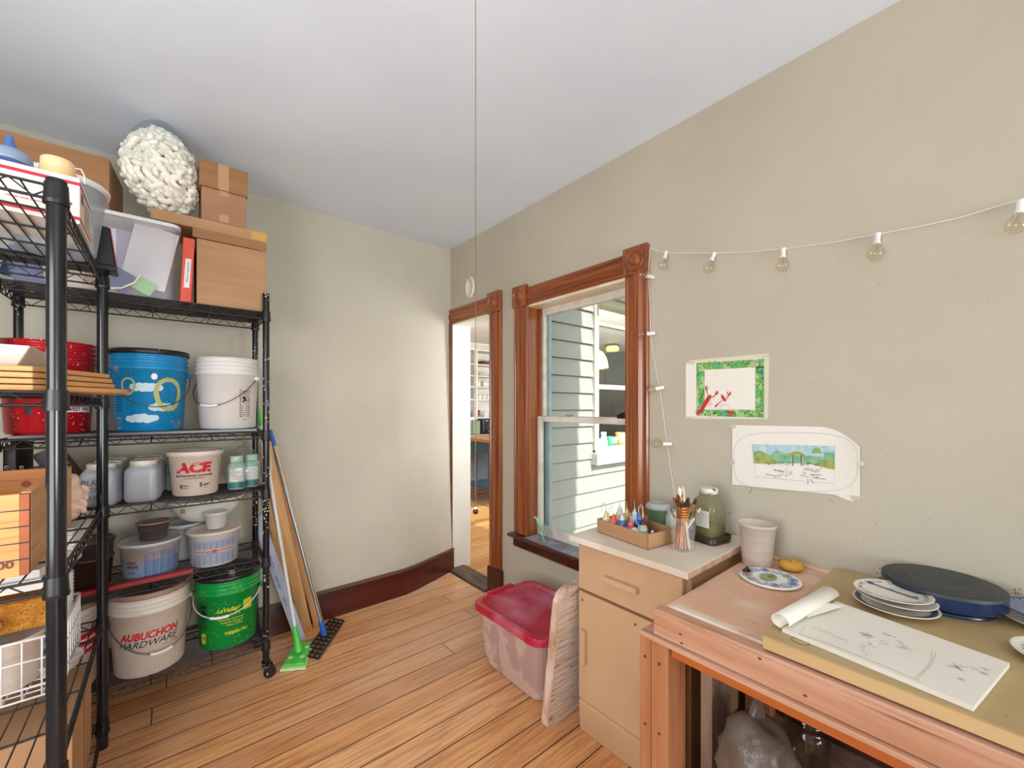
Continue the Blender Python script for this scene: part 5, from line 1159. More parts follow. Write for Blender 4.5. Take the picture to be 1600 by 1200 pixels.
mb = MB().mat(m_pine); mb.box(CX0+.016, CX1-.016, CY1-.016, CY1, Z+.0015, Z+.192); mb.mat(m_pined); p = on_y(41, 756, CY1-.016); mb.disc((p.x, p.z), .011, lambda u, v: Vector((u, CY1-.0168, v)), 12, 1); mb.build('rear_board', t)
mb = MB().mat(m_pine); mb.box(CX0+.016, CX1-.016, CY0+.016, CY1-.016, Z+.0015, Z+.010); mb.build('bottom_board', t)
mb = MB().mat(M('steel_hook', (190, 190, 186), .3, .8))
for px in (10, 34, 104): p = on_y(px, 731, CY1-.008); p.x = min(p.x, CX1-.004); mb.tube([p+Vector((.004*math.cos(a_), 0, .004*math.sin(a_)+.001)) for a_ in [i*.6 for i in range(10)]], .0009, 5)
mb.build('wire_eyes', t)
# cotton gloves hanging beside the crate
mb = MB().mat(M('pinkish_cotton', (232, 206, 190), .85, col2=(220, 190, 170), nscale=30, bump=.3))
def lump(c, r, rz=0): mb.ball(c, r, 16, 12, Matrix.Rotation(rz, 4, 'Y'), crumple(int(c[2]*1000), .09, 6))
lump((-.262, 2.035, Z+.125), (.030, .035, .040), .3); lump((-.252, 2.04, Z+.092), (.032, .032, .036), -.2); lump((-.250, 2.04, Z+.052), (.036, .032, .024), .5); lump((-.262, 2.04, Z+.028), (.030, .030, .024), .2)
for k in range(4): mb.tube([(-.245+.004*k, 2.02+.012*k, Z+.056+.02*k), (-.226+.002*k, 2.02+.012*k, Z+.046+.02*k), (-.219, 2.02+.014*k, Z+.030+.02*k)], [.009, .010, .007], 10)
tag(mb.build('cotton_gloves'), 'pinkish cotton work gloves bunched up at the back of the pine crate', 'gloves')
# fourth shelf of the near rack: basket, sponge, tubs
Z = SA[3]
t = thing('wire_basket', 'white coated wire basket on the lowest visible shelf of the near rack', 'basket', (-.40, 1.93, Z))
m_wc = M('white_coated_wire', (232, 232, 234), .35); mb = MB().mat(m_wc)
A0, A1, B0, B1, zb_, zt = -.54, -.240, 1.77, 2.10, Z+.004, Z+.170
for z_, r_ in ((zt, .004), (zt-.06, .0026), (zb_+.03, .0022), (zb_, .003)): mb.tube([(A0, B0, z_), (A1, B0, z_), (A1, B1, z_), (A0, B1, z_)], r_, 6, closed=True)
for k in range(9): x_ = A0+(A1-A0)*k/8; mb.tube([(x_, B0, zt), (x_, B0, zb_), (x_, B1, zb_), (x_, B1, zt)], .0022, 6)
for k in range(1, 9): y_ = B0+(B1-B0)*k/9; mb.tube([(A0, y_, zt), (A0, y_, zb_), (A1, y_, zb_), (A1, y_, zt)], .0022, 6)
mb.build('wire_frame', t)
tub('storage_tub', 'ribbed cream tub standing inside the white wire basket', -.375, 1.90, Z+.0085, .085, .150, M('cream_plastic', (226, 214, 204)), m_creaml, group='tubs on the near rack')
tub('storage_tub', 'smaller white tub in the right rear corner of the wire basket', -.365, 2.048, Z+.0085, .038, .12, m_wb, m_flid, group='tubs on the near rack')
mb = MB().mat(M('amber_sponge', (204, 142, 52), .95, col2=(176, 112, 34), nscale=40, bump=1.0, bscale=160, speck=(110, 66, 20), spscale=150, spsize=.25)); mb.obox((-.415, 1.92, Z+.222), (.29, .20, .088), rz=.06)
o = solo(mb, 'sponge', 'large amber grout sponge sitting on the white wire basket', 'sponge', bevel=.012)
mb = MB().mat(M('yellow_sponge', (224, 176, 84), .95, col2=(206, 156, 66), nscale=40)); mb.ball((-.405, 1.79, Z+.222), (.05, .02, .028), 20, 12); solo(mb, 'sponge', 'small yellow round sponge in front of the large amber one', 'sponge')
m_foam = M('white_foam_tray', (226, 224, 220), .6); mb = MB().mat(m_foam); mb.prism([(-.56, 1.80, Z+.300), (-.275, 1.80, Z+.300), (-.235, 2.10, Z+.300), (-.56, 2.15, Z+.300)], (0, 0, .030)); solo(mb, 'foam_tray', 'thick white foam tray just above the amber sponge', 'tray', 'white foam trays under the crate shelf'); mb = MB().mat(m_foam); mb.prism([(-.56, 1.82, Z+.330), (-.29, 1.82, Z+.330), (-.225, 2.12, Z+.330), (-.56, 2.15, Z+.330)], (0, 0, .022)); solo(mb, 'foam_tray', 'thinner white foam tray lying on the thick one', 'tray', 'white foam trays under the crate shelf')
for k in range(6): mb = MB().mat(m_foam); mb.prism([(-.40, 2.0-.004*k, Z+.353+k*.012), (-.245+.004*(k % 2), 2.0, Z+.353+k*.012), (-.215-.004*(k % 2), 2.14, Z+.353+k*.012), (-.40, 2.14, Z+.353+k*.012)], (0, 0, .011)); solo(mb, 'paper_filter', 'white scallop-edged sheet behind the nearest rack post, %s in its pile' % ('lowest', 'second from the bottom', 'third from the bottom', 'third from the top', 'second from the top', 'topmost')[k], 'sheet', 'white scallop-edged sheets on the foam trays')
t = thing('ribbed_cup', 'tall narrow ribbed white cup beside the sponge on the near rack', 'cup', (-.276, 2.045, Z+.008))
mb = MB().mat(M('ribbed_white', (206, 216, 218), .4)); prof = [(.022, 0)]
for k in range(21): prof += [(.0245+.0001*k, .006+.0125*k), (.0275+.0001*k, .0115+.0125*k)]
mb.lathe((-.276, 2.045, Z+.0085), prof, 24); mb.build('body', t)
c = on_z(100, 1027, Z+.03)
t = thing('deli_tub', 'shallow round deli tub with a clear ribbed lid, right of the white wire basket', 'tub', (c.x, c.y, Z), 'tubs on the near rack')
mb = MB().mat(M('clear_deli', (214, 208, 202), .25, trans=.35)); mb.lathe((c.x-.015, c.y, Z+.0015), [(.048, 0), (.052, .02), (.056, .026)], 36); mb.build('body', t)
mb = MB().mat(M('clouded_deli_lid', (220, 212, 206), .3, trans=.2, col2=(180, 168, 160), nscale=24)); mb.lathe((c.x-.015, c.y, Z+.0015), [(.058, .024), (.060, .026), (.060, .034), (.052, .034), (.048, .030), (.01, .030)], 40); mb.build('lid', t)
# cartons at the bottom
Z = SA[4]
t = thing('cardboard_box', 'open cardboard carton on the bottom shelf of the near rack under the basket', 'box', (-.38, 1.95, Z))
mb = MB().mat(m_card); mb.box(-.55, -.215, 1.75, 2.14, Z+.001, Z+.30); mb.build('carton_body', t, bevel=.002)
mb = MB().mat(m_ptape); mb.box(-.216, -.2135, 1.92, 1.97, Z+.02, Z+.30); mb.build('tape', t)

# ================================================================ leaning in the corner beside the rack
m_strip = M('pale_wood_strip', (212, 164, 108), .5, col2=(196, 146, 92), nscale=3, nstretch=(8, 8, .5))
def lean(name, label, cat, b0, b1, t0, t1, th, mat, group=None):
    # plank: bottom edge b0-b1 on the floor, top edge t0-t1, thickness towards the room
    n = (Vector(b1)-Vector(b0)).cross(Vector(t0)-Vector(b0)).normalized()*th
    mb = MB().mat(mat); mb.hexa([Vector(b0), Vector(b1), Vector(b1)+n, Vector(b0)+n], [Vector(t0), Vector(t1), Vector(t1)+n, Vector(t0)+n]); return tag(mb.build(name, bevel=.001), label, cat, group)
gl = 'long things leaning on the wall beside the rack'
b = on_z(470, 985, 0); b2 = on_z(488, 983, 0); tt = on_y(420, 735, 2.74); t2 = on_y(438, 735, 2.74)
lean('wood_strip', 'pale wood strip leaning on the wall, left of the grey squeegee pole', 'wood strip', b, b2, on_y(407, 690, 2.74), on_y(424, 690, 2.74), .012, m_strip, gl)
b = on_z(490, 978, 0); b2 = on_z(506, 974, 0)
lean('wood_strip', 'pale wood strip leaning on the wall behind the grey squeegee pole', 'wood strip', b, b2, on_y(420, 700, 2.755), on_y(436, 700, 2.755), .010, m_strip, gl)
t = lean('wood_strip', 'pale wood strip leaning nearest the rack post', 'wood strip', on_z(452, 975, 0), on_z(461, 972, 0), on_y(405, 745, 2.70), on_y(414, 745, 2.70), .008, m_strip, gl)
# paper wrap round the strips
mb = MB().mat(M('masking_paper', (206, 190, 168), .7)); mb.hexa([on_y(412, 765, 2.66), on_y(424, 740, 2.66), on_y(426, 730, 2.70), on_y(410, 765, 2.70)], [on_y(408, 690, 2.68), on_y(421, 700, 2.68), on_y(422, 698, 2.71), on_y(408, 690, 2.71)]); tag(mb.build('paper_wrap'), 'scrap of masking paper wrapped round the leaning wood strips', 'paper')
# blue-white printed straight edge
b0, b1 = on_z(462, 1001, 0), on_z(478, 998, 0); t0, t1 = on_z(394, 812, .55), on_z(412, 803, .56)
t0 = on_y(394, 812, 2.70); t1 = on_y(411, 803, 2.70)
t = lean('laminate_strip', 'blue-grey printed flooring carton strip leaning behind the green mop', 'strip', b0, b1, t0, t1, .012, M('blue_grey_board', (176, 184, 206), .5, col2=(160, 168, 192), nscale=5), gl)
mb = MB().mat(M('slate_ink', (70, 80, 120), .5)); B0, T0, B1 = Vector(b0), Vector(t0), Vector(b1); ax = T0-B0; wx = B1-B0; nn = wx.cross(ax).normalized()*-.0012 if wx.cross(ax).y > 0 else wx.cross(ax).normalized()*.0125
def lf(u, v): return B0+ax*v+wx*u+nn
for v_, tx, l_ in ((.60, 'CARD DECK', .14), (.44, 'square edge', .10), (.30, 'made in', .07), (.72, '1/2 in', .08)):
    vs, fs = text_geo(tx, .0, 0); xm = max(q_[0] for q_ in vs); ym = max(q_[1] for q_ in vs); mb.add([lf(.25+q_[1]/ym*.3, v_+l_-q_[0]/xm*l_) for q_ in vs], fs)
mb.build('printed_text', t)
# green flat mop
t = thing('flat_mop', 'flat mop with a lime green head and white pole standing by the rack caster', 'mop', on_z(465, 1010, 0), gl)
m_lime = M('lime_plastic', (70, 190, 60), .35, col2=(90, 206, 80), nscale=20); m_limep = M('pale_green_pad', (196, 226, 160), .8)
hc = [on_z(437, 1047, .012), on_z(478, 1043, .012), on_z(489, 1003, .012), on_z(462, 1003, .012)]
mb = MB().mat(m_limep); mb.prism([Vector((p.x, p.y, .001)) for p in hc], (0, 0, .012)); mb.build('pad', t, bevel=.003)
cc = sum(hc, Vector())/4; ins = [cc+(p-cc)*.84 for p in hc]
mb = MB().mat(m_lime); mb.prism([Vector((p.x, p.y, .0135)) for p in ins], (0, 0, .012)); hd = mb.build('mop_head', t, bevel=.003)
mb = MB().mat(m_limep)
for k in (-.55, .55):
    for j in (-.5, .5): q = cc+(ins[1]-ins[0])*.5*k+(ins[3]-ins[0])*.42*j; mb.lathe((q.x, q.y, .0255), [(.012, 0), (.012, .0015)], 14)
mb.build('grip_patch', hd)
top = on_y(404, 640, 2.73); base = Vector((cc.x, cc.y, .03)); d = (top-base)
mb = MB().mat(m_lime); mb.tube([base, base+d*.03, base+d*.10], [.022, .016, .012], 14); mb.build('swivel_joint', t)
mb = MB().mat(M('white_pole', (214, 214, 210), .3)); mb.tube([base+d*.09, base+d*.93], .0085, 14); mb.build('pole', t)
mb = MB().mat(m_lime); mb.tube([base+d*.93, top], .012, 14); mb.build('pole_grip', t)
# black squeegee with steel pole
t = thing('floor_squeegee', 'floor scrubber with a perforated black head, steel pole and blue grip', 'squeegee', on_z(505, 995, 0), gl)
hc = [on_z(474, 1024, .012), on_z(497, 1029, .012), on_z(534, 972, .012), on_z(517, 966, .012)]
mb = MB().mat(m_black); o_, ux, uy = hc[0], hc[3]-hc[0], hc[1]-hc[0]
nx_, ny_ = 10, 3
def gp(i, j, z_): p = o_+ux*(i/nx_)+uy*(j/ny_); return (p.x, p.y, z_)
for i in range(nx_+1): mb.tube([gp(i, 0, .012), gp(i, ny_, .012)], .0048, 6)
for j in range(ny_+1): mb.tube([gp(0, j, .012), gp(nx_, j, .012)], .0058, 6)
for i in range(nx_):
    for j in range(ny_):
        a_, b_, c_, d_ = gp(i, j, .010), gp(i+1, j, .010), gp(i+1, j+1, .010), gp(i, j+1, .010)
        for q1, q2, q3 in ((a_, b_, d_), (b_, c_, a_), (c_, d_, b_), (d_, a_, c_)):
            A_, B_, C_ = Vector(q1), Vector(q2), Vector(q3); mb.add([A_, A_+(B_-A_)*.3, A_+(C_-A_)*.3], [(0, 1, 2)])
mb.build('scrubber_head', t)
base = sum(hc, Vector())/4+Vector((0, 0, .012)); top = on_y(422, 672, 2.765); d = top-base
m_cob = M('cobalt_plastic', (30, 84, 170), .35)
mb = MB().mat(m_cob); mb.tube([base, base+d*.02, base+d*.065], [.016, .017, .013], 14); mb.build('socket_joint', t)
mb = MB().mat(M('steel_pole', (140, 150, 152), .25, .7)); mb.tube([base+d*.06, base+d*.95], .0095, 14); mb.build('pole', t)
mb = MB().mat(m_cob); mb.tube([base+d*.92, top], [.0125, .0115], 14); mb.build('pole_grip', t)
# ================================================================ cabinet by the window
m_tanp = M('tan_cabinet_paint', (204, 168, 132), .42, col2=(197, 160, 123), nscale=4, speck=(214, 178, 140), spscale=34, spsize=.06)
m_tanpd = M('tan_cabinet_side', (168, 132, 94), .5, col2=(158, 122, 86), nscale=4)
t = thing('drawer_cabinet', 'tan painted cabinet with one drawer and a white top beside the window', 'cabinet', (1.55, .90, 0))
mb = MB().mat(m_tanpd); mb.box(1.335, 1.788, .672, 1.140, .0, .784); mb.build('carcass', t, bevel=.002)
mb = MB().mat(m_tanp); mb.prism([(1.318, 1.140, 0), (1.336, 1.140, 0), (1.336, 1.140, .128), (1.318, 1.140, .128), (1.310, 1.140, .12)], (0, -.468, 0)); mb.build('kickboard', t, bevel=.003)
mb = MB().mat(m_tanp); mb.box(1.308, 1.334, .690, 1.138, .590, .770); dr = mb.build('drawer', t, bevel=.003)
mb = MB().mat(m_tanp); mb.box(1.282, 1.308, .850, 1.000, .664, .686); mb.build('wooden_handle', dr, bevel=.003)
mb = MB().mat(m_tanp); mb.box(1.308, 1.334, .690, 1.138, .136, .578); dr = mb.build('cabinet_door', t, bevel=.003)
mb = MB().mat(m_tanp); mb.box(1.286, 1.308, 1.092, 1.118, .29, .43); mb.build('wooden_handle', dr, bevel=.003)
mb = MB().mat(M('screw_brown', (96, 56, 34), .5))
for y_, z_ in ((1.118, .545), (.868, .545)): mb.lathe((1.3085, y_, z_), [(.0045, 0), (.0045, .002)], 10, Matrix.Rotation(-math.pi/2, 4, 'Y'))
mb.build('screw', dr)
mb = MB().mat(M('scuffed_white_top', (226, 216, 202), .38, col2=(214, 198, 180), nscale=5, speck=(150, 110, 84), spscale=40, spsize=.05)); mb.box(1.272, 1.795, .652, 1.158, .786, .810); mb.build('worktop', t, bevel=.002)
mb = MB().mat(M('chipped_edge', (186, 140, 108), .6, col2=(216, 196, 176), nscale=30)); mb.box(1.275, 1.79, .6505, .6525, .788, .808); mb.build('worn_edge', t)
ZC = .8105
# carton of squeeze bottles
bc = Vector((1.455, .968, ZC)); rz = math.radians(-8); R_ = Matrix.Translation(bc) @ Matrix.Rotation(rz, 4, 'Z')
t = thing('cardboard_tray', 'shallow brown cardboard tray of squeeze bottles on the white cabinet top', 'tray', bc)
mb = MB().mat(m_card); hx, hy, hh = .080, .132, .056
def rb_(x0, x1, y0, y1, z0, z1):
    vs = [R_ @ Vector((x, y, z)) for z in (z0, z1) for y in (y0, y1) for x in (x0, x1)]; mb.add(vs, [(0, 2, 3, 1), (4, 5, 7, 6), (0, 1, 5, 4), (2, 6, 7, 3), (0, 4, 6, 2), (1, 3, 7, 5)], False)
rb_(-hx, hx, -hy, hy, 0, .003); rb_(-hx, -hx+.003, -hy, hy, 0, hh); rb_(hx-.003, hx, -hy, hy, 0, hh); rb_(-hx, hx, -hy, -hy+.003, 0, hh); rb_(-hx, hx, hy-.003, hy, 0, hh)
mb.build('carton_walls', t)
m_noz = M('clear_nozzle', (214, 214, 214), .2, trans=.3); gsq = 'squeeze bottles in the cardboard tray'
def squeeze(label, lx, ly, r, h, body, capm, tip=.03, dz=.004, hook=0.0):
    r *= 1.10; h *= 1.06; p = R_ @ Vector((lx, ly, dz)); t = thing('squeeze_bottle', label, 'bottle', p, gsq)
    mb = MB().mat(body); mb.lathe(p, [(r*.9, 0), (r, .004), (r, h*.72), (r*.8, h*.86), (r*.45, h*.94)], 24); mb.build('body', t)
    mb = MB().mat(capm); mb.lathe(p, [(r*.55, h*.92), (r*.55, h*1.04), (r*.28, h*1.10), (r*.15, h*1.22)], 18); mb.build('cap', t)
    mb = MB().mat(m_noz); q = Vector(p)+Vector((0, 0, h*1.20))
    if hook:
        mb.tube([q, q+Vector((0, .004, tip*.8)), q+Vector((0, hook*.6, tip)), q+Vector((0, hook, tip*.5)), q+Vector((0, hook*1.1, -.01))], .0012, 6)
    else: mb.tube([q, q+Vector((0, 0, tip))], [.0016, .0008], 6)
    mb.build('nozzle', t); return t
def cm(n, c): return M(n, c, .35)
squeeze('pale cream squeeze bottle at the far left of the tray', -.055, .105, .016, .070, cm('cream_slip', (222, 206, 186)), cm('pale_cap', (216, 196, 160)), hook=.022)
squeeze('coral red squeeze bottle second along the front row', -.058, .060, .0165, .066, cm('coral_slip', (214, 96, 78)), cm('coral_cap', (222, 84, 60)), hook=.02)
squeeze('steel blue squeeze bottle with a clear nozzle in the front row', -.052, .018, .0185, .070, cm('steel_blue_slip', (70, 96, 146)), cm('clear_cap', (196, 204, 212)), .035)
squeeze('muted red squeeze bottle right of the steel blue one', -.055, -.028, .0175, .062, cm('muted_red_slip', (166, 62, 62)), cm('muted_red_cap', (186, 96, 90)), hook=-.024)
squeeze('grey-green squeeze bottle with a black cap and handwritten mark', -.040, -.074, .0175, .072, cm('grey_green_slip', (150, 160, 140)), cm('black_cap', (24, 24, 26)))
squeeze('navy squeeze bottle with a bright blue cap behind the front row', -.010, -.030, .017, .078, cm('navy_slip', (26, 62, 116)), cm('bright_blue_cap', (40, 120, 196)), hook=-.018)
squeeze('clear topped squeeze bottle of pale glaze in the back row', .020, .100, .016, .080, cm('cream_slip', (222, 206, 186)), cm('clear_cap', (196, 204, 212)), .03)
squeeze('ochre squeeze bottle in the back row of the tray', .022, .062, .016, .076, cm('ochre_slip', (196, 160, 90)), cm('ochre_cap', (206, 180, 120)), .03)
squeeze('clear squeeze bottle with a tall nozzle in the back row', .024, .022, .017, .080, cm('grey_slip', (170, 180, 190)), cm('clear_cap', (196, 204, 212)), .036)
squeeze('brick red squeeze bottle in the back row', .030, -.018, .016, .076, cm('brick_slip', (150, 60, 50)), cm('brick_cap', (176, 70, 56)), hook=.02)
mb = MB().mat(m_ink); p = R_ @ Vector((-.040, -.074, .004)); f = cylmap(p.x, p.y, lambda z: .0194, yaw_to_cam(p.x, p.y), p.z, .0008); mb.text('Z', .012, .018, f, -.006, .018, .03, .2)
for o in COL.objects:
    if o.get('label', '').startswith('grey-green squeeze'): mb.build('handwriting', o); break
mb = MB().mat(m_lab); p = R_ @ Vector((-.050, -.085, .045)); mb.obox(p, (.03, .085, .004), rz=rz+.25, rx=.25); tag(mb.build('folded_card'), 'folded white card lying in the front of the cardboard tray', 'card')
p = R_ @ Vector((-.030, -.112, .033)); t = thing('lidded_pot', 'small teal-lidded pot at the right end of the cardboard tray', 'pot', R_ @ Vector((-.030, -.112, .003)))
mb = MB().mat(cm('slate_pot', (96, 120, 130))); mb.ball(p, (.018, .018, .020), 18, 12); mb.build('body', t); mb = MB().mat(m_porc); mb.lathe(p, [(.004, .019), (.004, .026)], 10); mb.build('stud', t)
# green tub with clear lid, spare jar
p = on_z(1022, 836, ZC); t = thing('glaze_tub', 'round green tub with a clear domed lid behind the cardboard tray', 'tub', (1.66, .985, ZC))
mb = MB().mat(M('sage_green_tub', (98, 122, 92), .35, col2=(84, 108, 80), nscale=9)); mb.lathe((1.66, .985, ZC), [(.042, 0), (.046, .005), (.050, .082)], 36); mb.build('body', t)
mb = MB().mat(M('clear_tub_lid', (190, 200, 196), .2, trans=.3)); mb.lathe((1.66, .985, ZC), [(.050, .080), (.054, .084), (.054, .092), (.046, .104), (.030, .108), (.024, .100), (.001, .099)], 36); mb.build('lid', t)
for k, (x_, y_) in enumerate(((1.60, .885), (1.66, .865))):
    t = thing('glass_jar', ('small clear glass jar just left of the brush cup', 'small clear glass jar behind the brush cup, against the wall')[k], 'jar', (x_, y_, ZC), 'small glass jars on the cabinet')
    mb = MB().mat(M('jar_glass', (220, 228, 222), .05, trans=.72)); mb.lathe((x_, y_, ZC), [(.024, 0), (.027, .004), (.027, .075), (.021, .086), (.021, .10)], 24, capt=False); mb.build('body', t)
    mb = MB().mat(M('murky_brown', (128, 106, 84), .3)); mb.lathe((x_, y_, ZC), [(.0255, .003), (.0255, .03)], 24); mb.build('contents', t)
# gallon jar in its dark tray
x_, y_ = 1.648, .758
t = thing('dark_dish', 'grimy dark square dish under the green glass jug', 'dish', (x_, y_, ZC)); mb = MB().mat(M('grimy_brown', (58, 42, 28), .35, col2=(40, 28, 18), nscale=20, speck=(130, 100, 70), spscale=90, spsize=.2))
mb.lathe((x_, y_, ZC), [(.060, 0), (.064, .028), (.060, .028), (.058, .004), (.001, .004)], 40, Matrix.Rotation(-.18, 4, 'Z'), squar=7, capt=False); mb.build('body', t)
t = thing('glass_jug', 'square green glass gallon jar with a rusty white lid behind the brush cup', 'jar', (x_, y_, ZC+.005))
mt = Matrix.Rotation(-.18, 4, 'Z'); z_ = ZC+.005
m_gg = M('green_glass', (122, 120, 84), .12, trans=.5, col2=(140, 132, 98), nscale=7)
mb = MB().mat(m_gg); mb.lathe((x_, y_, z_), [(.046, 0), (.050, .006), (.050, .125), (.045, .150), (.034, .166), (.029, .172), (.029, .186)], 44, mt, squar=4.5); mb.build('body', t)
mb = MB().mat(M('mossy_water', (112, 124, 78), .3, col2=(92, 88, 54), nscale=12)); mb.lathe((x_, y_, z_), [(.0485, .003), (.0485, .058)], 44, mt, squar=4.5); mb.build('murky_water', t)
mb = MB().mat(M('rusty_white_lid', (222, 216, 200), .45, col2=(110, 60, 34), nscale=34, nlo=.56, nhi=.62)); mb.lathe((x_, y_, z_), [(.030, .180), (.033, .181), (.033, .198), (.029, .202)], 30); mb.build('lid', t)
mb = MB().mat(m_lab); 
def jl(u, v): return mt @ Vector((-.0508, u, v))+Vector((x_, y_, z_))
mb.mapped([(-.036, .056), (.018, .056), (.018, .120), (-.036, .120)], [(0, 1, 2, 3)], jl); mb.mat(M('grey_line', (120, 110, 100)))
for k in range(7): mb.mapped([(-.031, .064+.007*k), (.013, .064+.007*k), (.013, .0651+.007*k), (-.031, .0651+.007*k)], [(0, 1, 2, 3)], lambda u, v: mt @ Vector((-.0512, u, v))+Vector((x_, y_, z_)))
mb.build('paper_label', t)
# brush cup and brushes
bx_, by_ = 1.462, .768
t = thing('brush_cup', 'clear deli cup crammed with paintbrushes on the cabinet top', 'cup', (bx_, by_, ZC))
m_deli = M('deli_plastic', (232, 232, 228), .15, trans=.84)
def cup_profile(rb, rt, h): return [(rb, 0), (rb+.001, .003), (rt, h-.012), (rt+.004, h-.011), (rt+.004, h), (rt, h)]
mb = MB().mat(m_deli); mb.lathe((bx_, by_, ZC), cup_profile(.035, .0465, .125), 40, capt=False); mb.build('body', t)
hcol = [('ochre_lacquer', (206, 146, 40)), ('amber_lacquer', (214, 132, 38)), ('maroon_lacquer', (86, 24, 24)), ('black_lacquer', (26, 24, 26)), ('bare_birch', (206, 170, 128)), ('dark_green_lacquer', (30, 92, 64)), ('white_lacquer', (226, 224, 218)), ('cedar_brown', (130, 70, 42))]
hn = ['ochre', 'amber', 'maroon', 'black', 'bare wood', 'dark green', 'white', 'reddish brown']
brc = [('sable', (84, 48, 34)), ('dark_hair', (40, 34, 34)), ('russet_hair', (140, 74, 46)), ('grey_hair', (110, 104, 100))]
rb2 = random.Random(21)
pos = ['leaning left', 'leaning right', 'near the back', 'near the front', 'in the middle', 'tilted outward']
def brush(label, a, tilt, L_, hm, bm, r=.0035, flat=1.0, bl=.02, group='paintbrushes in the clear cup', base=.046):
    b0 = Vector((bx_-math.cos(a)*base*.5, by_-math.sin(a)*base*.5, ZC+.006)); d = Vector((math.cos(a)*math.sin(tilt), math.sin(a)*math.sin(tilt), math.cos(tilt)))
    t = thing('paintbrush', label, 'paintbrush', b0, group); q = d.to_track_quat('Z', 'Y').to_matrix().to_4x4()
    mb = MB().mat(hm); mb.lathe(b0, [(r*.5, 0), (r*.8, L_*.25), (r*1.15, L_*.62), (r, L_*.72)], 10, q, sx=flat); mb.build('handle', t)
    mb = MB().mat(M('brass_ferrule', (196, 168, 110), .25, .85)); mb.lathe(b0, [(r*1.05, L_*.72), (r*1.1, L_*.86)], 12, q, sx=flat); mb.build('ferrule', t)
    mb = MB().mat(bm); mb.lathe(b0, [(r*1.05, L_*.86), (r*1.25, L_*.86+bl*.4), (r*.9, L_*.86+bl*.8), (r*.15, L_*.86+bl)], 12, q, sx=flat); mb.build('bristles', t)
used_ = set()
for k in range(26):
    hi = rb2.choice((0, 1, 1, 0, 2, 3, 4, 5, 7, 1)); bi = rb2.randrange(4); a = k*2.399; tl = (.08 if k < 6 else .20)+.16*rb2.random(); L_ = .175+.045*rb2.random()
    while True:
        lb_ = (hi, bi, k % 8 if k > 3 else 10+k)
        if lb_ not in used_: used_.add(lb_); break
        bi = (bi+1) % 4
    brush('%s-handled paintbrush with %s bristles %s in the brush cup' % (hn[hi], ('dark brown', 'black', 'russet', 'grey')[bi], ('at the %s rim' % ('back', 'left', 'front', 'right', 'far left', 'near right', 'far right', 'near left')[k % 8]) if k > 3 else ('in the very middle', 'just left of centre', 'just right of centre', 'just behind centre')[k]), a, tl, L_, M(hcol[hi][0], hcol[hi][1], .25, coat=.4), M(brc[bi][0], brc[bi][1], .8), r=rb2.uniform(.0040, .0056))
brush('broad white hake brush standing tallest at the left of the cup', 2.1, .16, .225, M('pale_hake_wood', (232, 222, 212), .5), M('white_goat_hair', (238, 228, 214), .9), r=.0065, flat=2.4, bl=.034)
brush('soft pale mop brush standing beside the white hake brush', 1.5, .10, .215, M('clear_quill', (206, 200, 186), .4), M('pale_goat_hair', (206, 190, 160), .9), r=.0050, bl=.045)
brush('wide brown bristle brush standing tall at the right of the cup', -.9, .07, .215, M('cedar_brown', (130, 70, 42), .25, coat=.4), M('rusty_bristle', (104, 62, 48), .9), r=.0070, flat=1.8, bl=.030)
brush('thin white-handled brush with a pale tip slanting far to the right', -1.3, .50, .185, M('white_lacquer', (226, 224, 218), .25, coat=.4), M('pale_goat_hair', (206, 190, 160)), r=.0032, bl=.02, base=.05)
brush('thin pink-tipped brush slanting out over the left rim', 2.2, .42, .165, M('pink_lacquer', (220, 150, 140), .3), M('russet_hair', (140, 74, 46)), r=.0028, bl=.014, base=.04)
t = thing('honey_dipper', 'turned wooden ribbing tool striped like a honey dipper at the front of the brush cup', 'tool', (bx_-.016, by_-.012, ZC+.06))
q = Vector((-.12, -.06, 1)).to_track_quat('Z', 'Y').to_matrix().to_4x4(); mb = MB().mat(M('amber_lacquer', (214, 132, 38)))
prof = [(.004, 0), (.004, .05)]
for k in range(6): r_ = .0075+.0045*math.sin(math.pi*(k+.5)/6); prof += [(r_*.7, .052+.009*k), (r_, .054+.009*k), (r_, .058+.009*k), (r_*.7, .060+.009*k)]
mb.lathe((bx_-.016, by_-.012, ZC+.06), prof, 20, q); mb.mat(M('maroon_lacquer', (86, 24, 24)))
for k in range(5): r_ = .0072+.0042*math.sin(math.pi*(k+1)/6); mb.lathe((bx_-.016, by_-.012, ZC+.06), [(r_, .0602+.009*k-.001), (r_, .0602+.009*k+.0018)], 20, q)
mb.build('body', t)
# frayed twigs of dry grass beside the brushes
# glass with a green straw on the window sill
c = on_z(853, 840, .4985); c.x, c.y = 1.765, 1.825
t = thing('drinking_glass', 'clear tapered glass holding green and clear sticks on the window sill', 'glass', (c.x, c.y, .4985))
mb = MB().mat(M('tumbler_glass', (250, 253, 252), .03, clear=True)); mb.lathe((c.x, c.y, .499), [(.026, 0), (.028, .004), (.036, .128), (.034, .128), (.0265, .010), (.001, .009)], 32, capt=False); mb.build('body', t)
mb = MB().mat(M('pale_mint_straw', (140, 220, 150), .4)); mb.tube([(c.x+.004, c.y-.012, .510), (c.x-.006, c.y+.020, .600), (c.x-.016, c.y+.034, .648), (c.x-.018, c.y+.056, .654)], [.0055, .0065, .0065, .0055], 10); tag(mb.build('mint_straw'), 'mint green bent plastic straw standing in the glass on the window sill', 'straw')
mb = MB().mat(M('grey_stick', (120, 130, 132), .4)); mb.tube([(c.x-.010, c.y+.016, .510), (c.x+.010, c.y-.026, .630)], .0016, 6); tag(mb.build('stirring_stick'), 'thin grey stick leaning right in the glass on the window sill', 'stick')
mb = MB().mat(m_cap)

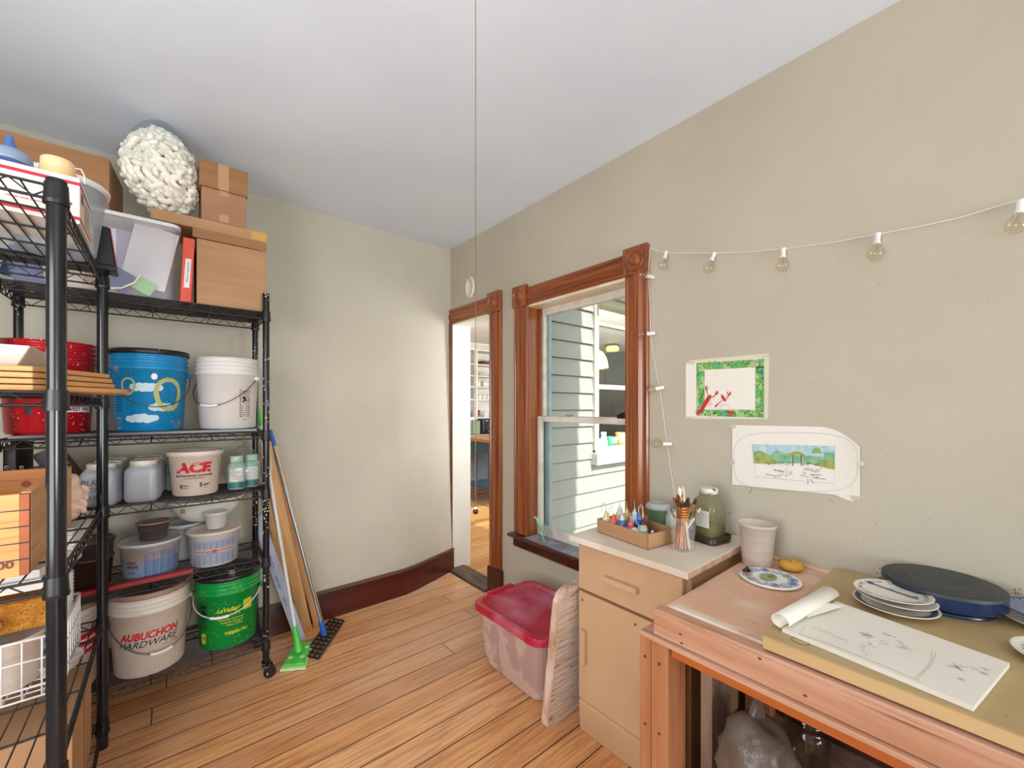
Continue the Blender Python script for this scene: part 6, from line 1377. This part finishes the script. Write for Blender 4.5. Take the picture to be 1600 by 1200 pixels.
# ================================================================ storage bin and leaning slab
t = thing('storage_bin', 'grubby translucent storage bin with a dusty crimson lid on the floor under the window', 'bin', (1.43, 1.535, 0))
mb = MB().mat(M('grubby_plastic', (196, 168, 160), .5, col2=(208, 188, 178), nscale=3, streak=((180, 150, 143), 4, (2.2, 2.2, 1.6), .50, .54)))
def rect(x0, x1, y0, y1, z, r, n=6):
    pts = []
    for (cx, cy, s0) in ((x1-r, y1-r, 0), (x0+r, y1-r, math.pi/2), (x0+r, y0+r, math.pi), (x1-r, y0+r, 1.5*math.pi)):
        for j in range(n): th = s0+math.pi/2*j/(n-1); pts.append((cx+r*math.cos(th), cy+r*math.sin(th), z))
    return pts
def stack(mb, rings, smooth=True):
    m_ = len(rings[0]); vs = [p for r in rings for p in r]
    mb.add(vs, [(i*m_+k, i*m_+(k+1) % m_, (i+1)*m_+(k+1) % m_, (i+1)*m_+k) for i in range(len(rings)-1) for k in range(m_)]+[tuple(reversed(range(m_))), tuple((len(rings)-1)*m_+k for k in range(m_))], False)
stack(mb, [rect(1.285, 1.585, 1.345, 1.745, 0, .05), rect(1.275, 1.595, 1.335, 1.755, .012, .055), rect(1.272, 1.60, 1.332, 1.760, .045, .055), rect(1.262, 1.605, 1.325, 1.765, .052, .055), rect(1.232, 1.625, 1.292, 1.780, .305, .06)])
mb.build('bin_body', t, bevel=.0)
mb = MB().mat(M('dusty_crimson', (178, 24, 54), .32, col2=(212, 138, 160), nscale=3.2, nlo=.42, nhi=.68, speck=(214, 170, 178), spscale=60, spsize=.10))
stack(mb, [rect(1.222, 1.635, 1.280, 1.792, .292, .065), rect(1.212, 1.645, 1.272, 1.802, .296, .07), rect(1.212, 1.645, 1.272, 1.802, .318, .07), rect(1.218, 1.640, 1.278, 1.796, .327, .066), rect(1.240, 1.618, 1.300, 1.774, .330, .06), rect(1.262, 1.598, 1.330, 1.745, .321, .05)]); mb.build('bin_lid', t)
mb = MB().mat(M('crimson', (184, 26, 50), .35)); mb.box(1.33, 1.50, 1.778, 1.812, .318, .337); mb.build('lid_latch', t, bevel=.006)
# slab
m_slab = M('flaking_white_slab', (214, 196, 178), .75, col2=(226, 214, 202), nscale=6, nstretch=(.8, 3, 5), streak=((156, 112, 82), 9, (1.2, 3, 9), .60, .68), bump=.8, bscale=14)
m_slabe = M('slab_edge', (226, 204, 188), .7, col2=(182, 134, 104), nscale=5, nstretch=(6, 6, 1.2), speck=(224, 206, 190), spscale=50, spsize=.2)
def slabp(x, z, k): # lean towards the cabinet side
    return Vector((x, 1.222-.075*(z/.60)+k, z))
t = thing('plaster_slab', 'flaking white plaster-coated board with rounded corners leaning on the tan cabinet', 'board', (1.35, 1.24, 0))
prof = [(1.212, .0), (1.53, .0), (1.53, .55), (1.50, .595), (1.45, .605), (1.26, .590), (1.228, .575), (1.213, .54)]
a_ = [slabp(x, z, 0) for x, z in prof]; b_ = [slabp(x, z, .045) for x, z in prof]; n = len(prof)
mb = MB().mat(m_slabe); mb.add(a_+b_, [(i, (i+1) % n, n+(i+1) % n, n+i) for i in range(n)]+[tuple(n+i for i in range(n))]); mb.mat(m_slab); mb.add(a_, [tuple(reversed(range(n)))]); mb.build('board', t, bevel=.006)

# ================================================================ workbench
t = thing('workbench', 'rough pine workbench with a clay-stained plywood top along the right wall', 'workbench', (1.45, 0, 0))
m_ply = M('clay_stained_plywood', (218, 178, 150), .55, col2=(204, 154, 124), nscale=4, nstretch=(1, 1, 1), streak=((224, 194, 172), 5, (2, 1.2, 1), .52, .72), speck=(160, 106, 80), spscale=24, spsize=.06)
m_rail = M('clay_stained_pine', (182, 130, 98), .55, col2=(198, 154, 128), nscale=3, nstretch=(5, .6, 9), streak=((132, 74, 40), 5, (9, .6, 20), .56, .72), speck=(216, 180, 156), spscale=30, spsize=.05)
m_orange = M('orange_pine', (190, 104, 44), .45, col2=(170, 88, 34), nscale=3, nstretch=(5, .6, 9), speck=(214, 186, 160), spscale=44, spsize=.09)
m_orangev = M('orange_pine_upright', (180, 122, 82), .5, col2=(164, 104, 66), nscale=3, nstretch=(9, 9, .7), streak=((130, 66, 30), 5, (14, 14, .6), .6, .72), speck=(220, 196, 176), spscale=40, spsize=.07)
BT = .752; Y0B = -1.15
mb = MB().mat(m_ply); mb.box(1.150, 1.785, Y0B, .648, BT-.019, BT); mb.box(1.153, 1.760, .0, .640, BT, BT+.006); mb.build('table_top', t, bevel=.004)
mb = MB().mat(M('flaky_white_edge', (222, 208, 194), .6, col2=(196, 164, 140), nscale=18)); mb.box(1.128, 1.152, Y0B, .640, BT-.022, BT+.006); mb.build('edge_strip', t, bevel=.002)
mb = MB().mat(m_ply); mb.box(1.765, 1.798, Y0B, .648, BT, BT+.014); mb.build('back_ledge', t, bevel=.002)
mb = MB().mat(m_rail); mb.box(1.088, 1.127, Y0B, .662, .676, .752); rl = mb.build('front_rail', t, bevel=.003)
mb = MB().mat(M('knot_brown', (112, 56, 30), .5))
for px, py in ((1063, 991), (1065, 1005), (1187, 1029), (1258, 1087), (1286, 1118)):
    p = on_x(px, py, 1.0875); mb.disc((p.y, p.z), .0045, lambda u, v: Vector((1.0873, u, v)), 10, 1, ry=.003)
mb.build('knots', rl)
mb = MB().mat(m_rail); mb.box(1.075, 1.20, Y0B, .700, .662, .675); mb.build('ledge_board', t, bevel=.002)
mb = MB().mat(m_orange); mb.box(1.098, 1.135, Y0B, .612, .628, .661); mb.build('lower_rail', t, bevel=.002)
for (x0, x1, y0, y1, z1) in ((1.086, 1.130, .668, .706, .661), (1.084, 1.185, .614, .666, .661)):
    mb = MB().mat(m_orangev); mb.box(x0, x1, y0, y1, 0, z1); lg = mb.build('leg', t, bevel=.002)
    mb = MB().mat(M('screw_brown', (96, 56, 34)))
    for z_ in (.60, .40): mb.lathe((x0-.0005, (y0+y1)/2, z_), [(.0045, 0), (.0045, .0012)], 10, Matrix.Rotation(-math.pi/2, 4, 'Y'))
    mb.build('screw', lg)
m_grey = M('weathered_board', (132, 100, 80), .7, col2=(150, 128, 112), nscale=5, nstretch=(6, 6, .7))
for (x0, x1, y0, y1) in ((1.27, 1.41, .575, .610), (1.70, 1.785, .56, .645), (1.70, 1.785, -1.12, -1.03), (1.09, 1.18, -1.12, -1.03)):
    mb = MB().mat(m_grey if x0 < 1.6 and y0 > 0 else m_orangev); mb.box(x0, x1, y0, y1, 0, BT-.02); mb.build('leg', t, bevel=.002)
mb = MB().mat(m_grey); mb.box(1.135, 1.78, Y0B+.02, .61, .16, .18); mb.box(1.135, 1.17, Y0B+.02, .61, .10, .16); mb.build('lower_shelf', t)
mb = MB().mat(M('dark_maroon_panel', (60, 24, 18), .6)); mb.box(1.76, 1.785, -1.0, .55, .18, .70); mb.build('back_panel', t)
# under the bench
m_trash = M('grey_film_bag', (112, 100, 88), .35, col2=(92, 80, 70), nscale=8, bump=.4)
mb = MB().mat(m_trash); cf3 = crumple(31, .16, 8)
def bag2(v):
    v = cf3(v); return Vector((v.x, v.y, max(v.z, -.13)))
mb.ball((1.285, .455, .3105), (.105, .100, .150), 30, 20, fn=bag2); mb.hexa([(1.26, .46, .43), (1.32, .44, .42), (1.32, .47, .42), (1.26, .48, .43)], [(1.285, .455, .49), (1.305, .45, .51), (1.31, .46, .51), (1.29, .47, .49)])
solo(mb, 'plastic_sack', 'greyish plastic sack slumped on the shelf under the workbench', 'sack')
t = thing('glass_jar', 'large empty glass jar under the workbench beside the plastic sack', 'jar', (1.445, .235, .1805), None)
mb = MB().mat(M('dark_jar_glass', (236, 234, 226), .06, clear=True)); c = (1.40, .270, .1805)
c = (1.50, .395, .1805)
t.location = c
mb.lathe(c, [(.056, 0), (.062, .006), (.062, .16), (.054, .182), (.050, .186), (.050, .196), (.054, .200), (.054, .208), (.050, .212), (.052, .222), (.048, .222), (.046, .186), (.058, .155), (.058, .01), (.001, .008)], 40, capt=False); mb.build('body', t)

# ---------------------------------------------------------------- on the bench
c = on_z(1156, 890, BT+.006); c = (1.665, .590, BT+.0065)
t = thing('deli_cup', 'cloudy empty quart cup with pink residue on the workbench', 'cup', c)
m_cloud = M('cloudy_plastic', (226, 214, 204), .3, trans=.45, col2=(214, 200, 188), nscale=5, nstretch=(1, 1, 8))
m_cloud2 = M('cloudy_residue', (196, 158, 128), .5, trans=.15)
mb = MB().mat(m_cloud); mb.lathe(c, [(.0465, 0), (.048, .004), (.0505, .034)], 44, capt=False); mb.lathe(c, [(.0505, .034), (.0585, .142), (.0625, .143), (.0630, .153), (.0585, .153), (.0505, .036)], 44, capb=False, capt=False); mb.build('body', t)
mb = MB().mat(m_cloud2); mb.lathe(c, [(.0455, .002), (.0485, .033)], 44); mb.build('residue', t)
# palette plate
c = Vector((1.545, .508, BT+.0065))
t = thing('paint_palette', 'round ceramic palette plate smeared with blue, green and red paint on the workbench', 'palette', c)
mb = MB().mat(m_porc); mb.lathe(c, [(.060, 0), (.086, .004), (.090, .008), (.088, .011), (.084, .010), (.070, .008), (.001, .0075)], 44, capt=False); mb.build('body', t)
fp = lambda u, v: c+Vector((u, v, .0118)); mb = MB()
pc = [('paint_blue', (96, 122, 170)), ('paint_pale', (206, 216, 216)), ('paint_green', (150, 164, 110)), ('paint_red', (206, 116, 96)), ('paint_dark', (40, 36, 34)), ('paint_sky', (170, 190, 206))]
for k in range(12):
    a = 2*math.pi*k/12; cc = (.066*math.cos(a), .066*math.sin(a)); mb.mat(M('paint_blue', (96, 122, 170), .4)); mb.stroke([(cc[0]+.0135*math.cos(2*math.pi*j/16), cc[1]+.0135*math.sin(2*math.pi*j/16)) for j in range(17)], .0025, fp)
    n_, c_ = pc[(k*5+1) % 6] if k not in (9, 10) else pc[0]; mb.mat(M(n_, c_, .4)); mb.disc(cc, .0105, lambda u, v: fp(u, v)+Vector((0, 0, .0003)), 12, 1, ry=.009)
mb.mat(M('paint_green', (150, 164, 110), .4)); mb.disc((0, .005), .034, fp, 20, 1, ry=.024); mb.mat(M('paint_moss', (110, 130, 66), .4)); mb.disc((.008, 0), .018, lambda u, v: fp(u, v)+Vector((0, 0, .0004)), 16, 1, ry=.010)
mb.build('paint_dabs', t)
mb = MB().mat(M('paint_dark', (40, 36, 34), .4))
for k in range(5): mb.ball(c+Vector((-.020+.008*k, .074-.004*(k % 2), .016)), (.007, .006, .005), 10, 6)
mb.build('dark_lumps', t)
mb = MB().mat(M('mustard_sponge', (206, 156, 60), .95, col2=(96, 88, 62), nscale=22, nlo=.5, nhi=.6, bump=.8, bscale=120)); cf4 = crumple(8, .05, 5); mb.ball((1.700, .492, BT+.0245), (.036, .040, .021), 24, 14, fn=lambda v: Vector((cf4(v).x, cf4(v).y, max(cf4(v).z, -.0175))))
solo(mb, 'sponge', 'mustard yellow oval sponge between the quart cup and the wall', 'sponge')
# drawing board
TB = .790
mb = MB().mat(M('olive_tan_board', (178, 154, 108), .5, col2=(168, 142, 98), nscale=3, nstretch=(1.5, .8, 1), speck=(140, 106, 70), spscale=16, spsize=.04)); mb.box(1.100, 1.745, Y0B+.02, .378, TB-.004, TB)
mb.mat(M('pale_board_edge', (204, 172, 126), .5, col2=(192, 158, 112), nscale=3, nstretch=(3, .7, 3))); mb.box(1.101, 1.744, Y0B+.021, .377, TB-.032, TB-.0045)
t = tag(mb.build('drawing_board', loc=(1.42, -.3, TB-.032)), 'broad olive-tan drawing board laid over the front rail of the workbench', 'board')
p = on_z(1250, 1002, TB+.0006); mb = MB().mat(M('brown_ring_stain', (140, 92, 44), .5)); mb.stroke([(p.x+.012*math.cos(.3*k), p.y+.018*math.sin(.3*k)) for k in range(22)], .0025, lambda u, v: Vector((max(u, 1.1005), v, TB+.0006))); mb.mapped([(1.1004, p.y-.0015), (1.1004, p.y+.0015)]+[(1.1004, p.y+.001), (1.1004, p.y-.001)], [(0, 1, 2, 3)], lambda u, v: Vector((1.1003, v, TB+.0005 if False else TB-.002))) ; mb.build('ring_stain', t)
# sketch pad with the top pages rolled back
PN, PR, PF, PL = Vector((1.148, .351)), Vector((1.112, .039)), Vector((1.359, -.003)), Vector((1.420, .303))
t = thing('sketch_pad', 'white sketch pad with faint pencil drawings and its top pages curled back', 'sketch pad', (1.26, .17, TB+.0005))
m_pad = M('sketch_paper', (226, 220, 208), .7, col2=(222, 215, 202), nscale=6)
mb = MB().mat(m_pad); mb.prism([(q.x, q.y, TB+.001) for q in (PN, PR, PF, PL)], (0, 0, .010)); mb.build('page_block', t)
mb = MB().mat(M('grey_card', (150, 142, 132), .7)); mb.prism([(q.x, q.y, TB+.0002) for q in (PN, PR, PF, PL)], (0, 0, .001)); mb.build('backing_card', t)
mb = MB().mat(m_pad); A_, B_ = Vector((PN.x+.002, PN.y, TB+.0115)), Vector((PL.x+.03, PL.y+.012, TB+.0115)); ax = (B_-A_).normalized(); out_ = Vector((-ax.y, ax.x, 0)); 
if out_.y < 0: out_ = -out_
prof = []
for k in range(25): th = -math.pi/2+(2*math.pi*.80)*k/24; rr = .0185-.0035*k/24; prof.append((rr*math.cos(th)*1.25, rr+rr*math.sin(th)))
ln = (B_-A_).length; vs = []
for s_ in (0, .5, 1.0):
    for (o__, z_) in prof: vs.append(A_+ax*ln*s_*(1-.06*(z_/.04))+out_*(o__+.004)+Vector((0, 0, z_-.0035)))
m_ = len(prof); mb.add(vs, [(i*m_+k, i*m_+k+1, (i+1)*m_+k+1, (i+1)*m_+k) for i in range(2) for k in range(m_-1)], True)
o = mb.build('curled_pages', t); so = o.modifiers.new('thick', 'SOLIDIFY'); so.thickness = .0016
mb = MB().mat(m_pad); q0, q1 = on_z(1262, 965, TB+.014), on_z(1318, 947, TB+.020); mb.add([q0, q1, q1+Vector((-.02, .03, .004)), q0+Vector((-.004, .02, .006))], [(0, 1, 2, 3)]); o = mb.build('loose_corner', t); so = o.modifiers.new('thick', 'SOLIDIFY'); so.thickness = .0008
mb = MB().mat(M('graphite', (150, 146, 142), .6)); fz = lambda u, v: on_z(u, v, TB+.0116)
def px_scribble(cx, cy, w, h, n, lw, seed, slope=.4):
    r_ = random.Random(seed); x0, y0 = cx-w/2, cy-h/2
    for k in range(n):
        pts = []; a_, b__ = r_.uniform(0, w), r_.uniform(0, h)
        for j in range(9): pts.append((x0+a_+j*w*.035+r_.uniform(-1, 1), y0+b__+j*w*.035*slope+r_.uniform(-1.6, 1.6)))
        mb.stroke(pts, lw, fz)
px_scribble(1365, 988, 46, 10, 9, .45, 1); px_scribble(1395, 1006, 44, 12, 7, .45, 2); px_scribble(1350, 1010, 26, 16, 4, .4, 3); px_scribble(1498, 1040, 46, 8, 8, .5, 4); px_scribble(1522, 1046, 40, 10, 5, .45, 5); px_scribble(1492, 1058, 26, 6, 3, .4, 6)
mb.stroke([(1455, 1018), (1456, 1028), (1450, 1040), (1440, 1050), (1432, 1056), (1428, 1062)], .6, fz); mb.stroke([(1462, 1019), (1460, 1028), (1455, 1040), (1446, 1048), (1438, 1056), (1434, 1062)], .6, fz)
cur = [(1270+k*3.1, 979+k*1.35+2.6*math.sin(k*1.9)) for k in range(19)]; mb.stroke(cur, .5, fz); mb.stroke([(1258, 975), (1254, 984), (1249, 990)], .35, fz); mb.stroke([(1250, 991), (1300, 1008), (1400, 1048), (1440, 1066)], .35, fz)
mb.stroke([(1344, 1006), (1352, 1010), (1347, 1016), (1356, 1022), (1350, 1026)], .6, fz)
mb.build('pencil_drawing', t)
# turntable
c = Vector((1.668, .120, TB)); t = thing('banding_wheel', 'dark blue banding wheel with a scratched black top against the wall', 'turntable', c)
m_navy = M('glossy_navy', (14, 44, 88), .25, col2=(10, 32, 66), nscale=5, coat=.4)
mb = MB().mat(m_navy); mb.lathe(c, [(.112, .016), (.120, .018), (.125, .024), (.125, .058)], 64, capt=False); mb.build('rim', t)
mb = MB().mat(M('scratched_black', (46, 50, 56), .5, col2=(38, 42, 48), nscale=9)); mb.lathe(c, [(.1252, .052), (.1252, .060), (.123, .062), (.05, .0622), (.001, .0622)], 64, capb=False, capt=False); mb.build('disc', t)
mb = MB().mat(M('clay_scratch', (140, 126, 104), .6)); fw = lambda u, v: c+Vector((u, v, .0626))
for r_, a0, a1 in ((.098, .2, 1.6), (.098, 2.8, 3.9), (.078, 2.5, 4.4), (.078, -.6, 1.4), (.055, 3.0, 4.8), (.040, .2, 2.0), (.105, 4.6, 5.6), (.064, 1.0, 2.4)): mb.stroke(arc((0, 0), r_, a0, a1, 20), .0011, fw)
mb.stroke([(-.07, -.02), (-.03, -.045)], .0012, fw); mb.build('clay_scratches', t)
mb = MB().mat(m_navy); mb.lathe(c, [(.104, 0), (.106, .004), (.098, .010), (.090, .016)], 56); mb.build('foot', t)
# plates
m_stone = M('speckled_white_glaze', (222, 216, 204), .25, col2=(214, 206, 192), nscale=12, coat=.3)
def saucer(label, c, r, h=.016, tilt=0, deco=None, name='saucer', mat=None, group='small decorated plates on the drawing board', under=None):
    t = thing(name, label, 'plate', c, group); mt = Matrix.Rotation(tilt, 4, 'X')
    mb = MB().mat(mat or m_stone); mb.lathe(c, [(r*.55, 0), (r*.58, .002), (r*.75, h*.4), (r*.985, h*.86), (r, h*.95), (r*.985, h), (r*.93, h*.90), (r*.70, h*.62), (r*.3, h*.55), (.001, h*.55)], 52, mt, capt=False); mb.build('body', t)
    if deco:
        mb = MB(); hgt = lambda rr: h*(.56 if rr < r*.3 else .56+.08*(rr-r*.3)/(r*.4) if rr < r*.7 else .63+.27*(rr-r*.7)/(r*.23))
        fn = lambda u, v: mt @ Vector((u, v, hgt(math.hypot(u, v))+.0009))+Vector(c); deco(mb, fn, r); mb.build('painted_decoration', t)
    return t
m_cob2 = M('cobalt_brush', (62, 70, 104), .4)
def deco_words(mb, fn, r):
    mb.mat(m_cob2); s = 'CAT PATING CAT NAP CATNIP '
    for k, ch in enumerate(s*2):
        if ch == ' ': continue
        a = math.pi*2*k/52; vs, fs = text_geo(ch, .0, 0); cxm = sum(q[0] for q in vs)/len(vs); k_ = .0125
        ca, sa = math.cos(a-math.pi/2), math.sin(a-math.pi/2)
        pts = [((q[0]-cxm)*k_, (q[1])*k_) for q in vs]; R__ = r*.76
        mb.mapped([(p[0]*ca-(p[1]+R__)*sa, p[0]*sa+(p[1]+R__)*ca) for p in pts], fs, fn)
    [mb.stroke([(.03-.035*q_, .045-.09*q_), (.034-.035*q_, .040-.09*q_)], .010, fn) for q_ in [i_/12 for i_ in range(13)]]; mb.disc((.034, .050), .008, fn, 12, 1); mb.stroke([(.02, .02), (.03, .0)], .003, fn); mb.stroke([(-.005, -.03), (.012, -.05)], .003, fn)
c0 = Vector((1.512, .196, TB+.0005))
saucer('bottom plate of the small stack, with a dark rim, beside the sketch pad', c0, .089, .020, under=None, deco=lambda mb, fn, r: (mb.mat(M('dark_slate_ring', (70, 76, 74), .4)), mb.stroke(arc((0, 0), r*.86, 0, 2*math.pi, 48), r*.14, fn)))
saucer('middle plain white plate of the small stack beside the sketch pad', c0+Vector((.004, -.002, .0205)), .083, .016)
saucer('top plate of the small stack, lettered in blue round its rim', c0+Vector((-.002, .004, .0360)), .082, .014, deco=deco_words, tilt=-.02)
c1 = Vector((1.685, -.078, TB+.0005))
saucer('white plate under the blue-striped bowl at the right edge', c1, .092, .018)
def deco_str(mb, fn, r):
    mb.mat(M('stripe_white', (206, 208, 210), .4))
    for k in range(-6, 7): x_ = k*.012; l_ = math.sqrt(max(0, (r*.9)**2-x_**2)); mb.stroke([(x_+.004*math.sin(j), -l_+2*l_*j/12) for j in range(13)], .003, fn)
saucer('blue and white striped dish with a terracotta rim at the right edge', c1+Vector((-.002, .002, .019)), .088, .022, deco=deco_str, name='dish', mat=M('blue_striped_glaze', (74, 92, 132), .3, col2=(60, 78, 118), nscale=8))
c2 = Vector((1.468, -.090, TB+.0005))
def deco_marks(mb, fn, r):
    mb.mat(m_cob2)
    for k in range(26): a = 2*math.pi*k/26; mb.stroke([(r*.66*math.cos(a), r*.66*math.sin(a)), (r*.80*math.cos(a+.06), r*.80*math.sin(a+.06))], .004, fn)
    mb.stroke(arc((0, 0), r*.62, 0, 2*math.pi, 40), .0015, fn)
saucer('white plate with blue brushed marks nearest the right edge of the drawing board', c2, .088, .018, deco=deco_marks)
